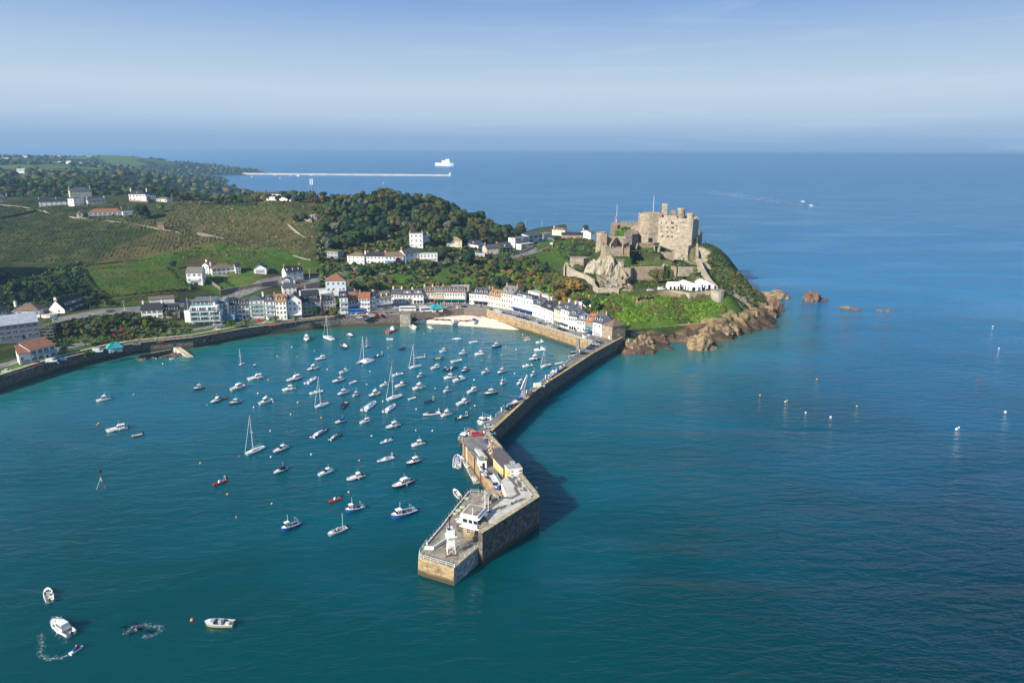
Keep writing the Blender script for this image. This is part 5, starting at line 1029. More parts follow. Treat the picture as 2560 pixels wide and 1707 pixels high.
# houses along the village road (upper middle)
H('N', (525,140), (668,150), None, 9, 6.0, 'f', .5, 'grey', 'green', 2, 3, 'modern box house with planted green roof under the long wall', '', 0, ('big',))
H('N', (795,195), (1020,205), None, 9, 5.6, 'h', 2.4, 'white', 'brown', 2, 4, 'white house with brown hip roof at the left of the village road', 'rw')
H('N', (1050,212), (1295,215), None, 9, 6.4, 'g', 2.4, 'white', 'dark', 2, 5, 'pair of white cottages with dark roof on the village road', 'lrb')
H('N', (1300,218), (1545,215), None, 9, 6.4, 'g', 2.8, 'white', 'brown', 2, 5, 'white terrace with brown roof and blue ground floor', 'lrb', 0, ('blow',))
H('G', (235,1082), (395,1062), None, 9, 8.0, 'g', 3.2, 'white', 'slate', 2, 3, 'white gabled house left of the white terraced villa', 'lb')
H('G', (405,1062), (605,1058), None, 8, 6.2, 'f', .4, 'white', 'light', 2, 5, 'flat roofed white villa with garage and terraces', '', 0, ('gar',))
H('G', (290,908), (442,906), None, 10, 12.6, 'f', .8, 'white', 'slate', 3, 3, 'tall white regency villa with chimneys below the wood', 'lrb', 0, (), ww_=1.0, wh=2.0, gr=None)
H('G', (444,880), (530,872), None, 8, 9.0, 'f', .6, 'white', 'slate', 2, 2, 'right wing of the tall white villa with outside stair', 'rb')
H('G', (705,890), (880,890), None, 9, 5.4, 'h', 2.8, 'cream', 'tan', 2, 3, 'cream house with yellow brown hip roof in the trees', 'lc')
H('G', (800,1040), (875,1038), None, 6, 3.0, 'h', 2.4, 'stone', 'brown', 1, 0, 'small brown garage between two dark trees', '', side=False, name='garage')
H('G', (940,895), (1065,915), None, 8, 3.4, 'g', 3.0, 'white', 'dark', 1, 2, 'low white house with several dark gables in the trees', '', 1)
H('G', (1040,1020), (1140,1018), None, 6, 3.4, 'f', .4, 'lblue', 'light', 1, 2, 'small flat roofed pale building on the village road', '', side=False)
H('G', (1160,985), (1308,975), None, 9, 5.8, 'g', 2.8, 'pink', 'slate', 2, 4, 'pinkish cream house with slate roof and bay front', 'lrb', 0)
H('G', (1315,985), (1452,972), None, 9, 6.0, 'g', 4.0, 'ivy', 'slate', 2, 3, 'ivy covered house with dark gabled roof', '', 1)
H('G', (1480,905), (1640,880), None, 8, 8.6, 'f', .5, 'white', 'slate', 3, 2, 'modern white box house with balconies left of the road', '', 0, ('big','bal'))
H('G', (1550,925), (1690,905), None, 6, 4.6, 'f', .4, 'white', 'light', 2, 2, 'lower white balcony block of the modern house', '', 0, ('big',))
H('G', (1640,860), (1795,835), None, 9, 7.6, 'm', 1.5, 'lblue', 'slate', 2, 3, 'modern slate roofed house behind the white box house', '', 0, ('big',))
H('G', (1800,805), (1898,785), None, 8, 4.8, 'f', .4, 'cream', 'grey', 1, 2, 'small cream flat roofed house at the road bend', '')
H('G', (1900,725), (2045,735), 14, 9, 3.4, 'h', 2.2, 'cream', 'brown', 1, 3, 'brown roofed bungalow at the far side of the road', 'lw')
H('G', (2015,805), (2250,805), None, 9, 4.2, 'g', 1.6, 'brick', 'dark', 1, 6, 'brick house with solar panels near the castle', '')
H('G', (2225,775), (2335,790), None, 8, 6.4, 'x', 2.0, 'white', 'brown', 2, 2, 'white gabled house nearest the castle', 'lw')
# plateau houses
H('L', (445,715), (840,703), None, 8, 6.2, 'g', 2.6, 'white', 'dark', 2, 7, 'long white farmhouse with dark roof and many chimneys on the ridge', 'lmrc')
H('L', (843,706), (985,695), None, 9, 8.0, 'f', .5, 'white', 'slate', 2, 3, 'square white house joined to the long ridge farmhouse', 'r', wh=1.9)
H('L', (1000,700), (1205,692), None, 9, 5.6, 'g', 2.8, 'cream', 'slate', 2, 4, 'cream house with glazed veranda on the ridge', 'lrw')
H('X', (145,845), (640,830), None, 14, 8.4, 'h', 4.0, 'cream', 'slate', 2, 6, 'grand cream mansion with slate hip roof behind the farmhouse', 'lrc')
H('X', (1480,940), (1860,940), None, 12, 8.6, 'h', 5.0, 'white', 'dark', 2, 5, 'formal white mansion with dark hip roof on the ridge', 'lrw', 1, wh=2.0, ww_=1.7)
H('X', (1870,945), (2085,930), None, 9, 6.2, 'f', .5, 'white', 'grey', 1, 2, 'flat roofed white wing right of the formal mansion', '', 0, ('big',))
H('X', (2095,950), (2330,960), None, 8, 3.6, 'h', 1.8, 'white', 'brown', 1, 4, 'small brown roofed pavilion right of the white mansions', '', 0, ('big',))
H('X', (560,1330), (1325,1310), None, 10, 6.0, 'h', 3.4, 'white', 'terra', 2, 7, 'long white villa with terracotta hip roof on the hillside edge', 'r', 0, ('big','bal'))
H('X', (310,1290), (430,1285), None, 7, 3.2, 'x', 2, 'white', 'terra', 1, 1, 'little terracotta gabled annexe left of the long villa', '')
H('X', (1340,1260), (1560,1250), None, 6, 3.6, 'f', .4, 'lblue', 'light', 1, 2, 'pale flat annexe right of the terracotta villa', '', side=False)
H('K', (290,665), (440,662), None, 8, 3.2, 'h', 2.6, 'cream', 'dark', 1, 4, 'dark roofed bungalow behind the clipped ridge hedge', '')
H('K', (790,640), (1118,660), None, 9, 4.8, 'g', 3.6, 'white', 'dark', 1, 6, 'white house with dark roof and wide glazed dormers on the ridge', 'l', 0, ('wd',))
H('L', (-60,660), (95,655), None, 9, 5.0, 'h', 3.4, 'stone', 'slate', 2, 3, 'house with white chimneys at the left edge of the ridge', 'lrw')
H('L', (1785,978), (1860,976), None, 4, 6.2, 'm', .8, 'brick', 'brown', 2, 1, 'tiny brown two storey lookout hut on the hillside lane', '', name='hut', cat='hut', side=False)
H('E', (655,408), (790,375), 13.5, 6, 2.6, 'm', 1.6, 'stone', 'rust', 1, 2, 'low tiled roof outbuilding in front of the castle cottages', '', side=False)
H('E', (715,345), (800,385), 14.5, 7, 4.6, 'x', 3.4, 'stone', 'brown', 1, 2, 'stone cottage with steep brown roof at the castle gate', 'rs')
H('E', (800,350), (900,310), 15.5, 7, 4.8, 'g', 3.2, 'stone', 'brown', 1, 3, 'second castle gate cottage with rooflights', 'ls', 2)
# far white houses
for i, (x, y) in enumerate([(20,180),(95,172),(160,180),(320,165),(350,150),(420,150),(500,150),(560,160),(640,165),(650,232),(705,225),(745,195),(860,225),(960,160),(990,165),(1080,158),(190,330),(250,170),(600,152)]):
    px = Z('L', x, y); v = W(px[0], px[1], 76 if y < 200 else 64); hz = far_h(v.x, v.y)[0]; w_ = random.uniform(14, 26)
    t = thing('far_house', (v.x, v.y, hz), random.uniform(-.3, .3), 'tiny white house far off on the hazy coast hills', 'house', 'white houses on the far coast'); mb = MB(); mb.box(0, w_, 0, 10, -5, 6.5, wm('white')); mb.obj('wall', t)
    mb = MB(); mb.add([(-.5, -.5, 6.5), (w_+.5, -.5, 6.5), (w_+.5, 5, 10.5), (-.5, 5, 10.5), (w_+.5, 10.5, 6.5), (-.5, 10.5, 6.5)], [(0, 1, 2, 3), (3, 2, 4, 5), (0, 3, 5), (1, 4, 2)], rm(random.choice(['slate', 'grey', 'light']))); mb.obj('roof', t)
# kiosks with teal roofs
def kiosk(k, pa, pb, label):
    A = P3(k, *pa, ZQ+.05); B = P3(k, *pb, ZQ+.05); L = (B-A).length; t = thing('shelter', A, math.atan2(B.y-A.y, B.x-A.x), label, 'shelter'); D = L*.8; mb = MB()
    for x in (.3, L-.9):
        for y in (0, D-.6): mb.box(x, x+.6, y, y+.6, 0, 2.5, wm('white'))
    mb.box(.3, L-.3, D*.45, D*.5, 0, 2.4, wm('white')); mb.box(.9, L*.35, .2, .4, 0, 1.0, wm('white')); mb.box(L*.62, L-.9, .2, .4, 0, 1.0, wm('white')); mb.obj('wall', t)
    mb = MB(); o_ = .7; r0 = L*.36; mb.add([(-o_, -o_, 2.4), (L+o_, -o_, 2.4), (L+o_, D+o_, 2.4), (-o_, D+o_, 2.4), (r0, D/2, 5.0), (L-r0, D/2, 5.0)], [(0, 1, 5, 4), (1, 2, 5), (2, 3, 4, 5), (3, 0, 4), (3, 2, 1, 0)], rm('teal'))
    for i in range(14):
        u = (i+.5)/14; a_ = Vector((-o_+(L+2*o_)*u, -o_, 2.44)); b_ = Vector((r0+(L-2*r0)*u, D/2, 5.04)); mb.tube(a_, b_, .06, rm('teal'), 4)
    mb.obj('roof', t)
kiosk('A', (1250, 1120), (1420, 1098), 'seafront shelter with turquoise tiled roof by the left sea wall')
kiosk('N', (1922, 862), (2075, 850), 'turquoise roofed shelter in front of the long restaurant')
# pier buildings
def pbox(name, quad, z, h, wallm, roofm, label, cat='building', rt=.3, ov=.25, parts=None):
    v = [P3(q[0], q[1], q[2], z) for q in quad]; c_ = sum(v, Vector())/len(v); t = thing(name, v[0], 0, label, cat); lv = [(p.x-v[0].x, p.y-v[0].y) for p in v]
    mb = MB(); mb.prism(lv, 0, h, wallm); mb.obj('wall', t); cc = (c_.x-v[0].x, c_.y-v[0].y)
    rv = [(cc[0]+(p[0]-cc[0])*1.04+0, cc[1]+(p[1]-cc[1])*1.04) for p in lv]; mb = MB(); mb.prism(rv, h, h+rt, m_white, roofm); mb.obj('roof', t); return t, v
m_felt = mat('dark_felt_roof', (.13, .115, .115), rough=.9, var=.15, scale=1); m_grout = mat('grey_roof', (.36, .37, .36), rough=.8, var=.12)
pbox('store_building', [('P', 965, 1010), ('P', 1110, 1075), ('P', 1290, 985), ('P', 1020, 700), ('P', 850, 710)][:5], ZQ, 3.0, wm('yellow'), m_felt, 'long dark roofed store against the sea wall on the pier') if 0 else None
q = [P3('P', 850, 870, ZQ+2.9), P3('P', 1060, 1100, ZQ+2.9), P3('P', 1300, 975, ZQ+2.9), P3('P', 1010, 650, ZQ+2.9), P3('P', 845, 672, ZQ+2.9)]
t = thing('store_building', (q[0].x, q[0].y, ZQ), 0, 'long dark roofed store against the sea wall on the pier', 'building'); o_ = q[0]
lv = [(v.x-o_.x, v.y-o_.y) for v in q]; mb = MB(); mb.prism(lv, -.5, 2.7, wm('yellow')); mb.obj('wall', t); mb = MB(); mb.prism([(x*1.02-.1, y*1.02) for x, y in lv], 2.7, 3.0, m_white, m_felt); mb.obj('roof', t)
mb = MB(); mb.box(5.6, 7.4, -4.0, -2.8, 3.0, 3.35, m_grout); mb.obj('skylight', t)
q = [P3('P', 1145, 1205, ZQ+3.0), P3('P', 1440, 1175, ZQ+3.0), P3('P', 1455, 1065, ZQ+5.8), P3('P', 1380, 968, ZQ+5.8), P3('P', 1085, 1000, ZQ+5.8)]
o_ = P3('P', 1165, 1098, ZQ+5.6); a2 = P3('P', 1452, 1068, ZQ+5.6); a3 = P3('P', 1385, 972, ZQ+5.6); a4 = P3('P', 1088, 1005, ZQ+5.6)
t = thing('pier_office', (o_.x, o_.y, ZQ), 0, 'square white and ochre pavilion with grey flat roof on the pier', 'building'); lv = [(v.x-o_.x, v.y-o_.y) for v in (o_, a2, a3, a4)]
mb = MB(); mb.prism(lv, -.2, 5.3, wm('yellow')); mb.obj('wall', t); mb = MB(); mb.prism([(x*1.03-.1, y*1.03-.1) for x, y in lv], 5.3, 5.7, m_white, m_grout); mb.obj('roof', t)
d_ = Vector(lv[1]).normalized(); nn2 = Vector((d_.y, -d_.x)); mb = MB(); L_ = Vector(lv[1]).length; P0 = nn2*.12; P1 = Vector(lv[1])*.88+nn2*.12; P00 = Vector(lv[1])*.10+nn2*.12
mb.prism([tuple(P00), tuple(P1), tuple(P1-nn2*.1), tuple(P00-nn2*.1)], 3.1, 5.2, m_white); mb.obj('render_panel', t)
for u in (.2, .75):
    for zz in (3.6, 4.7): mb = MB(); c_ = Vector(lv[1])*u+nn2*.15; mb.prism([tuple(c_), tuple(c_+d_*.7), tuple(c_+d_*.7-nn2*.1), tuple(c_-nn2*.1)], zz-.18, zz+.18, m_rust); mb.obj('vent', t)
q = [P3('P', 590, 1060, ZQ), P3('P', 720, 1080, ZQ), P3('P', 640, 905, ZQ), P3('P', 520, 900, ZQ)]
o_ = P3('P', 570, 925, ZQ+2.8); a2 = P3('P', 715, 925, ZQ+2.8); a3 = P3('P', 645, 830, ZQ+2.8); a4 = P3('P', 515, 835, ZQ+2.8)
t = thing('pier_hut', (o_.x, o_.y, ZQ), 0, 'small white hut with grey roof on the harbour edge of the pier', 'building'); lv = [(v.x-o_.x, v.y-o_.y) for v in (o_, a2, a3, a4)]
mb = MB(); mb.prism(lv, 0, 2.6, m_white); mb.obj('wall', t); mb = MB(); mb.prism([(x*1.05-.1, y*1.05-.1) for x, y in lv], 2.6, 2.9, m_white, m_conc); mb.obj('roof', t); mb = MB(); mb.box(.9, 1.7, -.08, .1, 0, 2.1, m_dark); mb.obj('door', t)
# harbour office tower on the head
o_ = P3('H', 765, 640, 7.6); b_ = P3('H', 985, 690, 7.6); dx = (b_-o_); L_ = dx.length; rz = math.atan2(dx.y, dx.x); D_ = 5.2; zb = 4.6
t = thing('harbour_office', (o_.x, o_.y, zb), rz, 'white harbour office with glazed upper storey on the pier head', 'building')
mb = MB(); mb.box(0, L_+1.6, .3, D_+1.5, 0, 3.4, m_quayst); mb.obj('lower_wall', t)
mb = MB(); mb.box(-.3, L_+.1, 0, D_, 3.4, 4.5, m_white); mb.box(-.3, L_+.1, 0, D_, 5.7, 6.5, m_white)
for x in (-.3, L_*.33, L_*.66, L_-.2): mb.box(x, x+.3, .02, .3, 4.5, 5.7, m_white)
for y in (.3, D_*.5, D_-.3): mb.box(L_-.2, L_+.08, y-.12, y+.12, 4.5, 5.7, m_white)
mb.box(-.9, L_+.7, -.6, 0-.01, 3.25, 3.4, m_white); mb.obj('upper_wall', t)
mb = MB(); mb.box(-.1, L_-.05, .15, D_-.1, 4.5, 5.7, m_glass); mb.obj('glazing', t)
mb = MB(); mb.box(-.7, L_+.9, -.6, D_+.5, 6.5, 6.65, m_white); mb.box(-.4, L_+.2, -.3, D_+.2, 6.65, 7.4, m_white); mb.box(-.1, L_-.1, 0, D_-.1, 7.4, 7.43, m_conc); mb.obj('roof', t)
for x in (1.6, 4.2): inst('window', WM['w'], t, (x, .27, 1.9), (0, 0, 0), (1.3, 1, 1.6))
for (x, y, h_) in [(3.3, -.2, 3.2), (4.6, 5.3, 6.5), (5.6, 5.3, 4.2)]: mb = MB(); mb.tube((x, y, 6.5), (x, y, 6.5+h_), .12, m_white, 6); mb.obj('mast', t)
for y in (0, 1, 2, 3, 4): pass
mb = MB()
for (a_, b_) in [((L_+1.6, .3, 3.4), (L_+1.6, D_+4, 3.4)), ((L_+1.6, .3, 3.4), (L_+.3, .3, 3.4))]:
    for hh in (.5, 1.05): mb.tube(Vector(a_)+Vector((0, 0, hh)), Vector(b_)+Vector((0, 0, hh)), .05, m_white, 5)
for i in range(5): mb.tube((L_+1.6, .3+i*(D_+3.7)/4, 3.4), (L_+1.6, .3+i*(D_+3.7)/4, 4.45), .05, m_white, 5)
mb.obj('balcony_railing', t)
# low parapet box at left of the tower and white skirt wall with railings
t = thing('kerb_wall', P3('H', 185, 970, 4.6), 0, 'low white parapet with railings on the left of the pier head', 'parapet'); a_ = P3('H', 185, 985, 4.6)-t.location; b_ = P3('H', 328, 990, 4.6)-t.location; c_ = P3('H', 540, 850, 4.6)-t.location
mb = MB(); wallrun(mb, [(a_.x, a_.y, 1.0, 0), (b_.x, b_.y, 1.0, 0), (c_.x, c_.y, 1.0, 0)], .3, m_white, side=1, cop=m_white); mb.obj('wall', t)
t = thing('side_hut', P3('H', 680, 770, 4.6), rz, 'small dark glazed cabin left of the harbour office', 'building'); mb = MB(); mb.box(-1.2, 2.4, 2.2, 6.4, 0, 2.8, m_wallst); mb.box(-1.3, 2.5, 2.1, 6.5, 2.8, 3.0, m_white); mb.obj('wall', t)
# white lattice light tower
lp = P3('H', 590, 1035, 4.6); t = thing('light_tower', lp, math.radians(12), 'white lattice light tower standing on the pier head', 'light tower')
mb = MB(); s0, s1 = 1.15, .75
for z0, z1 in [(0, 2.2), (2.2, 4.2), (4.2, 5.4)]:
    for i in range(4):
        c0 = [(-1, -1), (1, -1), (1, 1), (-1, 1)][i]; c1 = [(-1, -1), (1, -1), (1, 1), (-1, 1)][(i+1) % 4]; f0 = s0+(s1-s0)*z0/5.4; f1 = s0+(s1-s0)*z1/5.4
        mb.tube((c0[0]*f0, c0[1]*f0, z0), (c0[0]*f1, c0[1]*f1, z1), .09, m_white, 5); mb.tube((c0[0]*f0, c0[1]*f0, z0), (c1[0]*f1, c1[1]*f1, z1), .06, m_white, 5); mb.tube((c1[0]*f0, c1[1]*f0, z0), (c0[0]*f1, c0[1]*f1, z1), .06, m_white, 5); mb.tube((c0[0]*f1, c0[1]*f1, z1), (c1[0]*f1, c1[1]*f1, z1), .07, m_white, 5)
mb.obj('lattice', t); mb = MB(); mb.box(-1.5, 1.5, -1.5, 1.5, 5.4, 5.55, m_white); mb.box(-1.0, 1.0, -1.05, -1.0, 5.55, 7.6, m_white); mb.box(-1.0, -.95, -1, 1, 5.55, 7.6, m_white); mb.box(-1.0, 1.0, 1.0, 1.05, 5.55, 7.6, m_white); mb.box(.95, 1.0, -1, 1, 5.55, 7.0, m_white); mb.box(-1.0, 1, -1.2, -1.06, 2.6, 4.4, m_white); mb.obj('board', t)
mb = MB(); mb.tube((-.2, .3, 5.5), (-.2, .3, 10.2), .14, mat('black_paint', (.03, .03, .035), rough=.5), 6); mb.tube((-.2, .3, 10.2), (-.2, .3, 10.9), .3, mat('black_paint', (.03, .03, .035), rough=.5), 8); mb.obj('lamp_mast', t)
mb = MB(); mb.box(-1.6, 1.6, -1.6, -1.3, 0, .3, m_rust); mb.box(-1.6, 1.6, 1.3, 1.6, 0, .3, m_rust); mb.obj('base_frame', t)
# high stone retaining wall of the hill road, garden walls, hedges' walls
def gw(name, pts, h, th, m, label, k=None, base=-1.5):
    mb = MB(); w_ = []
    for p in pts:
        v = G(*(Z(k, *p) if k else p)); w_.append((v.x, v.y, v.z+h, v.z+base))
    wallrun(mb, w_, th, m, 0, 1, m_cope); o = mb.obj(name); tag(o, label, 'wall'); LAB.append(o); return o
m_gran = mat('hill_granite', (.26, .215, .20), rough=.95, var=.35, scale=1.4, brick=(1.2, .5))
gw('stone_wall', [(1240,640),(1480,600),(1800,545),(2010,520)], 3.8, .8, m_gran, 'high granite retaining wall along the hill road', 'M')
gw('stone_wall', [(2250,500),(2350,478)], 3.8, .8, m_gran, 'granite wall behind the small cottage with slate roof', 'M')
gw('stone_wall', [(115,570),(250,560),(430,540)], 4.6, .8, m_gran, 'granite wall left of the pale blue villa', 'N')
gw('stone_wall', [(640,400),(820,352)], 1.6, .6, m_gran, 'granite wall climbing right behind the pale blue villa', 'N')
gw('stone_wall', [(1040,430),(1240,570)], 2.0, .5, m_gran, 'garden wall between drive and villa lawn', 'M')
gw('stone_wall', [(1120,375),(1340,400),(1480,375)], 1.4, .5, m_gran, 'terrace wall in front of the long brown roofed villa', 'M')
m_lane = mat('lane_stone', (.33, .29, .22), rough=.95, var=.3, scale=1)
gw('field_wall', [(0,690),(250,715),(500,765),(560,795),(850,840),(1200,875),(1500,915),(1800,965),(2030,1015)], .6, .5, m_lane, 'pale lane wall running down across the hillside', 'L')
gw('field_wall', [(1080,930),(1240,1050),(1440,1185),(1560,1290)], .7, .4, m_lane, 'straight pale wall dropping down the bank to the box house', 'K')
gw('field_wall', [(370,1095),(620,1145),(900,1205),(1150,1265),(1340,1320)], .3, .6, m_lane, 'low pale footpath edge crossing the foot of the bank', 'K')
gw('field_wall', [(60,1030),(200,1050),(365,1095)], 1.6, .5, m_gran, 'short brown stone wall at the hillside path bend', 'K')
gw('field_wall', [(35,745),(90,830),(200,900)], .8, .5, m_stone2, 'white garden wall with hedge left of the tall villa', 'G')
gw('fence', [(1480,945),(1900,960)], 1.5, .15, m_wood, 'brown timber fence below the formal mansion', 'X')
gw('field_wall', [(1140,610),(1290,600)] if 0 else [(1120,1120),(1290,1120)], .6, .5, m_gran, 'small stone ruin at the edge of the castle green', 'G')
gw('field_wall', [(1905,905),(1915,850),(1990,800)], .8, .4, m_stone2, 'pale kerb wall round the bend of the village road', 'G')
gw('field_wall', [(1160,1010),(1300,995),(1365,990)], 1.0, .4, wm('cream'), 'cream front garden wall on the village road', 'G')
gw('field_wall', [(1450,990),(1560,965),(1690,905)], 1.6, .4, m_stone2, 'pale retaining wall under the modern white house', 'G')
gw('field_wall', [(300,750),(430,765),(520,760)], .8, .4, m_gran, 'garden wall in front of the ridge farmhouse', 'L')
# lattice masts etc
for k, x, y, h_, lb in [('K', 1365, 645, 22, 'telecom mast with white panel antennas on the ridge'), ('K', 1328, 640, 15, 'thin telecom pole left of the panel mast'), ('K', 1432, 620, 12, 'thin telecom pole right of the panel mast')]:
    p = G(*Z(k, x, y)); t = thing('telecom_mast', p, 0, lb, 'mast'); mb = MB(); mb.tube((0, 0, -1), (0, 0, h_), .3 if h_ > 20 else .16, m_metal, 6); mb.obj('pole', t)
    if h_ > 20: mb = MB(); mb.box(-1.5, -.7, -.3, .3, h_-6, h_, m_white); mb.box(.6, 1.4, -.3, .3, h_-6, h_, m_white); mb.obj('antenna_panel', t)
for k, x, y, z, h_, lb in [('A', 1440, 650, 13.5, 7, 'street lamp at the fork of the hill road'), ('M', 828, 1040, 21 if 0 else ZQ, 18, 'tall white flagpole left front of the apartment block'), ('M', 1145, 1040, ZQ, 19, 'tall white flagpole right front of the apartment block'), ('N', 232, 600, 9, 6, 'white pole below the high granite wall'), ('N', 290, 385, 16, 6, 'white telegraph pole in the scrub'), ('N', 1020, 210, 22, 7, 'pale telegraph pole at the village cottages'), ('N', 1575, 215, 22, 8, 'pinkish telegraph pole by the gabled house'), ('Y', 1190, 745, 14, 8, 'wooden telegraph pole right of the A frame house'), ('G', 1603, 640, None, 9, 'white pole on the wooded ridge end'), ('G', 1785, 650, None, 9, 'white pole above the modern houses')]:
    p = P3(k, x, y, z) if z else G(*Z(k, x, y)); t = thing('pole', p, 0, lb, 'pole'); mb = MB(); mb.tube((0, 0, -1), (0, 0, h_), .13, m_white if 'wooden' not in lb else m_wood, 6, .08); mb.obj('shaft', t)
    if 'lamp' in lb: mb = MB(); mb.box(-.9, .9, -.15, .15, h_-.1, h_+.1, m_metal); mb.obj('lamp_head', t)
# terrace of the bungalow
p = P3('Y', 620, 870, 10.5); t = thing('terrace', p, 0, 'curved white terrace wall beside the bungalow', 'terrace'); mb = MB(); mb.prism([(r_*4.4, q_*3.6+3) for r_, q_ in [(math.cos(i*.5236), math.sin(i*.5236)) for i in range(12)]], -3, 4.6, wm('white'), mat('terrace_tile', (.55, .42, .30), rough=.8)); mb.obj('wall', t)
# ---------------- boats ----------------
BC = {'w': (.82, .82, .80), 'n': (.02, .035, .10), 'b': (.03, .10, .38), 'k': (.02, .022, .026), 'r': (.50, .04, .03), 'g': (.36, .38, .40), 'c': (.70, .66, .55), 'y': (.70, .50, .04), 'o': (.65, .20, .05), 't': (.05, .35, .33), 'l': (.55, .62, .72), 'br': (.20, .10, .05)}
def bcm(k): return mat('boat_'+k, BC[k], rough=.32, var=.04, scale=2, spec=.5)
def boatpos(bow, stern, k, z=0):
    b = P3(k, *bow, z+.25); s = P3(k, *stern, z+.25); c = (b+s)/2; c.z = z; d = b-s; return c, d.length, math.atan2(d.y, d.x)
def hull(t, L, B, fb, top, bot, deck=True, deckm='w', floor=None, sheer=.35, tr=.82):
    n = 12; mb = MB(); rings = []
    for i in range(n+1):
        u = i/n; x = -L/2+L*u; w_ = B/2*(tr+(1-tr)*min(1, u*3)) if u < .45 else B/2*math.sqrt(max(0, 1-((u-.45)/.55)**2.3)); w_ = max(w_, .03); s = fb+sheer*fb*u*u
        rings.append((x, w_, s, u))
    vs = []
    for x, w_, s, u in rings:
        xo = 0 if u < 1 else 0
        for y, z in ((-w_, s), (-w_*.97, s*.45), (-w_*.84, .08), (-w_*.5, -.35), (0, -.45), (w_*.5, -.35), (w_*.84, .08), (w_*.97, s*.45), (w_, s)): vs.append((x+(.06*L*(z/fb-.9) if u > .75 else 0)*((u-.75)*4), y, z))
    fs = []; fm = []
    for i in range(n):
        for j in range(8): fs.append((i*9+j, i*9+j+1, (i+1)*9+j+1, (i+1)*9+j)); fm.append(j)
    for j, f in zip(fm, fs): mb.add([vs[q] for q in f], [(3, 2, 1, 0)], bcm(bot) if j in (1, 2, 3, 4, 5, 6) else bcm(top))
    mb.add([vs[j] for j in range(9)], [tuple(range(9))], bcm(top)); h = mb.obj('hull', t)
    mb = MB()
    for i in range(n):
        a, b = rings[i], rings[i+1]; zd = -.03
        if floor is None or a[3] > .72: mb.add([(a[0], -a[1]*.985, a[2]+zd), (b[0], -b[1]*.985, b[2]+zd), (b[0], b[1]*.985, b[2]+zd), (a[0], a[1]*.985, a[2]+zd)], [(0, 1, 2, 3)], bcm(deckm))
        else:
            k_ = .80
            for s_ in (-1, 1):
                q = [(a[0], s_*a[1]*.99, a[2]), (b[0], s_*b[1]*.99, b[2]), (b[0], s_*b[1]*k_, b[2]), (a[0], s_*a[1]*k_, a[2])]; mb.add(q, [(0, 1, 2, 3) if s_ < 0 else (3, 2, 1, 0)], bcm(deckm))
                q = [(a[0], s_*a[1]*k_, a[2]), (b[0], s_*b[1]*k_, b[2]), (b[0], s_*b[1]*k_, .25), (a[0], s_*a[1]*k_, .25)]; mb.add(q, [(0, 1, 2, 3) if s_ < 0 else (3, 2, 1, 0)], bcm(floor))
            mb.add([(a[0], -a[1]*k_, .25), (b[0], -b[1]*k_, .25), (b[0], b[1]*k_, .25), (a[0], a[1]*k_, .25)], [(0, 1, 2, 3)], bcm(floor))
    mb.obj('deck', t); return rings
def taper(mb, x0, x1, w0, w1, z0, z1, f, b, m, s=.86):   # box with raked front/back
    mb.add([(x0, -w0, z0), (x1, -w1, z0), (x1, w1, z0), (x0, w0, z0), (x0+b, -w0*s, z1), (x1-f, -w1*s, z1), (x1-f, w1*s, z1), (x0+b, w0*s, z1)],
           [(0, 3, 2, 1), (4, 5, 6, 7), (0, 1, 5, 4), (1, 2, 6, 5), (2, 3, 7, 6), (3, 0, 4, 7)], m)
def motor(t, L, m=True, k='k', tilt=0):
    mb = MB(); x = -L/2-.15; c = bcm(k); taper(mb, x-.45, x+.15, .2, .2, .75, 1.35, .1, .1, c); mb.box(x-.25, x-.02, -.08, .08, -.3, .78, c); mb.obj('outboard_motor', t)
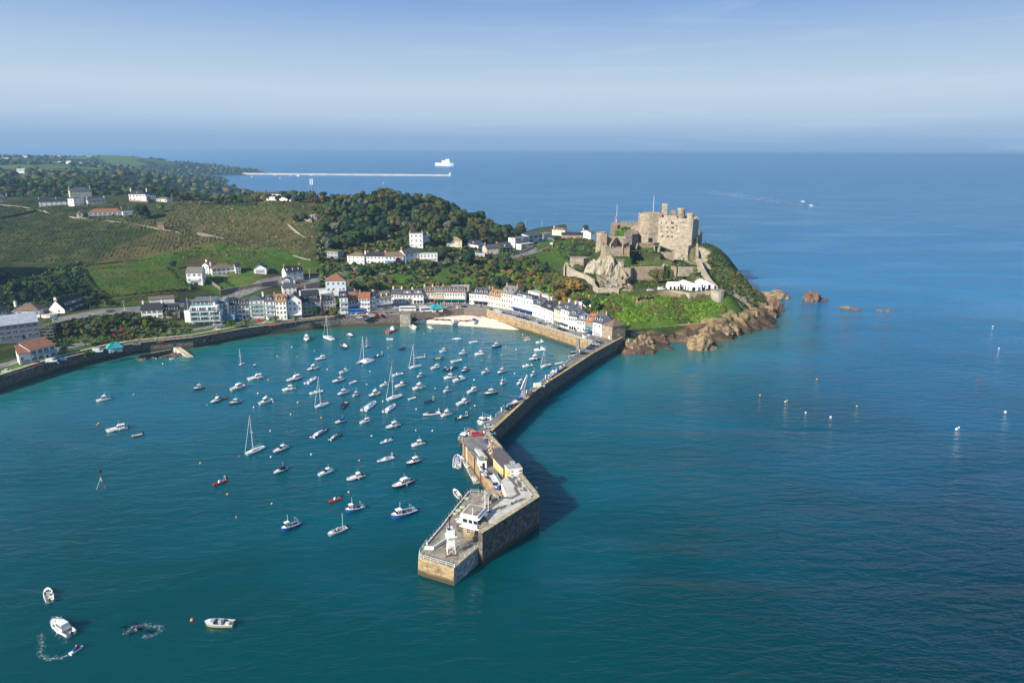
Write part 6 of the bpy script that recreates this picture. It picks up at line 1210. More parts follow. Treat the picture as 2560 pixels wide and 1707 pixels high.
def boat(kind, bow, stern, k, label, top='w', bot='w', z=0, cov='b', out=0, mast=0, grp='boats moored in the harbour', B=None):
    c, L, rz = boatpos(bow, stern, k, z); L = max(L, 2.6); t = thing('boat', c, rz, label, 'boat', grp); B = B or min(max(L*.33, 1.3), 3.6); fb = min(max(.09*L+.15, .45), 1.5)
    W_ = bcm('w')
    def cabin(x0, x1, w_, z0, hh, f, b, m=W_, win=True, roofm=None):
        mb = MB(); taper(mb, x0, x1, w_, w_*.9, z0, z0+hh, f, b, m); o = mb.obj('cabin', t)
        if win:
            mb = MB(); taper(mb, x0+b*.5+.15, x1-f*.42+.06, w_*1.0, w_*.92, z0+hh*.40, z0+hh*.84, f*.5, b*.3, m_glass, .93); mb.obj('window', o)
            mb = MB()
            for q in (.2, .5, .8):
                xx = x0+b+(x1-x0-f-b)*q
                for s_ in (-1, 1): mb.box(xx-.06, xx+.06, s_*w_*.96-.03, s_*w_*.96+.03, z0+hh*.35, z0+hh*.88, m)
            mb.obj('window_frame', o)
        mb = MB(); taper(mb, x0+b-.15, x1-f+.2, w_*.9, w_*.82, z0+hh, z0+hh+.08, .05, .05, roofm or m); mb.obj('cabin_roof', o); return o
    def aerial(x, h_, r=.03): mb = MB(); mb.tube((x, 0, fb+.5), (x-.1*h_*.3, 0, fb+h_), r, W_, 5); mb.obj('mast', t)
    def rails(x0):
        mb = MB(); n = 5; pr = None
        for s_ in (-1, 1):
            pr = None
            for i in range(n+1):
                u = i/n; x = x0+(L/2*1.02-x0)*u; w_ = B/2*.9*math.sqrt(max(0, 1-((x+.05*L)/(L*.56))**2)) if x > 0 else B/2*.9; p = Vector((x, s_*w_, fb*(1+.3*u)+.55)); 
                if pr: mb.tube(pr, p, .03, m_metal, 4)
                mb.tube(p-Vector((0, 0, .55)), p, .025, m_metal, 4); pr = p
        mb.obj('bow_rail', t)
    def fenders(n=3):
        mb = MB()
        for i in range(n):
            for s_ in (-1, 1): x = -L*.3+i*L*.2; mb.tube((x, s_*(B/2+.08), fb*.25), (x, s_*(B/2+.08), fb*.8), .12, W_ if i % 2 else bcm('n'), 6)
        mb.obj('fender', t)
    if kind == 'cruiser':
        hull(t, L, B, fb, top, bot, floor='c'); mb = MB(); taper(mb, -.02*L, .34*L, B*.36, B*.16, fb, fb+.45, .12*L, 0, W_); mb.obj('foredeck', t)
        v = int(bow[0]) % 4; hh = min(1.5, .17*L+.35)*(1, .92, 1.05, .85)[v]; cabin((-.26, -.36, -.20, -.30)[v]*L, (.14, .10, .17, .06)[v]*L, B*(.36, .34, .33, .37)[v], fb, hh, (.13, .18, .08, .15)[v]*L, (.04, .01, .05, .08)[v]*L); aerial(-.1*L, 2.6+.08*L); rails(.05*L); fenders() if L > 6.5 else None
        if v == 2 and L > 6: mb = MB(); taper(mb, -.16*L, .02*L, B*.25, B*.2, fb+hh+.08, fb+hh+.55, .05*L, .02*L, W_); mb.obj('flybridge', t)
        if v == 1: mb = MB(); mb.box(-.44*L, -.38*L, -B*.36, B*.36, fb, fb+1.3, m_metal) if 0 else mb.tube((-.36*L, -B*.38, fb+hh), (-.36*L, B*.38, fb+hh), .06, m_metal, 5); mb.tube((-.36*L, B*.38, fb), (-.36*L, B*.38, fb+hh), .05, m_metal, 5); mb.tube((-.36*L, -B*.38, fb), (-.36*L, -B*.38, fb+hh), .05, m_metal, 5); mb.obj('aft_arch', t)
        if v == 3: mb = MB(); taper(mb, -.42*L, -.28*L, B*.36, B*.36, fb-.02, fb+.75, .03*L, .05*L, bcm(('n', 'k', 'b', 'g')[int(bow[1]) % 4])); mb.obj('cockpit_cover', t)
        if out: motor(t, L)
    elif kind == 'covered':      # sports cruiser with canvas canopy
        hull(t, L, B, fb, top, bot); mb = MB(); taper(mb, -.05*L, .36*L, B*.38, B*.15, fb, fb+.45, .15*L, 0, W_); mb.obj('foredeck', t)
        mb = MB(); taper(mb, -.05*L, .12*L, B*.36, B*.33, fb+.3, fb+1.0, .14*L, 0, m_glass); mb.obj('windscreen', t)
        mb = MB(); taper(mb, -.42*L, .02*L, B*.42, B*.36, fb-.02, fb+1.15, .08*L, .16*L, bcm(cov), .75); mb.obj('canopy', t); aerial(-.2*L, 2.6); rails(.08*L)
    elif kind == 'pilot':        # pilot-house fishing boat
        hull(t, L, B, fb, top, bot, floor='g'); mb = MB(); taper(mb, .02*L, .36*L, B*.34, B*.13, fb+.02, fb+.5, .08*L, 0, W_); mb.obj('foredeck', t)
        cabin(-.12*L, .16*L, B*.31, fb-.1, 1.55, .06*L, -.02*L); aerial(-.05*L, 3.4); mb = MB(); mb.box(-.44*L, -.3*L, -B*.2, B*.2, .25, .9, bcm('g')); mb.box(-.28*L, -.2*L, -B*.3, -B*.05, .25, .7, bcm('o')); mb.obj('deck_gear', t)
        if out: motor(t, L)
        rails(.12*L)
    elif kind == 'fishing':      # wheelhouse forward, open working deck aft
        hull(t, L, B*1.08, fb*1.15, top, bot, floor='g', sheer=.5); cabin(.10*L, .33*L, B*.34, fb, 1.75, .05*L, .0); aerial(.14*L, 4.0, .05)
        mb = MB(); mb.tube((-.3*L, -B*.4, fb), (-.3*L, -B*.4, fb+1.8), .06, bcm('g'), 5); mb.tube((-.3*L, B*.4, fb), (-.3*L, B*.4, fb+1.8), .06, bcm('g'), 5); mb.tube((-.3*L, -B*.4, fb+1.8), (-.3*L, B*.4, fb+1.8), .06, bcm('g'), 5); mb.obj('gantry', t)
        mb = MB(); random.seed(int(L*100))
        for i in range(7): x = random.uniform(-.42, .02)*L; y = random.uniform(-.3, .3)*B; r = random.uniform(.2, .4); mb.box(x-r, x+r, y-r, y+r, .25, .25+r*2, bcm(random.choice(['b', 'o', 'g', 't', 'c', 'k'])))
        mb.obj('crates_and_pots', t); mb = MB(); mb.lathe([(.05, -.3), (.3, -.15), (.3, .1), (.05, .3)], bcm('o'), 8); mb.obj('fender', t, loc=(0, -B*.6, fb*.6))
    elif kind == 'rib':
        mb = MB(); r = .24; pts = []
        for i in range(15):
            u = i/14; a = math.pi*(u-.5); 
            if u < .3: p = (-L/2+u/.3*L*.55, -B/2+r)
            elif u > .7: p = (-L/2+(1-u)/.3*L*.55, B/2-r)
            else: a = (u-.5)/.2*math.pi/2; p = (L*.05+(L*.45)*math.cos(a), (B/2-r)*math.sin(a))
            pts.append(Vector((p[0], p[1], .38+.25*max(0, p[0]/L))))
        for a, b in zip(pts[:-1], pts[1:]): mb.tube(a, b, r, bcm(top), 7)
        mb.obj('inflatable_tube', t); mb = MB(); mb.prism([(-L/2, -B/2+r), (L*.1, -B/2+r), (L*.42, 0), (L*.1, B/2-r), (-L/2, B/2-r)], -.3, .3, bcm(bot)); mb.obj('hull', t)
        if cov: mb = MB(); taper(mb, -.3*L, .3*L, B*.34, B*.22, .45, 1.0, .16*L, .12*L, bcm(cov), .5); mb.obj('cover', t)
        else: mb = MB(); mb.box(-.05*L, .08*L, -.35, .35, .3, 1.15, W_); mb.box(-.3*L, -.12*L, -.35, .35, .3, .7, bcm('g')); mb.obj('console', t)
        if mast: mb = MB(); mb.tube((-.42*L, -B*.33, .5), (-.42*L, -B*.2, 2.1), .05, W_, 5); mb.tube((-.42*L, B*.33, .5), (-.42*L, B*.2, 2.1), .05, W_, 5); mb.tube((-.42*L, -B*.2, 2.1), (-.42*L, B*.2, 2.1), .07, W_, 5); mb.obj('roll_bar', t)
        motor(t, L)
    elif kind == 'open':
        hull(t, L, B, fb*.9, top, bot, floor='g' if cov == 'g' else 'c'); mb = MB()
        for x in (-.25, .05): mb.box(x*L-.12, x*L+.12, -B*.38, B*.38, .4, .48, bcm('c'))
        mb.obj('thwart', t)
        if cov == 'con': mb = MB(); mb.box(-.06*L, .06*L, -.35, .35, .25, 1.5, W_); mb.box(-.02*L, .05*L, -.34, .34, 1.5, 1.8, m_glass); mb.obj('console', t)
        if out: motor(t, L)
    elif kind == 'yacht':
        B = min(B, L*.31); hull(t, L, B, fb*.85, top, bot, sheer=.2, tr=.7); mb = MB(); taper(mb, -.12*L, .24*L, B*.28, B*.14, fb*.85, fb*.85+.45, .1*L, 0, W_); o = mb.obj('coachroof', t)
        mb = MB(); taper(mb, -.08*L, .14*L, B*.285, B*.22, fb*.85+.15, fb*.85+.33, 0, 0, m_glass, 1); mb.obj('window', o); mb = MB(); mb.box(-.40*L, -.16*L, -B*.22, B*.22, fb*.80, fb*.86, bcm('g')); mb.obj('cockpit', t)
        h_ = mast; mm = bcm('c' if cov == 'wood' else 'w'); mb = MB(); mb.tube((.06*L, 0, fb*.8), (.06*L, 0, h_), .10, mm, 6, .07); mb.tube((.05*L, -.9, h_*.55), (.05*L, .9, h_*.55), .04, mm, 5); mb.obj('mast', t)
        mb = MB(); mb.tube((.06*L, 0, fb+1.1), (-.36*L, 0, fb+1.2), .08, mm, 6); mb.obj('boom', t)
        if cov and cov != 'wood': mb = MB(); mb.tube((.04*L, 0, fb+1.3), (-.33*L, 0, fb+1.35), .2, bcm(cov), 7, .14); mb.obj('sail_cover', t)
        mb = MB(); mb.tube((L*.5, 0, fb), (.06*L, 0, h_), .035 if mast < 10 else .07, mm, 4); mb.tube((-L*.48, 0, fb), (.06*L, 0, h_), .025, m_metal, 4)
        for s_ in (-1, 1): mb.tube((.02*L, s_*B*.46, fb*.85), (.06*L, 0, h_), .025, m_metal, 4)
        mb.obj('rigging', t)
    elif kind == 'cat':
        for s_ in (-1, 1):
            n = 8; mb = MB(); P_ = []
            for i in range(n+1): u = i/n; w_ = .55*(1 if u < .5 else math.sqrt(max(.002, 1-((u-.5)/.5)**2))); P_.append((-L/2+L*u, w_))
            poly = [(x, s_*2.2-w_) for x, w_ in P_]+[(x, s_*2.2+w_) for x, w_ in P_[::-1]]; mb.prism(poly, -.3, 1.05, W_); mb.obj('hull', t)
        mb = MB(); taper(mb, -.38*L, .2*L, 2.2, 2.0, .7, 1.5, .1*L, 0, W_); taper(mb, -.2*L, .15*L, 1.6, 1.3, 1.5, 2.0, .1*L, .03*L, W_); mb.obj('bridge_deck', t)
        mb = MB(); mb.tube((.1*L, 0, 1.5), (.1*L, 0, mast), .11, W_, 6); mb.obj('mast', t); mb = MB(); mb.tube((.1*L, 0, 2.6), (-.3*L, 0, 2.7), .2, bcm('n'), 6); mb.obj('boom', t); mb = MB(); mb.tube((.5*L, 0, 1), (.1*L, 0, mast), .06, W_, 4); mb.obj('rigging', t)
    elif kind == 'work':
        hull(t, L, B*1.1, fb, top, bot, floor='g'); mb = MB(); taper(mb, .16*L, .3*L, B*.4, B*.3, fb, fb+.5, .1, 0, bcm('g')); mb.obj('foredeck', t); mb = MB(); mb.box(-.1*L, .02*L, -.4, .4, .25, 1.5, bcm('g')); mb.box(-.35*L, -.22*L, -.3, .5, .25, .8, bcm('c')); mb.obj('console', t)
        if mast: aerial(-.3*L, mast, .06)
        motor(t, L)
    return t
CR, CV, PI_, FI, RB, OP, YA = 'cruiser', 'covered', 'pilot', 'fishing', 'rib', 'open', 'yacht'
def bb(k, rows):
    for r in rows:
        kind, bx, by, sx_, sy_, lb = r[:6]; kw = r[6] if len(r) > 6 else {}; boat(kind, (bx, by), (sx_, sy_), k, lb, **kw)
bb('b4', [(OP,330,135,270,82,'white open boat lying by the sandy beach',{'out':1}),(RB,495,85,570,122,'grey inflatable by the sandy beach',{'top':'g','cov':'l'}),(RB,840,272,970,262,'pale grey inflatable with white console',{'top':'l','cov':'w'}),
 (OP,1075,317,1198,302,'white open boat with dark engine',{'out':1}),(PI_,1395,387,1520,352,'black hulled boat with little mast near the quay',{'top':'k','bot':'k'}),(OP,1838,252,1920,245,'small orange dinghy beside a white one',{'top':'o','bot':'r'}),(OP,1850,280,1936,270,'small white rowing dinghy beside the orange one',{}),
 (CV,2010,320,2125,308,'white cuddy boat nearest the quay wall',{'cov':'w','out':1}),(CV,1985,424,2150,416,'long low white motor boat behind a mast',{'cov':'w'}),(YA,2078,668,2217,625,'white sloop with blue sail cover near the pier',{'mast':11.5,'cov':'b'}),
 (CR,1918,562,2065,530,'white cruiser with dark waterline near the pier',{'bot':'n'}),(OP,1823,652,1965,632,'white centre console boat near the pier',{'cov':'con','out':1}),(PI_,1938,785,2022,752,'small white cabin boat by the pier rail',{}),(OP,2395,598,2285,612,'white open boat tied close beside the pier',{}),
 (RB,90,418,180,398,'black inflatable alone near the catamaran',{'top':'k','cov':'n'}),(RB,315,538,470,518,'black inflatable with grey cover',{'top':'g','cov':'g','mast':1}),(YA,235,678,405,640,'white yacht with navy sail cover mid harbour',{'mast':13,'cov':'n'}),
 (CR,662,448,775,428,'little white cuddy cruiser',{'out':1}),(RB,577,553,712,538,'black inflatable with bright yellow cover',{'top':'k','cov':'y'}),(PI_,935,478,1055,458,'white pilothouse boat with orange stern gear',{'bot':'n'}),(CR,1152,485,1297,470,'broad white cruiser with fenders',{'out':1}),
 (OP,818,593,972,560,'white speedboat with beige interior',{}),(CR,537,685,670,655,'cream topped cabin boat with short mast',{'bot':'c'}),(RB,935,655,735,708,'large navy inflatable with twin engines',{'top':'n','bot':'k','cov':'','mast':1}),(PI_,972,730,1075,692,'white pilothouse with dark blue hull',{'bot':'n','top':'n'}),
 (CV,1250,750,1362,712,'sleek white speedboat with folded hood',{'cov':'w'}),(PI_,1475,748,1595,710,'small white wheelhouse boat with black stern',{'bot':'k'}),(PI_,348,805,452,772,'small wheelhouse boat with black waterline',{'bot':'n'}),(OP,0,785,152,750,'white boat with T top and black engine',{'cov':'con','out':1}),
 (PI_,722,820,900,790,'white boat with short aft mast rafted beside a cruiser',{}),(CV,845,865,1025,815,'white cruiser with pale turquoise screen',{'cov':'w'}),(FI,1515,900,1602,872,'small cream fishing boat',{'top':'c','bot':'c'}),(CR,1742,905,1850,865,'blue and white cabin boat by the crane',{'bot':'l'}),
 (CR,35,940,195,902,'white cruiser with long side windows beside the yacht',{'out':1}),(CR,282,975,462,930,'big white hardtop cruiser mid harbour',{}),(PI_,715,1005,825,975,'small white boat with orange bow buoy',{}),(CR,1045,1025,1187,980,'white cruiser with raked hardtop',{}),
 (PI_,1288,1050,1475,1005,'white wheelhouse boat with navy hull and mast',{'top':'n','bot':'n'}),(OP,220,1115,330,1085,'small open dinghy with outboard',{'out':1}),(RB,448,1163,590,1118,'navy inflatable with white roll bar',{'top':'n','cov':'n','mast':1}),(CR,895,1195,1078,1135,'large white flybridge cruiser near the pier',{'cov':'n'}),
 (RB,440,1328,675,1295,'long white inflatable with black seats',{'top':'w','cov':'k','mast':1}),(CR,678,1350,840,1305,'white cruiser with fenders beside the long inflatable',{'out':1}),(RB,878,1393,1060,1335,'black inflatable with grey consoles near the pier',{'top':'k','cov':'','mast':1})])
bb('b3', [(CR,870,315,858,255,'white cabin boat end on beside the gaff cutter',{'bot':'n'}),(YA,1110,250,1258,300,'old gaff cutter with varnished mast and teal cover',{'mast':15,'cov':'t','bot':'k'}),(RB,1550,242,1470,195,'dark inflatable with white cover near the sea wall',{'top':'k','cov':'w'}),
 (OP,1445,418,1380,362,'black open boat with white inside and yellow bow',{'top':'k','bot':'k'}),('cat',1640,655,1800,590,'white sailing catamaran with tall mast',{'mast':15}),(YA,1718,402,1790,378,'small brown open sailing boat with wooden mast',{'mast':6.5,'bot':'br','top':'br','cov':'wood'}),
 (RB,1845,547,1980,512,'dark inflatable with yellow nose and white arch',{'top':'n','cov':'','mast':1}),(FI,2165,140,2045,190,'stubby red hulled tug by the beach',{'top':'r','bot':'r','B':3.4}),(OP,2030,277,2132,284,'pale yellow dinghy behind the red tug',{'top':'c','bot':'c'}),(CR,985,588,1150,558,'white cruiser with navy stripe, upper of a pair',{'bot':'n','top':'w'}),
 (CR,870,740,1038,700,'white cruiser with navy stripe, lower of a pair',{'bot':'n'}),(CV,1337,785,1480,748,'low white speedboat above the cream topped cruiser',{'cov':'w'}),(CV,1240,922,1418,868,'navy hulled cruiser with cream canopy',{'bot':'n','cov':'c'}),(OP,1485,945,1583,898,'small white tender with outboard',{'out':1}),
 (CR,565,908,783,845,'large white cruiser with navy stripes and hardtop',{'bot':'n'}),(RB,1000,845,858,930,'white inflatable with grey cockpit',{'top':'l','cov':''}),(CR,500,1035,705,1003,'white cabin boat with black engine under the striped cruiser',{'out':1}),(OP,900,1088,1095,1048,'white boat with white console cover',{'cov':'con'}),
 (YA,980,1288,1180,1225,'white yacht with red and brown sail cover',{'mast':14,'cov':'r'}),(PI_,1315,1105,1490,1052,'navy and white cruiser with radar mast',{'bot':'n'}),(PI_,1535,1125,1643,1083,'small white cabin boat with navy hood',{}),(CR,1778,1125,1945,1072,'white cruiser with black waterline and fenders',{'bot':'k'}),
 (CR,1935,975,2070,942,'white cabin boat hidden behind a tall mast',{'out':1}),(YA,2030,1188,2260,1110,'largest mid harbour yacht with black sail cover',{'mast':16,'cov':'k'}),(RB,1385,1300,1440,1205,'black boat under a dark cover, bow towards us',{'top':'k','cov':'k'}),(RB,1870,1200,1700,1325,'inflatable under a pale grey cover, left of two',{'top':'l','cov':'l'}),
 (RB,2160,1245,2010,1348,'inflatable under a pale grey cover, right of two',{'top':'l','cov':'l'}),(CR,150,1245,360,1175,'big white cruiser with rounded bow',{}),(CV,1280,1520,1442,1468,'white sports boat with blue canopy',{'bot':'n','cov':'b'}),(CR,1637,1518,1795,1475,'small white cruiser with aft rails',{})])
bb('b5', [(CR,1900,122,2038,82,'navy striped cruiser with twin aerials',{'bot':'n'}),(YA,520,385,703,305,'largest white sailing yacht with tall mast in the left harbour',{'mast':15,'cov':''}),(CV,795,362,940,300,'white sports cruiser with turquoise screen and twin aerials',{'bot':'n','cov':'w'}),(CV,800,567,932,508,'white boat with big navy canopy',{'cov':'n','bot':'n'}),
 (RB,208,678,335,628,'red and black pilot inflatable with white arch',{'top':'r','bot':'k','cov':'','mast':1}),(RB,1330,122,1180,205,'inflatable under white cover beside a black one',{'top':'n','cov':'l'}),(RB,1470,170,1350,230,'black inflatable with grey seats beside the covered one',{'top':'k','cov':'g'}),(RB,1850,268,1958,230,'small pale inflatable with dark console',{'top':'l','cov':''}),
 (CR,2148,293,2280,262,'white cabin boat with outboard right of the pale inflatable',{'out':1}),(CR,2100,478,2245,428,'white cruiser with black hull and oval windows',{'bot':'k','top':'k'}),(RB,1818,448,1975,402,'pale inflatable with arch and grey seats',{'top':'l','cov':'','mast':1}),(CV,1232,588,1382,528,'low white sports cruiser with side fenders',{'cov':'w','bot':'l'}),
 (CR,1515,633,1692,580,'white hardtop cruiser with black windows and dark hull',{'bot':'k'}),(CR,1960,713,2160,632,'largest navy and white motor cruiser',{'top':'n','bot':'n'}),(RB,1343,842,1462,803,'small red inflatable dinghy',{'top':'r','bot':'r','cov':''}),(FI,1500,938,1690,890,'bright blue fishing boat with white wheelhouse',{'top':'b','bot':'b'}),
 (FI,1950,1003,2195,925,'long blue and white fishing boat nearest the pier',{'top':'b','bot':'b'}),(FI,875,1123,1060,1048,'blue fishing boat with red waterline and pink buoy',{'top':'b','bot':'b'}),('work',1330,1172,1515,1095,'grey metal workboat with tall mast',{'top':'g','bot':'g','mast':5})])
bb('b2', [(CR,190,862,368,828,'white cruiser lying alone at the left of the harbour',{'out':1}),(CR,305,1218,565,1170,'long white boat with open stern and black engines',{'out':1}),(OP,600,1277,735,1248,'small bright red open boat with steel arch',{'top':'r','bot':'r','out':1}),(YA,1870,442,1925,415,'small white day sailer',{'mast':9,'cov':'n'}),
 (OP,2045,447,2062,425,'tiny dark boat with furled brown sail',{'top':'k','bot':'k'}),(PI_,1328,723,1468,695,'navy hulled fishing cruiser with yellow fenders',{'top':'n','bot':'n'}),(CR,1760,738,1940,680,'white flybridge cruiser with red buoy at the stern',{}),(CR,1535,888,1665,832,'white striped cruiser towing a dark dinghy',{'bot':'k'}),(RB,1668,826,1728,826,'dark red dinghy towed by the striped cruiser',{'top':'br','bot':'k','cov':'k'}),
 (PI_,1752,893,1902,865,'small wheelhouse boat with dark hull and open deck',{'top':'k','bot':'k'}),(CR,1965,610,2160,575,'long white cruiser with hardtop and dark side windows',{}),(OP,1060,362,1098,358,'little white dinghy beside the old slipway',{})])
bb('b6', [(OP,240,140,275,270,'white open motorboat with bow rail and red flag, upper left corner boat',{'out':1,'cov':'con'}),(CR,300,485,500,618,'white cabin motorboat the jet ski circles',{'out':1}),('work',1900,495,2205,505,'grey metal landing workboat tied to an orange buoy',{'top':'g','bot':'y'})])
bb('b1', [(RB,468,450,465,545,'grey inflatable tied outside the pontoon',{'top':'l','cov':'g'}),(OP,460,540,478,552,'tiny grey tender behind the pontoon inflatable',{'top':'g'}),(OP,440,735,490,800,'white open boat with crew beside the pier head',{'out':1}),(FI,640,200,735,155,'white trawler with tall wheelhouse alongside the pier',{'bot':'w','B':4.2}),(FI,490,350,590,265,'rust orange workboat piled with pots against the pier corner',{'top':'o','bot':'o','B':4.2})])
bb('Q', [(OP,1340,150,1470,120,'black covered tender nearest the pier rail',{'top':'k','bot':'k','cov':'g'}),(OP,1300,212,1430,182,'black boat with white stripe tied by the pier rail',{'top':'k','bot':'w'}),(OP,740,690,850,650,'red dinghy behind the pier beside the white van',{'top':'r','bot':'r'})])
boat(CV, (390, 985), (580, 905), 'Q', 'white motor cruiser with blue hood standing ashore on the pier', z=ZQ+.7, cov='b', bot='n', grp='boats ashore on the pier')
boat(RB, (690, 790), (790, 780), 'Q', 'red inflatable lying on the pier below the white van', z=ZQ+.1, top='r', bot='r', cov='', grp='boats ashore on the pier')
boat(CR, (845, 65), (862, 25), 'b4', 'white cabin boat with dark windows drying on the beach', z=.9, bot='w'); boat(CV, (1140, 55), (1155, 5), 'b4', 'white boat with royal blue cover drying on the beach', z=.9, cov='b')
boat(OP, (1745, 785), (1860, 780), 'N', 'wooden show boat on a cradle in the car park', z=ZQ+.9, top='l', bot='br', grp='boats ashore'); boat(CR, (760, 590), (880, 540), 'P', 'white boat with blue cover parked behind the pier parapet', z=ZQ+.5, grp='boats ashore on the pier')
# dinghies stored on racks on the pier
for i in range(7):
    boat(OP, (500+i*20, 690+i*26), (560+i*20, 700+i*26), 'P', 'white dinghy stacked on the harbour edge rack of the pier', z=ZQ+.9, grp='racked dinghies upper row', cov='g')
for i in range(6):
    boat(RB, (815+i*22, 1250+i*34), (915+i*22, 1235+i*34), 'P', 'silver grey inflatable in the row by the promenade stores', z=ZQ+.2, top='l', bot='g', cov='', grp='inflatables stored in a row')
# pontoon
a_ = P3('P', 185, 850, .5); b_ = P3('P', 265, 850, .5); c_ = P3('P', 590, 1350, .5); d_ = P3('P', 455, 1375, .5)
t = thing('pontoon', (a_.x, a_.y, 0), 0, 'long narrow concrete pontoon along the foot of the pier wall', 'pontoon'); mb = MB(); o_ = a_; mb.prism([(v.x-o_.x, v.y-o_.y) for v in (a_, d_, c_, b_)], -.3, .6, m_pave, m_conc); mb.obj('deck', t)
for x, y, lb in [(230, 850, 'white tender on the pontoon top end'), (300, 1020, 'round white tender midway along the pontoon'), (460, 1290, 'white tender at the lower end of the pontoon')]: boat(OP, (x-30, y-15), (x+35, y+15), 'P', lb, z=.65, grp='tenders on the pontoon')
# jet ski with rider and wake
c, L, rz = boatpos((617, 730), (488, 812), 'b6'); L = 3.4
js = thing('jet_ski', c, rz, 'blue and white jet ski carving a curved wake', 'jet ski'); mb = MB(); taper(mb, -1.6, 1.7, .5, .1, -.2, .45, .3, .1, bcm('w'), .9); mb.obj('hull', js)
mb = MB(); taper(mb, -.9, .9, .28, .2, .45, .85, .5, .1, bcm('b'), .8); mb.obj('seat', js); mb = MB(); mb.tube((.45, -.35, 1.15), (.45, .35, 1.15), .04, bcm('k'), 5); mb.tube((.7, 0, .7), (.45, 0, 1.15), .07, bcm('k'), 5); mb.obj('handlebar', js)
# ---------------- people ----------------
def person_mesh(pose):
    if pose == 'stand': J = {0: (0, 0, .95), 1: (0, 0, 1.2), 2: (0, 0, 1.42), 3: (0, 0, 1.52), 4: (0, 0, 1.66), 5: (0, .19, 1.4), 6: (.02, .26, 1.12), 7: (.08, .25, .86), 8: (0, -.19, 1.4), 9: (.02, -.26, 1.12), 10: (.08, -.25, .86), 11: (0, .1, .9), 12: (.04, .12, .5), 13: (-.02, .12, .08), 14: (.13, .13, .04), 15: (0, -.1, .9), 16: (.02, -.12, .5), 17: (-.04, -.12, .08), 18: (.11, -.13, .04)}
    else: J = {0: (0, 0, .0), 1: (.08, 0, .25), 2: (.2, 0, .46), 3: (.26, 0, .55), 4: (.33, 0, .68), 5: (.2, .19, .44), 6: (.38, .27, .25), 7: (.6, .26, .27), 8: (.2, -.19, .44), 9: (.38, -.27, .25), 10: (.6, -.26, .27), 11: (.03, .12, -.02), 12: (.42, .26, .02), 13: (.3, .3, -.38), 14: (.44, .3, -.42), 15: (.03, -.12, -.02), 16: (.42, -.26, .02), 17: (.3, -.3, -.38), 18: (.44, -.3, -.42)}
    E_ = [(0, 1), (1, 2), (2, 3), (3, 4), (2, 5), (5, 6), (6, 7), (2, 8), (8, 9), (9, 10), (0, 11), (11, 12), (12, 13), (13, 14), (0, 15), (15, 16), (16, 17), (17, 18)]
    R_ = [.14, .14, .15, .06, .105, .07, .05, .04, .07, .05, .04, .095, .07, .05, .04, .095, .07, .05, .04]
    me = bpy.data.meshes.new('pm'); me.from_pydata([J[i] for i in range(19)], E_, []); o = bpy.data.objects.new('pm', me); COL.objects.link(o); sk = o.modifiers.new('s', 'SKIN')
    for i, v in enumerate(me.skin_vertices[0].data): v.radius = (R_[i], R_[i]*1.1); v.use_root = (i == 0)
    o.modifiers.new('d', 'SUBSURF').levels = 1; dg = bpy.context.evaluated_depsgraph_get(); me2 = bpy.data.meshes.new_from_object(o.evaluated_get(dg)); bpy.data.objects.remove(o)
    for p in me2.polygons:
        c_ = p.center; z = c_.z; z0 = 0 if pose == 'stand' else -.92
        z = z-z0 if pose != 'stand' else z
        hd = (c_.z > (1.5 if pose == 'stand' else .56)); leg = (c_.z < (.93 if pose == 'stand' else .08)) and abs(c_.y) < .2 or (c_.z < (.85 if pose == 'stand' else -.1))
        p.material_index = 2 if hd or (abs(c_.y) > .2 and (c_.z < 1.1 if pose == 'stand' else c_.x > .45)) else 1 if leg else 0; p.use_smooth = True
    return me2
PM = {}
m_skin = mat('skin', (.55, .33, .23), rough=.6, var=.05); m_hair = mat('hair', (.06, .04, .03), rough=.9)
def person(loc, rz, shirt, trous, label, pose='stand', grp=None):
    key = (pose, shirt, trous)
    if key not in PM:
        me = person_mesh(pose); 
        for m in (bcm(shirt), bcm(trous), m_skin): me.materials.append(m)
        PM[key] = me
    o = inst('person', PM[key], None, loc, (0, 0, rz)); tag(o, label, 'person', grp); LAB.append(o)
    mb = MB(); hc_ = (0, 1.69) if pose == 'stand' else (.30, .71); mb.lathe([(.06, hc_[1]-.06), (.115, hc_[1]-.02), (.11, hc_[1]+.05), (.05, hc_[1]+.10)], m_hair, 8, c=(hc_[0]-.02, 0)); mb.obj('hair', o); return o
person(c+Vector((-.1*math.cos(rz), -.1*math.sin(rz), .9)), rz, 'r', 'k', 'person in a red jacket riding the jet ski', 'sit')
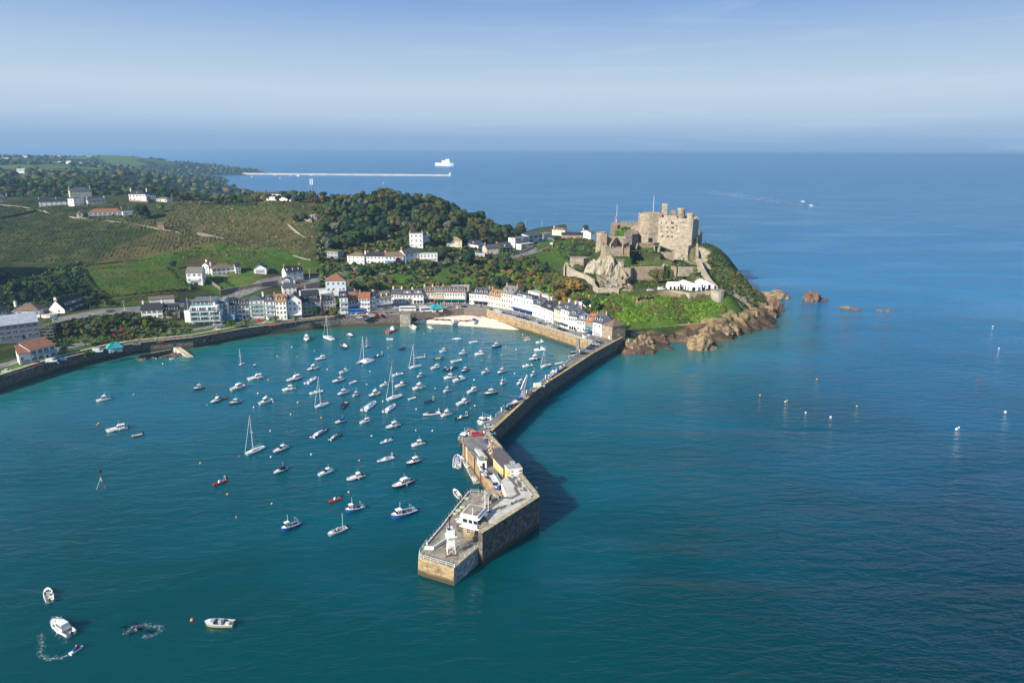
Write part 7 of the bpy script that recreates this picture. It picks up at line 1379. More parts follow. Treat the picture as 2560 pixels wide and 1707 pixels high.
for k, x, y, z, s_, tr_, lb in [('H', 630, 1205, 4.6, 'b', 'n', 'person in blue leaning at the rail of the pier tip'), ('P', 660, 380, ZQ, 'w', 'w', 'person in white beside the red car'), ('P', 708, 370, ZQ, 'g', 'c', 'person in grey near the red car'), ('P', 790, 830, ZQ, 'w', 'br', 'person in a white top beside the store'),
   ('Q', 255, 1130, ZQ, 'n', 'b', 'left of two people in blue by the crab pots'), ('Q', 282, 1135, ZQ, 'l', 'b', 'right of two people in blue by the crab pots'), ('Q', 950, 635, ZQ, 'l', 'n', 'person nearest the rail in the group past the van'), ('Q', 972, 640, ZQ, 'w', 'c', 'middle person of the group past the van'), ('Q', 1008, 635, ZQ, 'k', 'c', 'right hand person of the group past the van'),
   ('Q', 1465, 215, ZQ, 'b', 'n', 'person in blue by the rail near the first parked car'), ('A', 678, 1255, ZQ+1, 'c', 'g', 'person walking on the left sea wall'), ('M', 372, 1250, ZQ, 'w', 'r', 'person on the lawn beside the shrubs'), ('M', 392, 1248, ZQ, 'n', 'n', 'second person on the lawn beside the shrubs'),
   ('E', 1010, 1045, 4.5, 'w', 'r', 'bather on the brown rock by the pier root'), ('E', 845, 975, 5, 'w', 'w', 'bather sitting high on the brown rock'), ('S', 1270, 745, ZQ, 'w', 'c', 'person outside the tallest white house'), ('S', 885, 640, ZQ, 'r', 'k', 'person in red outside the hotel'), ('S', 1140, 720, ZQ, 'w', 'n', 'person beside the lime green house'), ('R', 1385, 820, ZQ, 'w', 'k', 'person sitting outside the stone end house'), ('R', 625, 1300, ZQ, 'b', 'b', 'person in blue leaning on the pier rail')]:
    person(P3(k, x, y, z), random.uniform(0, 6), s_, tr_, lb)
# foam: wakes and breaking water
m_foam = mat('foam', (.85, .88, .88), rough=.7, var=.05); m_foam2 = m_foam.copy(); m_foam2.name = 'broken_foam'; _n = m_foam2.node_tree.nodes; _l = m_foam2.node_tree.links
_a = _n.new('ShaderNodeAttribute'); _a.attribute_name = 'col'; _z = _n.new('ShaderNodeTexNoise'); _z.inputs['Scale'].default_value = 1.9; _z.inputs['Detail'].default_value = 7; _z.inputs['Roughness'].default_value = .75; _z.inputs['Distortion'].default_value = .6; _g = _n.new('ShaderNodeNewGeometry'); _l.new(_g.outputs['Position'], _z.inputs['Vector'])
_m = _n.new('ShaderNodeMath'); _m.operation = 'ADD'; _l.new(_z.outputs[0], _m.inputs[0]); _l.new(_a.outputs['Fac'], _m.inputs[1]); _q = _n.new('ShaderNodeMapRange'); _q.inputs[1].default_value = .97; _q.inputs[2].default_value = 1.3; _q.inputs[4].default_value = .7; _l.new(_m.outputs[0], _q.inputs[0]); _l.new(_q.outputs[0], _n['Principled BSDF'].inputs['Alpha'])
def foam(name, pts, w0, n, label, k, jit=.5, z=.03, sz=None):
    P_ = [P3(k, x, y, 0) for x, y in pts]; V = []; Fq = []; A_ = []; nn_ = len(P_)*8; w = w0*4+.5; prev = None
    for i in range(nn_+1):
        u = i/nn_*(len(P_)-1); j = min(int(u), len(P_)-2); p = P_[j].lerp(P_[j+1], u-j); d = (P_[j+1]-P_[j]).normalized(); d = d if prev is None else (prev*.7+d*.3).normalized(); prev = d; nr = Vector((-d.y, d.x, 0))*w*(1+.35*math.sin(i*1.7)); fade = min(1, i/4, (nn_-i)/4)
        for c_ in range(5): q = p+nr*(c_/2-1); V.append((q.x, q.y, .03+.0012*i)); A_.append([(.52 if c_ == 2 else .36 if c_ in (1, 3) else 0)*fade*(min(1, n/250)*.35+.65)]*3+[1])
    for i in range(nn_):
        for c_ in range(4): a = i*5+c_; Fq.append((a, a+1, a+6, a+5))
    me = fastmesh(name, V, Fq, [m_foam2], attr=A_); o = bpy.data.objects.new(name, me); COL.objects.link(o); tag(o, label, 'foam', kind='stuff'); return o
foam('wake', [(490,812),(440,830),(380,855),(290,868),(220,860),(180,830),(180,780),(185,700),(180,640),(190,580)], .45, 520, 'white curved wake behind the jet ski', 'b6')
foam('wake', [(490,814),(400,850),(300,868),(220,855)], .30, 300, 'bright part of the jet ski wake', 'b6')
foam('wake', [(1000,610),(1080,590),(1130,535),(1190,575),(1130,540),(1250,510),(1330,525),(1420,530),(1430,570),(1370,610),(1290,635),(1200,665)], .6, 330, 'ring of broken foam left by the jet ski', 'b6')
foam('shore_foam', [(700,1150),(760,1140),(880,1140),(1000,1135),(1110,1105),(1190,1030),(1240,980)], .5, 160, 'white foam round the bathing rocks', 'E', sz=(.2, .7))
foam('shore_foam', [(1640,985),(1720,995),(1760,1040),(1900,1070),(2070,1040)], .5, 70, 'foam round the rock in the cove mouth', 'E', sz=(.2, .6))
foam('shore_foam', [(290,370),(380,355)], .8, 30, 'foam at the ochre rock', 'V', sz=(.2, .8)); foam('shore_foam', [(500,395),(720,378)], .8, 50, 'foam at the pointed rock', 'V', sz=(.2, .8)); foam('shore_foam', [(930,462),(1290,480)], 1.5, 60, 'foam along the reef', 'V', sz=(.3, .9)); foam('shore_foam', [(0,655),(100,620),(160,600),(270,545),(310,500),(290,430)], 1.0, 110, 'foam at the headland foot', 'V', sz=(.2, .9))
# moored buoys
BU = {'b2': [(632,780,'y'),(1497,905,'o'),(2043,932,'w'),(2092,768,'w'),(202,1140,'o'),(220,1122,'y'),(975,422,'w'),(895,358,'y'),(2216,610,'y'),(2322,332,'y'),(1922,632,'r'),(2238,1208,'y'),(1875,1510,'r'),(2245,1515,'w')],
 'b3': [(645,400,'w'),(980,453,'o'),(435,532,'c'),(730,543,'o'),(1163,725,'w'),(1793,755,'w'),(1748,948,'c'),(300,880,'c'),(147,1078,'w'),(732,1210,'w'),(85,1280,'w'),(630,1387,'c'),(1078,1435,'y'),(1983,1195,'w'),(2060,412,'y'),(2068,527,'o'),(2118,642,'o'),(370,1200,'w')],
 'b4': [(1275,332,'o'),(1595,378,'y'),(1740,412,'w'),(1533,492,'y'),(1365,518,'y'),(1255,568,'o'),(1718,750,'w'),(1148,838,'w'),(605,958,'y'),(342,1248,'w'),(1103,1240,'r'),(1160,1200,'w'),(1830,205,'w'),(1687,228,'r'),(450,190,'y'),(335,1545,'c'),(567,1548,'w')],
 'b5': [(768,145,'c'),(1268,15,'y'),(1760,195,'w'),(2195,140,'c'),(1640,435,'y'),(82,460,'y'),(773,400,'w'),(347,765,'y'),(783,857,'y'),(1536,745,'c'),(436,990,'o'),(1168,375,'w')],
 'b6': [(1766,460,'o')], 'b1': [(133,75,'w'),(578,70,'o'),(131,248,'o'),(265,250,'w')],
 'V': [(612,1035,'y'),(134,1170,'y'),(346,1224,'w'),(361,1216,'y'),(518,1316,'w'),(728,1355,'c'),(948,1262,'y'),(1785,1455,'w'),(1805,1440,'w'),(2195,1312,'w'),(2142,776,'w'),(2091,592,'w'),(1972,1032,'r')]}
BN = {'y': 'yellow', 'o': 'orange', 'w': 'white', 'c': 'cream', 'r': 'red'}
for k, L_ in BU.items():
    for x, y, c_ in L_:
        p = P3(k, x, y, 0); D_ = p.length; r = .30+.00025*D_
        if (k, x) in (('V', 1785), ('V', 2195), ('V', 728), ('b6', 1766)): r *= 1.5
        mb = MB(); mb.lathe([(r*.2, -r*.7), (r*.8, -r*.3), (r, .1*r), (r*.85, r*.6), (r*.4, r*.95), (r*.12, r*1.05), (r*.12, r*1.35)], bcm(c_), 10); o = mb.obj('buoy', smooth=True, loc=p); tag(o, BN[c_]+' mooring buoy afloat '+('off the seaward side of the pier' if k == 'V' else 'among the moored boats' if k in ('b3', 'b4') else 'in the outer harbour'), 'buoy', 'mooring buoys'); LAB.append(o)
# beacon tripod, swimmers
p = P3('b2', 0, 0, 0); p = W(*( (0+1190/4.612), 960+1213/4.612), 0); t = thing('beacon', p, 0, 'tripod beacon with black topmark standing in the left harbour', 'beacon'); mb = MB(); mb.tube((0, 0, -2), (-.1, 0, 6.2), .13, bcm('br'), 6); mb.tube((-2.6, -.2, -1), (-.1, 0, 4.6), .07, bcm('c'), 5); mb.tube((.5, .8, -1), (-.1, 0, 4.6), .06, bcm('c'), 5); mb.tube((-.05, 0, 3.0), (-.08, 0, 4.4), .18, bcm('c'), 6); mb.obj('post', t)
mb = MB(); mb.lathe([(.05, 6.0), (.4, 6.4), (.45, 6.8), (.1, 7.3)], bcm('k'), 8); mb.obj('topmark', t)
# far ship, speedboats, breakwater, lighthouse
def farW(px, py): return W(px, py, 0)
a_ = farW(1090, 415); b_ = farW(1135, 415); L = (b_-a_).length; L *= 1.15; t = thing('ferry', a_, -.5, 'white car ferry out at sea beyond the breakwater', 'ship'); s_ = L/100
mb = MB(); mb.prism([(x*s_, y*s_) for x, y in [(0, -8), (85, -9), (100, 0), (85, 9), (0, 8)]], -3, 15*s_, bcm('w')); mb.obj('hull', t); mb = MB(); mb.box(40*s_, 84*s_, -8*s_, 8*s_, 15*s_, 26*s_, bcm('w')); mb.box(58*s_, 82*s_, -7*s_, 7*s_, 26*s_, 32*s_, bcm('w')); mb.obj('superstructure', t); mb = MB(); mb.box(30*s_, 38*s_, -3*s_, 3*s_, 15*s_, 26*s_, bcm('r')); mb.obj('funnel', t); mb = MB(); mb.tube((70*s_, 0, 32*s_), (70*s_, 0, 44*s_), .8*s_, bcm('w'), 5); mb.obj('mast', t)
def fline(pts, th, h0, h1, m, cop): 
    mb = MB(); wallrun(mb, [(p.x, p.y, h1, h0) for p in pts], th, m, side=1, cop=cop); return mb
pts = [farW(*q) for q in [(606,436.5),(640,437),(800,438.2),(1000,439.6),(1128,440.6)]]
mb = fline(pts, 22, -5, 7, mat('breakwater_stone', (.60, .53, .45), rough=.9, var=.12, scale=.02), mat('breakwater_top', (.70, .62, .52), rough=.9, var=.08, scale=.02)); o = mb.obj('breakwater'); tag(o, 'long thin pale breakwater running out from the far coast', 'breakwater'); LAB.append(o)
p = pts[-1]; t = thing('lighthouse', (p.x-6, p.y+8, 7), 0, 'tiny white lighthouse at the end of the far breakwater', 'lighthouse'); mb = MB(); mb.lathe([(6, -6), (6, 3), (3.2, 3.1), (2.0, 9)], bcm('w'), 10); mb.obj('tower', t); mb = MB(); mb.lathe([(2.6, 9), (2.6, 9.6), (1.4, 9.7), (1.4, 12), (.2, 14)], bcm('w'), 10); mb.obj('lantern', t)
for k, x, y, lb, tail in [('', 2007, 504, 'distant speedboat leaving the upper wake', [(2005,505),(1930,497),(1850,488),(1780,478)]), ('', 2028, 514, 'distant speedboat leaving the lower wake', [(2026,515),(1950,506),(1870,496),(1800,486),(1740,478)])]:
    p = W(x, y, 0); t = thing('speedboat', p, math.radians(-25), lb, 'speedboat', 'distant speedboats'); mb = MB(); taper(mb, -5, 5, 1.4, .4, -.3, .9, 1, .2, bcm('w')); mb.obj('hull', t); mb = MB(); taper(mb, -2, 1, 1.0, .8, .9, 1.7, .8, .3, bcm('w')); mb.obj('cabin', t)
    mb = MB(); w0 = 3.2
    for i in range(len(tail)-1):
        a_, b_ = W(*tail[i], 0), W(*tail[i+1], 0); d_ = (b_-a_).normalized(); n_ = Vector((-d_.y, d_.x, 0))
        for j in range(130):
            u = random.random(); f = i+u; q = a_.lerp(b_, u)+n_*random.gauss(0, 1.0+.6*f); r = random.uniform(1, 3.2)*(1-.2*f); mb.add([q+d_*r*2.5+Vector((0, 0, .05)), q+n_*r*1.0+Vector((0, 0, .05)), q-d_*r*2.5+Vector((0, 0, .05)), q-n_*r*1.0+Vector((0, 0, .05))], [(0, 1, 2, 3)], m_foam)
    o = mb.obj('wake'); tag(o, 'long pale wake of a distant speedboat', 'wake', kind='stuff')
for i, (x, y) in enumerate([(688,438),(632,443),(725,441),(779,438.5),(960,459),(700,447),(745,441)]):
    p = W(x, y, 0); t = thing('far_boat', p, i, 'tiny white boat moored inside the far breakwater', 'boat', 'boats inside the far breakwater'); mb = MB(); taper(mb, -7, 8, 2.5, .6, -.3, 2.2, 1, .3, bcm('w')); mb.obj('hull', t); mb = MB(); taper(mb, -3, 3, 1.8, 1.5, 2.2, 4.4, 1, .3, bcm('w')); mb.obj('cabin', t)
# ---------------- vegetation ----------------
LC = {'ever': (.028, .058, .026), 'mid': (.060, .100, .028), 'olive': (.098, .10, .034), 'russet': (.135, .085, .032), 'lime': (.15, .19, .025), 'grey': (.13, .14, .09), 'gold': (.24, .17, .035), 'plum': (.07, .03, .03)}
def leafm(k): c = LC[k]; return mat('leaves_'+k, tuple(x*1.25 for x in c), rough=.8, col2=tuple(x*.75 for x in c), scale=.45, detail=3, rnd=.2, spec=.15)
m_bark = mat('bark', (.14, .10, .07), rough=.95, var=.3, scale=3)
m_scrub = mat('scrub_leaves', (1.5, 1.5, 1.4), rough=.9, col2=(.9, .92, .88), scale=.5, attr='col', spec=.1)
def crown_mesh(name, R, h0, h1, lobes, nq, qs, seed, conic=0.0, flat=1.0):
    rg = np.random.default_rng(seed); H = h1-h0; L = []
    for i in range(lobes):
        a = rg.random()*6.28; t = rg.random(); rr = R*(.30+.62*rg.random())*(1-conic*t)*.75*(0 if i == 0 else 1); L.append((rr*math.cos(a), rr*math.sin(a), h0+H*(.28+.50*t), R*(.34+.26*rg.random())*(1-.55*conic*t)))
    P = []; N = []
    for i in range(nq):
        l = L[rg.integers(len(L))]; d = rg.normal(size=3); d /= np.linalg.norm(d); d[2] = d[2] if d[2] > -.55 else -d[2]; r = l[3]*(.80+.28*rg.random()); P.append((l[0]+d[0]*r, l[1]+d[1]*r, l[2]+d[2]*r*flat*.85)); N.append(d)
    P = np.array(P); N = np.array(N)+rg.normal(size=(nq, 3))*.45; N /= np.linalg.norm(N, axis=1)[:, None]
    T = np.cross(N, rg.normal(size=(nq, 3))); T /= np.linalg.norm(T, axis=1)[:, None]; B_ = np.cross(N, T); s = qs*(.6+.8*rg.random(nq))[:, None]
    V = np.stack([P-T*s-B_*s*.7, P+T*s-B_*s*.7, P+T*s*.8+B_*s*.8, P-T*s*.8+B_*s*.7], 1).reshape(-1, 3); Fq = np.arange(nq*4).reshape(-1, 4)
    # inner core so that no light shows straight through
    C = []; Fc_ = []; o = nq*4
    for l in L:
        for (u, v) in [(a_, b_) for a_ in range(4) for b_ in range(6)]: pass
        ring = []
        for a_ in range(5):
            th = math.pi*(a_/4); 
            for b_ in range(6): ph = 2*math.pi*b_/6; ring.append((l[0]+l[3]*.72*math.sin(th)*math.cos(ph), l[1]+l[3]*.72*math.sin(th)*math.sin(ph), l[2]+l[3]*.62*flat*math.cos(th)))
        for a_ in range(4):
            for b_ in range(6): Fc_.append((o+a_*6+b_, o+(a_+1)*6+b_, o+(a_+1)*6+(b_+1) % 6, o+a_*6+(b_+1) % 6))
        C += ring; o += 30
    V = np.concatenate([V, np.array(C)]); Fq = np.concatenate([Fq, np.array(Fc_)])
    return V, Fq
TP = {}
def tree_proto(kind, var):
    if (kind, var) in TP: return TP[(kind, var)]
    sd_ = hash((kind, var)) % 1000 if 0 else sum(map(ord, kind))*7+var*13
    form = {'ever': (4.6, 1.8, 9.5, 9, 1500, .36, .2), 'mid': (4.4, 1.8, 9.0, 9, 1400, .38, .1), 'olive': (4.6, 1.8, 8.8, 10, 1400, .38, 0), 'russet': (3.8, 1.5, 7.6, 8, 1100, .36, 0), 'lime': (3.4, 1.2, 8.0, 8, 1100, .34, .5), 'grey': (3.6, 1.4, 7.4, 8, 900, .34, 0), 'gold': (4.6, 1.0, 8.6, 11, 1500, .36, 0), 'plum': (3.2, 1.2, 6.4, 7, 900, .34, 0), 'pine': (4.8, 6.5, 14.0, 8, 1500, .36, 0)}[kind]
    V, Fq = crown_mesh('crown', form[0], form[1], form[2], form[3], form[4], form[5], sd_, form[6], .7 if kind == 'pine' else 1)
    me = fastmesh('crown', V, Fq, [leafm('ever' if kind == 'pine' else kind)]); mb = MB(); h_ = form[1]+(form[2]-form[1])*.35
    mb.tube((0, 0, -1.5), (0, 0, h_), .32, m_bark, 7, .2); rg = random.Random(sd_)
    for i in range(4): a = i*1.6+rg.random(); mb.tube((0, 0, h_*(.6+.1*i)), (form[0]*.5*math.cos(a), form[0]*.5*math.sin(a), h_*(.6+.1*i)+2.0), .14, m_bark, 5, .06)
    o = mb.obj('trunk'); tm = o.data; bpy.data.objects.remove(o); TP[(kind, var)] = (me, tm, form[2]); return TP[(kind, var)]
ADJ = {'ever': 'dark evergreen tree', 'mid': 'mid green tree', 'olive': 'olive brown autumn tree', 'russet': 'reddish brown autumn tree', 'lime': 'bright lime green tree', 'grey': 'thin grey green tree', 'gold': 'golden green round tree', 'plum': 'dark plum coloured tree', 'pine': 'tall flat topped pine'}
def tree(p, kind, h, where, grp, label=None):
    me, tm, h0 = tree_proto(kind, random.randrange(3)); s = h/h0; t = empty('pine_tree' if kind == 'pine' else 'tree', p, random.random()*6.28, label or ADJ[kind]+' '+where, 'tree', grp); LAB.append(t); t.scale = (s*random.uniform(.9, 1.15), s*random.uniform(.9, 1.15), s)
    inst('crown', me, t); inst('trunk', tm, t); return t
def inpx(x, y, poly): return bool(inpoly(np.array([x]), np.array([y]), poly)[0])
def wood(poly, dx, dy, kinds, hr, where, grp, nmax, cond=None):
    xs_ = [p[0] for p in poly]; ys_ = [p[1] for p in poly]; pts = []; tries = 0
    while len(pts) < nmax and tries < nmax*40:
        tries += 1; x = random.uniform(min(xs_), max(xs_)); y = random.uniform(min(ys_), max(ys_))
        if not inpx(x, y, poly) or any(abs(x-q[0]) < dx and abs(y-q[1]) < dy for q in pts): continue
        pts.append((x, y)); p = G(x, y)
        if p.y > 1350 or (cond and not cond(p)): continue
        tree(p, random.choice(kinds), random.uniform(*hr), where(p, x, y) if callable(where) else where, grp)
random.seed(21)
HILL = [(790,575),(830,530),(905,500),(1000,500),(1060,510),(1120,528),(1200,558),(1290,588),(1345,602),(1250,606),(1185,612),(1100,622),(1060,612),(1000,598),(905,612),(850,632),(800,625)]
def hw(p, x, y): return 'in the hill wood '+('above the tall white villa' if x < 1020 and y > 560 else 'on its left flank' if x < 900 else 'along its crest' if y < 535 else 'on its seaward end' if x > 1180 else 'in its dense middle')
wood(HILL, 17, 8, ['ever']*6+['mid']*5+['olive']*4+['grey'], (9, 14.5), hw, 'trees of the hill wood', 135)
PLAT = [(0,480),(120,474),(300,472),(430,480),(520,500),(445,504),(420,492),(300,486),(160,484),(0,492)]
wood(PLAT, 12, 5, ['ever']*5+['olive']*3+['mid']*4, (8, 13), lambda p, x, y: 'on the plateau '+('behind the left end houses' if x < 180 else 'between the two mansions' if x < 330 else 'right of the formal mansion'), 'plateau trees', 85)
PL2 = [(0,452),(200,440),(420,450),(500,470),(430,478),(300,466),(0,476)]
wood(PL2, 13, 4, ['ever']*3+['olive']*3+['mid']*3+['russet'], (10, 14), 'in the belt of woodland behind the mansions', 'woodland belt trees', 70)
wood([(500,510),(640,500),(800,500),(860,505),(800,512),(640,508),(520,516)], 15, 3, ['russet']*2+['olive']*3+['ever']*2+['mid'], (6, 9), 'on the skyline ridge above the bank', 'skyline ridge trees', 24)
wood([(880,732),(1000,724),(1130,718),(1235,700),(1245,712),(1200,737),(1000,740),(890,744)], 14, 6, ['mid', 'olive', 'ever', 'olive'], (2.6, 4.2), 'in the band behind the long restaurant', 'trees behind the waterfront', 34)
wood([(845,668),(960,672),(1100,664),(1200,652),(1100,669),(960,678),(880,684)], 17, 5, ['mid', 'grey', 'ever', 'olive', 'lime'], (2.5, 4.5), 'below the village road', 'trees below the village road', 12)
wood([(1250,690),(1330,690),(1400,720),(1450,760),(1440,775),(1350,745),(1260,735)], 14, 7, ['gold', 'lime', 'mid', 'olive', 'russet'], (3.5, 6), 'on the bank behind the quay houses', 'trees behind the quay houses', 26)
wood([(1220,655),(1270,648),(1370,660),(1370,690),(1250,690)], 15, 7, ['olive', 'mid', 'ever'], (5, 8), 'between the green and the quay houses', 'trees below the green', 18)
wood([(100,845),(200,845),(340,840),(440,815),(440,800),(300,800),(250,820),(150,825)], 15, 7, ['mid', 'ever', 'lime', 'olive', 'grey'], (3, 5.5), 'in the seafront garden', 'seafront garden trees', 22)
wood([(0,740),(60,720),(180,720),(250,740),(240,755),(100,755),(0,765)], 16, 7, ['ever', 'ever', 'mid'], (5, 8), 'in the shade at the foot of the dark hillside', 'trees under the dark hillside', 16)
wood([(1150,575),(1300,595),(1340,612),(1290,625),(1190,630),(1150,610)], 16, 6, ['ever', 'mid', 'lime'], (4, 7), 'above the modern houses', 'trees above the modern houses', 16)
wood([(120,532),(190,536),(250,548),(330,556),(330,546),(220,532)], 15, 4, ['mid', 'lime', 'ever'], (2, 3.4), 'in the garden below the ridge farmhouse', 'ridge garden trees', 14)
for k, x, y, kind, h, lb in [('D', 1290, 1500, 'olive', 10.5, 'broad olive brown oak inside the castle lower ward'), ('S', 1385, 385, 'gold', 11, 'largest golden round tree below the outer castle wall'), ('S', 1230, 460, 'gold', 8, 'smaller golden tree left of the largest one'), ('S', 1530, 540, 'ever', 7, 'dark round tree behind the tallest quay house'), ('S', 1640, 590, 'mid', 7.5, 'mid green round tree above the end houses'),
  ('S', 1410, 490, 'russet', 5, 'orange brown shrub below the castle garden'), ('G', 700, 1048, 'ever', 12, 'large dark spreading tree right of the flat white villa'), ('G', 950, 1135, 'ever', 12, 'dark pine like tree beside the village green'), ('G', 630, 890, 'lime', 11, 'tall bright green tree right of the tall white villa'), ('S', 490, 300, 'ever', 10, 'left dark tree of a pair above the corner houses'), ('S', 575, 300, 'ever', 9, 'right dark tree of a pair above the corner houses'), ('N', 1010, 400, 'ever', 10, 'dark tall tree left of the sloping green'), ('N', 1085, 400, 'ever', 8, 'dark tree touching the sloping green'), ('N', 1140, 600, 'olive', 9, 'olive brown tree behind the detached end house'), ('N', 960, 600, 'mid', 8, 'green tree right of the pale blue villa'),
  ('N', 1525, 335, 'olive', 4.5, 'small lone tree on the sloping green, left'), ('N', 2160, 352, 'olive', 4.5, 'small lone tree on the sloping green, right'), ('N', 1475, 245, 'plum', 6, 'dark plum tree before the brown roofed terrace'), ('M', 620, 285, 'ever', 6, 'dark bush beside the white villa with garages'), ('X', 1170, 600, 'pine', 19, 'left tall pine of a pair on the plateau'), ('X', 1400, 620, 'pine', 19, 'right tall pine of a pair on the plateau'), ('X', 1750, 1370, 'ever', 15, 'massive dark evergreen at the end of the ridge houses'), ('X', 1900, 1360, 'ever', 10, 'second dark evergreen beside the massive one'), ('X', 2200, 1190, 'lime', 10, 'bright lime conifer beside the massive evergreen'), ('X', 500, 1345, 'ever', 6.5, 'dark clipped tree at the corner of the terracotta villa'), ('X', 340, 830, 'russet', 6, 'brown tree before the grand mansion'), ('X', 1220, 900, 'mid', 11, 'big green tree between the two mansions'), ('X', 1190, 1080, 'grey', 7, 'bare grey tree right of the veranda house'), ('X', 1980, 1010, 'russet', 6, 'brown tree before the flat white wing'),
  ('Y', 40, 450, 'ever', 14, 'huge dark tree at the left edge under the hillside'), ('N', 395, 930, 'ever', 6, 'dark cypress by the chalet garage'), ('N', 620, 935, 'olive', 7, 'olive tree by the car park lawn'), ('N', 500, 925, 'plum', 4.5, 'plum shrub beside the olive tree'), ('M', 1385, 1090, 'mid', 6, 'green tree on the seafront lawn'), ('M', 560, 960, 'olive', 6, 'olive tree below the low cream wing'), ('M', 250, 1080, 'lime', 6, 'yellow green tree in the palm garden'), ('C', 330, 340 if 0 else 395, 'ever', 9, 'dark tree beside the white gabled house near the castle'), ('K', 1170, 910, 'ever', 8, 'dark evergreen clump on the rocky bank, left'), ('K', 1270, 890, 'ever', 8, 'dark evergreen clump on the rocky bank, right'), ('K', 1380, 800, 'ever', 7, 'dark evergreen above the pale rock outcrop'), ('D', 1290, 860, 'mid', 4.5, 'green shrub against the keep wall'), ('D', 1775, 800, 'ever', 4, 'dark shrub on the ledge under the end range'), ('D', 1790, 640, 'olive', 4, 'olive shrub growing on the castle rock'), ('D', 1960, 1420, 'lime', 6, 'bright green shrub behind the marquees'), ('D', 40, 1180, 'mid', 5, 'green shrub beside the outer bastion')]:
    px = Z(k, x, y); tree(P3(k, x, y, 21.4) if lb.startswith('broad olive') else P3(k, x, y, 39) if 'keep wall' in lb or 'castle rock' in lb or 'ledge' in lb else G(*px), kind, h, '', None, lb)
for i, (k, x, y, s) in enumerate([('K', 1300, 880, 3.2), ('K', 1360, 860, 4), ('K', 1400, 850, 3.5), ('K', 1330, 900, 3)]):
    p = G(*Z(k, x, y)); o = crag('rock', p.x, p.y, p.z-.5, s, s*.7, s*1.1, i*5.5, 'pale jagged rock outcrop on the wooded bank', m_crag, grp='rocks of the bank outcrop'); LAB.append(o)
# palms
def palm(p, h, label):
    t = thing('palm_tree', p, 0, label, 'palm', 'palms on the seafront'); mb = MB(); mb.tube((0, 0, -.5), (0, 0, h), .3, m_bark, 7, .24); mb.obj('trunk', t); mb = MB(); lm = mat('palm_frond', (.12, .15, .055), rough=.7, var=.3, scale=1)
    for i in range(44):
        a = i*2.399; up = .9-1.5*(i/44); L = 2.9; pr = None
        for j in range(6):
            u = j/5; r = L*u*math.cos(up*.6); z = h+.2+L*(u*math.sin(up)-.55*u*u); c_ = Vector((r*math.cos(a), r*math.sin(a), z)); w_ = .30*math.sin(math.pi*(.15+.8*u)); sd_ = Vector((-math.sin(a), math.cos(a), 0))*w_; dn = Vector((0, 0, -w_*.6)); q = (c_-sd_+dn, c_, c_+sd_+dn)
            if pr: mb.add([pr[0], q[0], q[1], pr[1]], [(0, 1, 2, 3)], lm); mb.add([pr[1], q[1], q[2], pr[2]], [(0, 1, 2, 3)], lm)
            pr = q
    mb.obj('frond_crown', t)
for k, x, y, h, lb in [('A', 745, 1140, 3.2, 'large palm right of the terracotta roofed house'), ('A', 985, 1060, 4.4, 'thin palm in the seafront lawn'), ('M', 1575, 1050, 3.6, 'palm in front of the round dormer house'), ('M', 2245, 1015, 4, 'palm by the white gable fronted house'), ('M', 1975, 1010, 3.6, 'small palm before the orange roofed house'), ('M', 720, 1190, 4.2, 'left palm of the garden before the apartments'), ('M', 830, 1180, 3.6, 'right palm of the garden before the apartments'), ('M', 600, 1160, 2.6, 'short palm left of the garden palms'), ('N', 1635, 745, 3.2, 'small palm outside the wide dormer houses'), ('G', 1120, 850, 3.4, 'palm in the gardens above the pinkish house'), ('X', 560, 1070, 2.6, 'palm before the veranda house on the ridge')]:
    palm(G(*Z(k, x, y)), h, lb)
# hedges
def hedge(k, pts, h, th, col, label):
    P_ = [G(*Z(k, *q)) for q in pts]; V = []; C = []
    for a, b in zip(P_[:-1], P_[1:]):
        L = (b-a).length; d = (b-a)/L; nr = Vector((-d.y, d.x, 0))
        for i in range(int(L*(h*2+th)*2.2)):
            s = random.random()*L; f = random.random()*(2*h+th); p = a+d*s
            if f < h: q = p+Vector((0, 0, f)); 
            elif f < h+th: q = p+nr*(f-h)+Vector((0, 0, h))
            else: q = p+nr*th+Vector((0, 0, f-h-th))
            r = .38; t1 = Vector((random.gauss(0, 1), random.gauss(0, 1), random.gauss(0, 1))).normalized()*r; t2 = t1.cross(Vector((random.gauss(0, 1), random.gauss(0, 1), random.gauss(0, 1)))).normalized()*r
            V += [q-t1-t2, q+t1-t2, q+t1+t2, q-t1+t2]
    V = np.array([tuple(v) for v in V]); me = fastmesh('hedge', V, np.arange(len(V)).reshape(-1, 4), [leafm(col)]); o = bpy.data.objects.new('hedge', me); COL.objects.link(o); tag(o, label, 'hedge'); LAB.append(o)
    mb = MB(); wallrun(mb, [(v.x, v.y, v.z+h-.15, v.z-1) for v in P_], th*.9, leafm(col)); mb.obj('core', o)
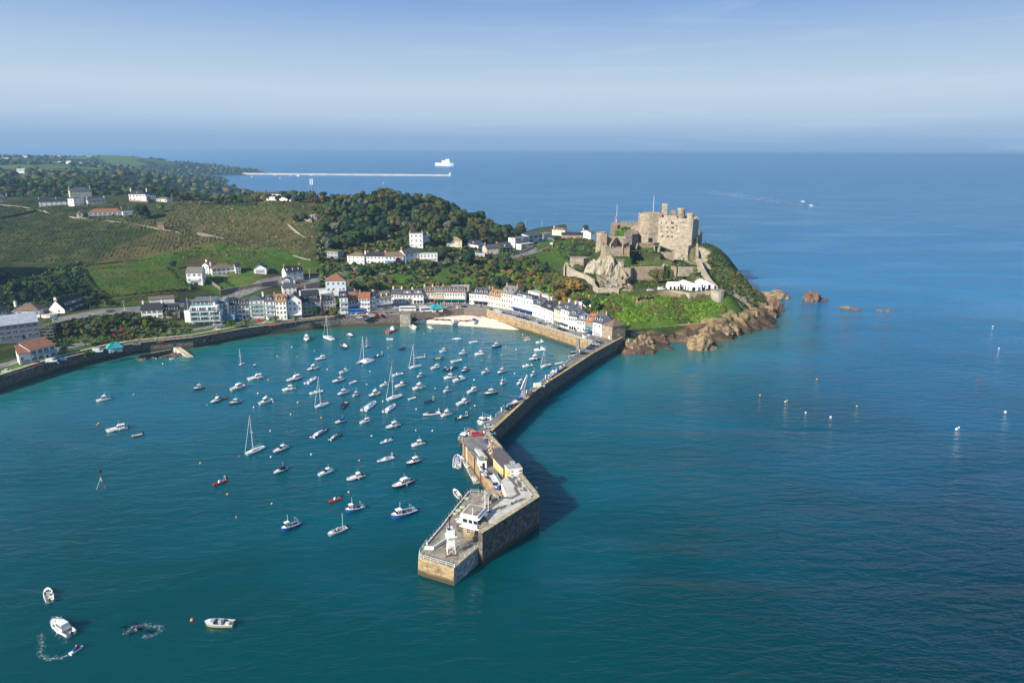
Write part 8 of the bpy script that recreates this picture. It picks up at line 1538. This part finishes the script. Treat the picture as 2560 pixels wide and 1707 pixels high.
for a_ in [('K', [(95,700),(400,700),(720,702)], 2.4, 2.0, 'ever', 'long clipped dark hedge along the ridge edge'), ('L', [(0,850),(200,815),(380,775),(415,765)], 1.8, 1.6, 'mid', 'straight hedge along the sloping lane at the left'), ('A', [(985,1160),(1085,1145)], 1.4, 1.6, 'mid', 'boxy hedge by the seafront shelter'), ('A', [(950,155),(1010,110),(1400,75),(2200,15)], .7, 1.2, 'olive', 'brown hedge along the top of the green field'), ('A', [(1200,490),(1500,470),(1900,420),(2150,400)], 1.4, 1.8, 'olive', 'hedge along the bottom of the green field'), ('A', [(960,160),(990,260),(1030,340),(1200,480)], 1.2, 1.6, 'olive', 'hedge down the left side of the green field'), ('A', [(1930,150),(2000,230),(2120,330),(2200,390)], 1.2, 1.2, 'mid', 'hedge between the green field and the white villa'),
   ('M', [(1240,430),(1330,520),(1440,560)], 1.5, 1.3, 'mid', 'hedge beside the drive of the villas'), ('E', [(385,370),(540,355)], 1.3, 4, 'ever', 'clipped dark hedge block in the castle garden'), ('E', [(60,350),(110,375),(200,380)], 1.1, 1.2, 'mid', 'curved hedge in the castle garden'), ('E', [(880,105),(1020,85)], 1.2, 1, 'lime', 'bright clipped hedge under the lower curtain wall'), ('N', [(1280,490),(1500,500),(1800,460),(2352,440)], 1.2, 2.0, 'olive', 'thick hedge along the bottom of the sloping green')]: hedge(*a_)
# scrub as ground cover
def scrub(name, poly, pz, n, sr, cols, label, row=None):
    P_ = [W(q[0], q[1], q[2] if len(q) > 2 else pz) for q in poly]; x0, x1 = min(p.x for p in P_), max(p.x for p in P_); y0, y1 = min(p.y for p in P_), max(p.y for p in P_); X = []; 
    while sum(map(len, X)) < n:
        c_ = RNG.random((n*2, 2))*[x1-x0, y1-y0]+[x0, y0]; c_ = c_[inpoly(c_[:, 0], c_[:, 1], P_)]
        c_ = c_[fbm(c_[:, 0]/12, c_[:, 1]/12, 3.3) > -.22]; X.append(c_)
    X = np.concatenate(X)[:n]
    if row: a_ = math.radians(row[0]); u = X[:, 0]*math.cos(a_)+X[:, 1]*math.sin(a_); v = -X[:, 0]*math.sin(a_)+X[:, 1]*math.cos(a_); u = np.round(u/row[1])*row[1]+RNG.normal(size=n)*.16; X = np.stack([u*math.cos(a_)-v*math.sin(a_), u*math.sin(a_)+v*math.cos(a_)], 1)
    Zg = height(X[:, 0], X[:, 1]); ok = Zg > 1; X = X[ok]; Zg = Zg[ok]; n = len(X); S = RNG.uniform(sr[0], sr[1], n); K = 11
    d = RNG.normal(size=(n, K, 3)); d /= np.linalg.norm(d, axis=2)[..., None]; d[..., 2] = np.abs(d[..., 2]); C = np.stack([X[:, 0], X[:, 1], Zg-.1], 1)[:, None]+d*S[:, None, None]*[1, 1, .8]
    T = np.cross(d, RNG.normal(size=(n, K, 3))); T /= np.linalg.norm(T, axis=2)[..., None]; B_ = np.cross(d+RNG.normal(size=(n, K, 3))*.4, T); s = (S[:, None]*.5*(.7+.6*RNG.random((n, K))))[..., None]
    V = np.stack([C-T*s-B_*s, C+T*s-B_*s, C+T*s+B_*s*.9, C-T*s+B_*s], 2).reshape(-1, 3); cols = np.array(cols); big = (fbm(X[:, 0]/20, X[:, 1]/20, 8.8)+.5)*len(cols)+RNG.normal(size=n)*.7
    cc = cols[np.clip(big.astype(int), 0, len(cols)-1)]*(.78+.45*RNG.random((n, 1))); A_ = np.concatenate([np.repeat(cc, K*4, 0), np.ones((n*K*4, 1))], 1)
    me = fastmesh(name, V, np.arange(len(V)).reshape(-1, 4), [m_scrub], attr=A_); o = bpy.data.objects.new(name, me); COL.objects.link(o); tag(o, label, 'scrub', kind='stuff')
dk, gn, ol, tn, li, rs, lg = (.025, .045, .018), (.05, .085, .025), (.10, .09, .03), (.19, .15, .07), (.12, .20, .02), (.12, .075, .03), (.08, .15, .02)
scrub('hillside_scrub', [(-200,625),(200,627),(400,615),(560,606),(560,603),(400,576),(260,548),(120,532),(0,550),(-200,570)], 31, 9500, (.28, .75), [dk, dk, gn, gn, ol], 'dark rough scrub on the left hillside', (20, 3.4))
scrub('bank_scrub', [(430,585),(560,582),(700,580),(820,588),(800,560),(790,540),(760,516),(640,512),(500,514),(430,535),(410,565)], 44, 4600, (.35, 1.0), [gn, ol, tn, gn, ol, tn], 'dry olive and tan scrub on the upper bank')
scrub('crop_rows', [(215,676),(350,658),(560,643),(700,648),(600,688),(520,652),(460,664),(440,692),(475,720),(330,740),(240,748),(222,722)], 19.5, 4200, (.3, .55), [rs, gn, lg, ol, gn], 'low leafy crop growing in the green field', (75, 2.6))
scrub('slope_bushes', [(1500,795,12),(1560,768,17),(1600,757,16.5),(1650,750,18.5),(1710,748,19),(1785,745,19),(1800,760,15),(1815,788,9),(1740,808,7),(1660,808,8),(1600,808,9),(1545,810,9)], 14, 5200, (.35, 1.0), [gn, li, lg, li, lg, ol], 'bright green bushes on the slope below the castle terrace')
scrub('ridge_scrub', [(1760,620,37),(1800,640,34),(1850,680,24),(1900,728,13),(1920,752,8),(1875,772,9),(1835,765,12),(1800,740,18),(1780,690,27)], 20, 2600, (.4, 1.2), [dk, gn, dk, ol, gn], 'dark scrub on the seaward ridge of the headland')
scrub('quay_bank_scrub', [(1230,735,9),(1300,742,9),(1400,775,9),(1480,798,9),(1530,806,9),(1560,770,17),(1500,745,18),(1450,715,20),(1400,690,20),(1330,672,19),(1240,680,18),(1200,705,12)], 15, 3600, (.45, 1.4), [gn, li, ol, gn, rs, li], 'mixed green and rust scrub behind the quay houses')
scrub('hedge_scrub', [(870,722),(1240,738),(1240,702),(1140,714),(1000,722),(900,716)], 11, 1700, (.6, 1.4), [dk, ol, gn, ol], 'dense olive thicket behind the waterfront')
scrub('garden_scrub', [(90,862),(300,853),(445,832),(450,812),(350,800),(250,812),(130,828)], 8, 1300, (.4, 1.3), [dk, gn, gn, ol], 'shrubs in the seafront gardens')
scrub('shade_scrub', [(-60,715),(200,668),(235,720),(300,750),(120,768),(-60,790)], 18, 1900, (.6, 1.8), [dk, dk, dk, gn], 'dark undergrowth at the foot of the hillside')
scrub('village_scrub', [(840,668),(960,676),(1150,662),(1150,656),(960,668),(850,662)], 22, 500, (.4, 1.0), [gn, dk, ol], 'garden shrubs below the village road')
scrub('garden_scrub', [(860,648,23),(980,646,24),(1100,637,25),(1200,632,24),(1300,622,24),(1240,603,27),(1050,606,31),(900,612,33)], 30, 1200, (.5, 1.4), [dk, gn, gn, ol], 'garden shrubs around the village houses')
scrub('neck_scrub', [(1385,610),(1400,598),(1480,600),(1500,640),(1460,655),(1400,640)], 23, 1000, (.5, 1.4), [dk, gn, ol], 'scrub on the neck left of the castle')
scrub('wood_undergrowth', HILL, 45, 3600, (1.2, 2.6), [dk, gn, ol, dk, ol], 'undergrowth of the hill wood')
scrub('plateau_scrub', [(0,484),(420,486),(500,496),(490,472),(200,462),(0,470)], 54, 1200, (.8, 2.0), [dk, gn, ol, dk], 'hedges and undergrowth on the plateau')
scrub('castle_tufts', [(1480,700),(1560,720),(1600,690),(1740,700),(1750,650),(1700,610),(1600,600),(1510,620)], 30, 1300, (.25, .8), [gn, li, ol], 'tufts of green growing among the castle ruins')
# far woodland: merged rough crowns
X, Y, Zf, fl = FARZ; idx = np.where((Zf > 4) & (~fl) & (Y < 4300))[0]; idx = RNG.choice(idx, min(3000, len(idx)), replace=False); n = len(idx)
bm = bmesh.new(); bmesh.ops.create_icosphere(bm, subdivisions=1, radius=1); IV = np.array([v.co[:] for v in bm.verts]); IF = np.array([[v.index for v in f.verts] for f in bm.faces]); bm.free()
c_ = np.stack([X[idx]+RNG.uniform(-14, 14, n), Y[idx]+RNG.uniform(-14, 14, n), Zf[idx]+2], 1); s = RNG.uniform(4, 10, n); V = (c_[:, None]+IV[None]*s[:, None, None]*np.array([1.2, 1.2, .95])+RNG.normal(size=(n, 12, 3))*1.2).reshape(-1, 3); Fq = (IF[None]+np.arange(n)[:, None, None]*12).reshape(-1, 3)
cols = np.array([dk, dk, gn, ol, (.07, .06, .03)])[RNG.integers(0, 5, n)]*(.7+.5*RNG.random((n, 1))); A_ = np.concatenate([np.repeat(cols, 12, 0), np.ones((n*12, 1))], 1)
me = fastmesh('far_woodland', V, Fq, [m_scrub], attr=A_); o = bpy.data.objects.new('far_woodland', me); COL.objects.link(o); tag(o, 'far off hazy woodland along the distant coast', 'woodland', kind='stuff')
# woodland on the near plateau too far away to count
xy = RNG.random((5200, 2))*[600, 520]+[-820, 720]; hz = height(xy[:, 0], xy[:, 1]); hz = np.where((xy[:, 1] > 1060) | (xy[:, 0] < -755), far_h(xy[:, 0], xy[:, 1]), hz); ok = (hz > 8)&((xy[:, 0] > -330)|(xy[:, 1] > 940))&(fbm(xy[:, 0]/60, xy[:, 1]/60, 1.5) > -.12)&(xy[:, 1] > 760+60*fbm(xy[:, 0]/50, xy[:, 1]/50)); xy = xy[ok]; hz = hz[ok]; n = len(xy); K = 30
d = RNG.normal(size=(n, K, 3)); d /= np.linalg.norm(d, axis=2)[..., None]; S = RNG.uniform(3, 6, n); C = np.stack([xy[:, 0], xy[:, 1], hz+2], 1)[:, None]+d*S[:, None, None]*[1, 1, .9]; T = np.cross(d, RNG.normal(size=(n, K, 3))); T /= np.linalg.norm(T, axis=2)[..., None]; B_ = np.cross(d, T); s = (S[:, None]*.36*(.7+.6*RNG.random((n, K))))[..., None]
V = np.stack([C-T*s-B_*s, C+T*s-B_*s, C+T*s+B_*s, C-T*s+B_*s], 2).reshape(-1, 3); cols = np.array([dk, gn, ol, gn, dk])[RNG.integers(0, 5, n)]*(.7+.6*RNG.random((n, 1))); A_ = np.concatenate([np.repeat(cols, K*4, 0), np.ones((n*K*4, 1))], 1)
me = fastmesh('plateau_woodland', V, np.arange(len(V)).reshape(-1, 4), [m_scrub], attr=A_); o = bpy.data.objects.new('plateau_woodland', me); COL.objects.link(o); tag(o, 'woodland stretching back over the plateau behind the mansions', 'woodland', kind='stuff')
# ---------------- vehicles ----------------
CC = {'white': (.78, .78, .77), 'silver': (.50, .52, .54), 'black': (.02, .02, .023), 'dark blue': (.015, .03, .09), 'red': (.50, .02, .02), 'grey': (.16, .17, .18), 'blue': (.03, .14, .42), 'pale blue': (.35, .48, .60)}
def carm(c): return mat('paint_'+c.replace(' ', '_'), CC[c], rough=.22, var=.02, spec=.6)
CP = {}
m_tyre = mat('tyre', (.02, .02, .02), rough=.9)
def wheel(): 
    if 'w' not in CP: mb = MB(); mb.tube((0, -.1, 0), (0, .1, 0), .32, m_tyre, 10); mb.tube((0, -.11, 0), (0, .11, 0), .18, m_metal, 8); o = mb.obj('wheel'); CP['w'] = o.data; bpy.data.objects.remove(o)
    return CP['w']
def prof(mb, pts, w0, w1, m):      # side profile extruded across, top narrower
    zs = [p[1] for p in pts]; z0, z1 = min(zs), max(zs); n = len(pts)
    hw_ = [w0+(w1-w0)*((p[1]-z0)/(z1-z0))**2 for p in pts]; vs = [(p[0], -h, p[1]) for p, h in zip(pts, hw_)]+[(p[0], h, p[1]) for p, h in zip(pts, hw_)]
    mb.add(vs, [tuple(range(n)), tuple(range(2*n-1, n-1, -1))]+[((i+1) % n, i, n+i, n+(i+1) % n) for i in range(n)], m)
def car(k, x, y, c, deg, label, z=ZQ+.05, kind='car', grp='parked cars'):
    key = (kind, c)
    if key not in CP:
        b = MB(); g = MB(); p = carm(c)
        if kind == 'car': prof(b, [(-2.1, .25), (2.1, .25), (2.15, .6), (1.9, .78), (1.0, .92), (-1.9, .98), (-2.12, .7)], .88, .80, p); prof(b, [(-1.35, 1.30), (.25, 1.30), (.1, 1.42), (-1.2, 1.42)], .62, .55, p); prof(g, [(-1.85, .95), (.95, .90), (.2, 1.32), (-1.4, 1.32)], .80, .62, m_glass)
        elif kind == 'van': prof(b, [(-2.5, .3), (2.4, .3), (2.5, .9), (1.9, 1.15), (1.2, 1.95), (.9, 2.05), (-2.45, 2.05), (-2.52, 1.8)], .95, .86, p); prof(g, [(1.28, 1.15), (1.93, 1.17), (1.25, 1.88), (.6, 1.88), (.6, 1.2)], .955, .89, m_glass)
        else: prof(b, [(-5.6, .3), (5.6, .3), (5.65, 1.1), (5.5, 2.9), (5.2, 3.1), (-5.4, 3.1), (-5.65, 2.8)], 1.25, 1.15, p); prof(g, [(-5.3, 1.5), (5.4, 1.5), (5.35, 2.5), (-5.3, 2.5)], 1.262, 1.235, m_glass)
        ob = b.obj('body'); og = g.obj('windows'); CP[key] = (ob.data, og.data); bpy.data.objects.remove(ob); bpy.data.objects.remove(og)
    me, gm = CP[key]; t = thing(kind if kind != 'car' else 'car', P3(k, x, y, z), math.radians(deg), label, kind, grp); inst('body', me, t); inst('windows', gm, t)
    for xx in ((-1.3, 1.35) if kind == 'car' else (-1.6, 1.6) if kind == 'van' else (-3.4, 3.6)):
        for s_ in (-1, 1): inst('wheel', wheel(), t, (xx, s_*(.80 if kind == 'car' else .88 if kind == 'van' else 1.15), .32 if kind != 'coach' else .5), (0, 0, 0), (1, 1, 1) if kind != 'coach' else (1.5, 1.2, 1.5))
    return t
def cars(k, rows, place, grp, z=ZQ+.05):
    for r in rows: car(k, r[0], r[1], r[2], r[3] if len(r) > 3 else 8, r[2]+' car '+place, z, 'car', grp)
cars('S', [(425,546,'black'),(475,548,'white'),(505,566,'white'),(600,550,'silver'),(565,586,'dark blue'),(602,600,'dark blue'),(640,604,'grey'),(700,592,'pale blue'),(735,630,'black'),(790,642,'dark blue'),(840,660,'dark blue'),(822,636,'grey'),(985,660,'silver'),(955,703,'silver'),(995,706,'black'),(1050,722,'grey'),(1098,738,'silver'),(1088,688,'white'),(1225,770,'black'),(1272,787,'black'),(1435,786,'grey')], 'parked along the quay in front of the house row', 'cars parked along the quay')
cars('S', [(20,520,'white',20),(98,508,'dark blue',20)], 'parked before the awnings at the corner', 'cars at the quay corner')
cars('R', [(1100,935,'grey',12),(1150,965,'black',12),(1080,1000,'silver',12),(1020,1050,'black',12),(930,1105,'dark blue',12),(780,1225,'black',12)], 'parked against the rail at the root of the pier', 'cars parked at the pier root')
cars('N', [(855,905,'silver',60),(935,890,'silver',60),(1018,890,'red',60),(1090,885,'white',50),(1150,880,'grey',50),(1195,908,'red',60),(1255,908,'red',60),(1335,892,'black',50),(1392,888,'black',50),(958,935,'silver',10),(1035,928,'black',10),(1108,918,'silver',10),(1440,805,'silver',5)], 'parked in the seafront car park', 'cars in the seafront car park')
cars('N', [(2118,815,'white',80),(2160,812,'dark blue',80),(2218,812,'red',80),(2268,808,'white',80),(2345,795,'black',60),(1965,740,'red',70),(2015,745,'grey',60)], 'parked by the turquoise shelter and restaurant', 'cars by the turquoise shelter')
cars('A', [(88,1335,'white',15),(445,1243,'black',15),(725,1200,'blue',18),(1580,1025,'grey',15)], 'parked on the left shore road', 'cars on the shore road')
cars('M', [(1850,1005,'white',12),(1765,980,'red',12),(1930,958,'black',12),(1195,1092,'silver',10),(2040,985,'silver',10)], 'parked below the terrace houses', 'cars below the terrace houses')
car('A', 655, 735, 'pale blue', 10, 'pale blue car beside the curved white terrace', 14.6); car('A', 600, 1222, 'white', 17, 'white van on the left shore road', kind='van', grp=None); car('A', 1132, 1108, 'white', 20, 'white van beside the turquoise shelter on the left', kind='van', grp=None)
car('E', 1308, 252, 'white', 20, 'white van parked on the castle terrace', 21.5, 'van', None); car('E', 1150, 262, 'white', 20, 'white car parked left of the van on the castle terrace', 21.5)
for k, x, y, c, d, lb, kd in [('G', 1890, 880, 'white', 100, 'white van driving down the village road', 'van'), ('G', 1310, 1002, 'black', 5, 'black car before the ivy covered house', 'car'), ('G', 1805, 948, 'red', 40, 'left red car at the road bend', 'car'), ('G', 1855, 940, 'red', 40, 'right red car at the road bend', 'car'), ('G', 1100, 1020, 'white', 0, 'white car by the small pale flat building', 'car'), ('M', 870, 490, 'silver', 50, 'silver car in the drive of the white villa', 'car'), ('M', 940, 488, 'grey', 60, 'grey car under the steps of the white villa', 'car'), ('N', 640, 180, 'black', 10, 'left black car below the box house', 'car'), ('N', 682, 182, 'black', 10, 'right black car below the box house', 'car'), ('G', 1975, 760, 'white', 80, 'white car at the top of the village road', 'car')]:
    p = G(*Z(k, x, y)); t = car(k, x, y, c, d, lb, kind=kd, grp=None); t.location = p+Vector((0, 0, .45))
car('P', 510, 395, 'red', 8, 'bright red car at the dog leg of the pier'); car('P', 770, 232, 'silver', 10, 'silver blue hatchback parked across the pier'); car('Q', 835, 705, 'white', 18, 'white van standing on the pier by the red dinghy', kind='van', grp=None)
car('N', 1600, 838, 'white', 0, 'white coach in the middle of the car park', kind='coach', grp='coaches'); car('N', 1875, 848, 'white', 22, 'white coach behind the turquoise shelter', kind='coach', grp='coaches'); car('N', 920, 872, 'blue', 6, 'dark blue bus parked before the red roofed house', kind='coach', grp=None)
# pier crane
c = P3('Q', 575, 890, ZQ); t = thing('crane', c, 0, 'grey lattice jib crane on a tapered base on the pier', 'crane'); mb = MB(); taper(mb, -1.2, 1.2, 1.0, 1.0, 0, 4.0, .5, .5, mat('crane_paint', (.28, .29, .30), rough=.6), .8); mb.obj('base', t)
top = P3('Q', 640, 500, ZQ); r = ray(*Z('Q', 640, 505)); tt = (c.y+3)/r.y; tip = Vector((r.x*tt, c.y+3, CAMH+r.z*tt))-c; b0 = Vector((-.3, 0, 4.3)); mb = MB(); n = 9
for s1, s2 in ((-1, -1), (1, -1), (1, 1), (-1, 1)): mb.tube(b0+Vector((s1*.8, s2*.6, 0)), tip+Vector((s1*.2, s2*.2, 0)), .1, m_metal, 5)
for i in range(n):
    u, v = i/n, (i+1)/n; w1, w2 = .8*(1-u)+.2*u, .8*(1-v)+.2*v; mb.tube(b0.lerp(tip, u)+Vector((-w1, -.6*w1, 0)), b0.lerp(tip, v)+Vector((w2, -.6*w2, 0)), .06, m_metal, 4); mb.tube(b0.lerp(tip, u)+Vector((w1, .6*w1, 0)), b0.lerp(tip, v)+Vector((-w2, .6*w2, 0)), .06, m_metal, 4)
mb.obj('jib', t); mb = MB(); mb.tube(tip, (tip.x, tip.y, .5), .04, m_dark, 4); mb.obj('hoist_rope', t); mb = MB(); mb.box(-.2, 2.6, 1.3, 3.2, 3.6, 3.9, bcm('b')); mb.box(0, .2, 1.5, 1.7, 0, 3.6, m_white); mb.box(2.2, 2.4, 2.8, 3.0, 0, 3.6, m_white); mb.obj('blue_canopy', t)
# pot heaps, net bundles
random.seed(5)
def heap(k, p0, p1, n, cols, label, z=ZQ, hh=1.7, sc=.34):
    mb = MB(); a = P3(k, *p0, z); b = P3(k, *p1, z)
    for i in range(n):
        p = a.lerp(b, random.random())+Vector((random.gauss(0, .5), random.gauss(0, .35), random.uniform(0, hh))); r = sc*random.uniform(.7, 1.2); m_ = bcm(random.choice(cols)); taper(mb, p.x-r, p.x+r, r*.8, r*.8, 0, r*1.3, .1, .1, m_, .8)
        for q in range(len(mb.v)-8, len(mb.v)): v = mb.v[q]; mb.v[q] = (v[0], v[1]+p.y, v[2]+p.z)
    o = mb.obj('lobster_pots'); tag(o, label, 'lobster pots', kind='stuff')
heap('Q', (300, 1090), (385, 1040), 90, 'kgkt', 'dark heap of lobster pots by the pier rail'); heap('Q', (1010, 560), (1110, 480), 110, 'lwgkl', 'grey heap of nets and pots by the rail'); heap('Q', (1120, 475), (1250, 390), 140, 'gkycwkb', 'mixed heap of pots with yellow nets by the rail'); heap('P', (745, 480), (850, 440), 40, 'tkg', 'green nets inside the parapet corner'); heap('P', (770, 640), (820, 800), 40, 'brboyk'.replace('br', 'c'), 'blue and red gear beside the store', hh=.8)
heap('P', (590, 1085), (760, 1300), 90, 'kglkw', 'gear along the harbour edge of the pier', hh=.7); heap('P', (860, 1420), (980, 1520), 60, 'kglb', 'gear at the lower end of the pier quay', hh=.7); heap('R', (740, 800), (800, 860), 30, 'wlg', 'pale gear stacked above the quay wall', hh=1); heap('P', (150, 480), (230, 540), 40, 'ogtk', 'pots on the deck of the moored workboat', z=1.6, hh=.8)
for k, x, y, lb in [('H', 700, 395, 'upper'), ('H', 765, 350, 'topmost'), ('H', 830, 220, 'far'), ('H', 650, 450, 'middle'), ('H', 700, 530, 'orange')]:
    p = P3(k, x, y, 4.6); o = crag('net_bundle', p.x, p.y, 4.7, .9, .6, .35, x, lb+' bundle of pale fishing net on the pier head', mat('fishing_net', (.45, .50, .36), rough=1, var=.3, scale=3), cat='net'); LAB.append(o)
c = P3('P', 700, 560, ZQ); t = thing('bin', c, 0, 'tall blue bin on the pier below the red car', 'bin'); mb = MB(); taper(mb, -.6, .6, .5, .5, 0, 1.5, .06, .06, bcm('b')); mb.box(-.65, .65, -.55, .55, 1.5, 1.62, bcm('n')); mb.obj('body', t)
# parasols and cafe tables along the quay
def parasol(k, x, y, m_, label, r=2.2):
    c = P3(k, x, y, ZQ); t = thing('parasol', c, 0, label, 'parasol'); mb = MB(); mb.tube((0, 0, 0), (0, 0, 2.7), .05, m_white, 5); mb.obj('pole', t); mb = MB(); mb.lathe([(r, 2.3), (r*.98, 2.42), (.1, 3.0)], m_, 8); mb.obj('canopy', t)
parasol('R', 870, 745, bcm('b'), 'large royal blue parasol outside the green house', 3.0); parasol('R', 900, 860, bcm('l'), 'folded grey parasol near the quay rail', 1.0)
def ctable(k, x, y, lb):
    c = P3(k, x, y, ZQ+.05); t = thing('cafe_table', c, 0, lb, 'table', 'cafe tables on the quay'); mb = MB(); mb.lathe([(.45, .72), (.45, .76)], m_wood, 8); mb.tube((0, 0, 0), (0, 0, .72), .05, m_dark, 5); mb.obj('table_top', t)
    for a in (0, 2.1, 4.2): mb = MB(); x_, y_ = .85*math.cos(a), .85*math.sin(a); mb.box(x_-.2, x_+.2, y_-.2, y_+.2, 0, .45, bcm(random.choice('wgk'))); mb.box(x_-.2, x_+.2, y_+.15, y_+.2, .45, .9, bcm('g')); mb.obj('chair', t)
for i in range(9): ctable('R', 330+i*28, 560+i*9, 'cafe table with chairs outside the tallest white house')
for i in range(9): ctable('S', 215+i*17, 485+i*2, 'cafe table with chairs under the black awning at the corner')
for i in range(12): ctable('N', 2020+i*27, 748, 'cafe table with chairs under the green awning')
for i in range(8): ctable('S', 745+i*18, 592+i*7, 'cafe table with chairs outside the long hotel')
# old slipway and steps on the left sea wall
q = WP([Z('b2', 1100, 258), Z('b2', 1190, 262), Z('b2', 1335, 312), Z('b2', 1280, 322)], 1.2); t = thing('slipway', q[0], 0, 'sloping pale concrete slipway running from the sea wall into the water', 'slipway'); mb = MB(); mb.prism([(v.x-q[0].x, v.y-q[0].y) for v in q], -4, [1.6, 1.8, -1.25, -1.3], m_pave, m_cope); mb.obj('ramp', t)
mb = MB(); a, b = P3('b2', 700, 322, 2.4), P3('b2', 1080, 255, 2.4); wallrun(mb, [(a.x, a.y, 2.4, -2), (b.x, b.y, 2.6, -2)], 1.2, m_wallst, cop=m_conc); o = mb.obj('landing_wall'); tag(o, 'low stone landing wall at the foot of the left sea wall', 'wall'); LAB.append(o)
for i in range(26):
    u = random.random(); p = P3('b2', 680+u*560, 378-u*70+random.uniform(-18, 6), 0); o = crag('rock', p.x, p.y, -.1, random.uniform(.8, 2), random.uniform(.6, 1.4), random.uniform(.4, 1.0), i*7.7, 'small brown boulder at the foot of the left sea wall', m_drock, cat='rock', grp='boulders below the left sea wall'); LAB.append(o)
# flower beds
def flowers(k, pts, n, label, cols=('r',), z=None):
    mb = MB(); P_ = [G(*Z(k, *q)) for q in pts]
    for i in range(n):
        u = random.random()*(len(P_)-1); j = int(u); p = P_[j].lerp(P_[j+1], u-j)+Vector((random.gauss(0, .35), random.gauss(0, .35), random.uniform(.2, .5))); r = random.uniform(.12, .3); m_ = mat('petals_'+random.choice(cols), (.55, .04, .06), rough=.8, var=.3, scale=2); mb.add([p+Vector((-r, -r, 0)), p+Vector((r, -r, .05)), p+Vector((r, r, .1)), p+Vector((-r, r, 0))], [(0, 1, 2, 3)], m_)
    o = mb.obj('flower_bed'); tag(o, label, 'flower bed', kind='stuff')
flowers('A', [(1285,875),(1325,945),(1445,915),(1400,855)], 420, 'red flower bed laid out as three sides of a square'); flowers('A', [(1825,1010),(1890,1000)], 90, 'red flower bed on the seafront lawn'); flowers('A', [(320,1305),(440,1285)], 120, 'red and white flower bed by the shore road'); flowers('M', [(1890,1060),(2030,1040)], 120, 'orange flower bed on the sea wall'); flowers('M', [(1150,1140),(1195,1145)], 50, 'small pink flower bed on the lawn')
# bollards and lamp posts on the pier
for i, (k, x, y) in enumerate([('Q', 45, 1240), ('Q', 222, 1105), ('Q', 632, 800), ('Q', 940, 565), ('Q', 1495, 140)]):
    c = P3(k, x, y, ZQ); t = thing('bollard', c, 0, 'white post on the harbour edge of the pier', 'post', 'white posts on the pier edge'); mb = MB(); mb.tube((0, 0, 0), (0, 0, 1.9), .28, m_white, 8, .24); mb.tube((0, 0, 1.9), (0, 0, 2.1), .3, bcm('g'), 8); mb.obj('shaft', t)
# trees past 300: the smallest-showing ones become one mass
TR = sorted([o for o in LAB if o.get('category') == 'tree'], key=lambda o: (o.location-cam.location).length/o.scale.z)
rest = TR[296:]
if rest:
    Vs, Fs, Ms, off = [], [], [], 0; ML = []
    bpy.context.view_layer.update()
    for o in rest:
        for ch in o.children:
            if ch.name.startswith('trunk'): continue
            me = ch.data; n = len(me.vertices); v = np.empty(n*3, 'f4'); me.vertices.foreach_get('co', v); v = v.reshape(-1, 3); M = np.array(ch.matrix_world); v = v @ M[:3, :3].T+M[:3, 3]
            f = np.empty(len(me.loops), 'i4'); me.loops.foreach_get('vertex_index', f); f = f.reshape(-1, 4)+off; m_ = me.materials[0]
            if m_ not in ML: ML.append(m_)
            Vs.append(v); Fs.append(f); Ms.append(np.full(len(f), ML.index(m_))); off += n
    me = fastmesh('further_trees', np.concatenate(Vs), np.concatenate(Fs), ML, midx=np.concatenate(Ms)); o = bpy.data.objects.new('further_trees', me); COL.objects.link(o); tag(o, 'further smaller trees filling the woods', 'trees', kind='stuff')
    gone = set(rest)
    LAB[:] = [q for q in LAB if q not in gone]
    for q in rest:
        for ch in list(q.children): bpy.data.objects.remove(ch)
        bpy.data.objects.remove(q)
# ---------------- labels: single each thing out ----------------
ORD = ['', 'leftmost', 'second', 'third', 'fourth', 'fifth', 'sixth', 'seventh', 'eighth', 'ninth', 'tenth', 'eleventh', 'twelfth', 'thirteenth', 'fourteenth', 'fifteenth', 'sixteenth', 'seventeenth', 'eighteenth', 'nineteenth', 'twentieth']
by = {}
bpy.context.view_layer.update()
def opos(o):
    if o.type == 'MESH' and o.location.length < .01 and len(o.data.vertices): return o.data.vertices[0].co
    return o.location
for o in LAB: by.setdefault(o['label'], []).append(o)
for lb, L_ in by.items():
    if len(L_) < 2: continue
    L_.sort(key=lambda o: proj(opos(o))[0]); n = len(L_)
    for i, o in enumerate(L_):
        if i < 20: s = 'leftmost' if i == 0 else ORD[i+1]+' from left'
        elif n-i <= 20: s = 'rightmost' if i == n-1 else ORD[n-i]+' from right'
        else: s = 'twenty '+('first second third fourth fifth sixth seventh eighth ninth'.split()[min(i-20, 8)])+' from left'
        wds = lb.split(); o['label'] = ' '.join(wds[:16-len(s.split())])+', '+s
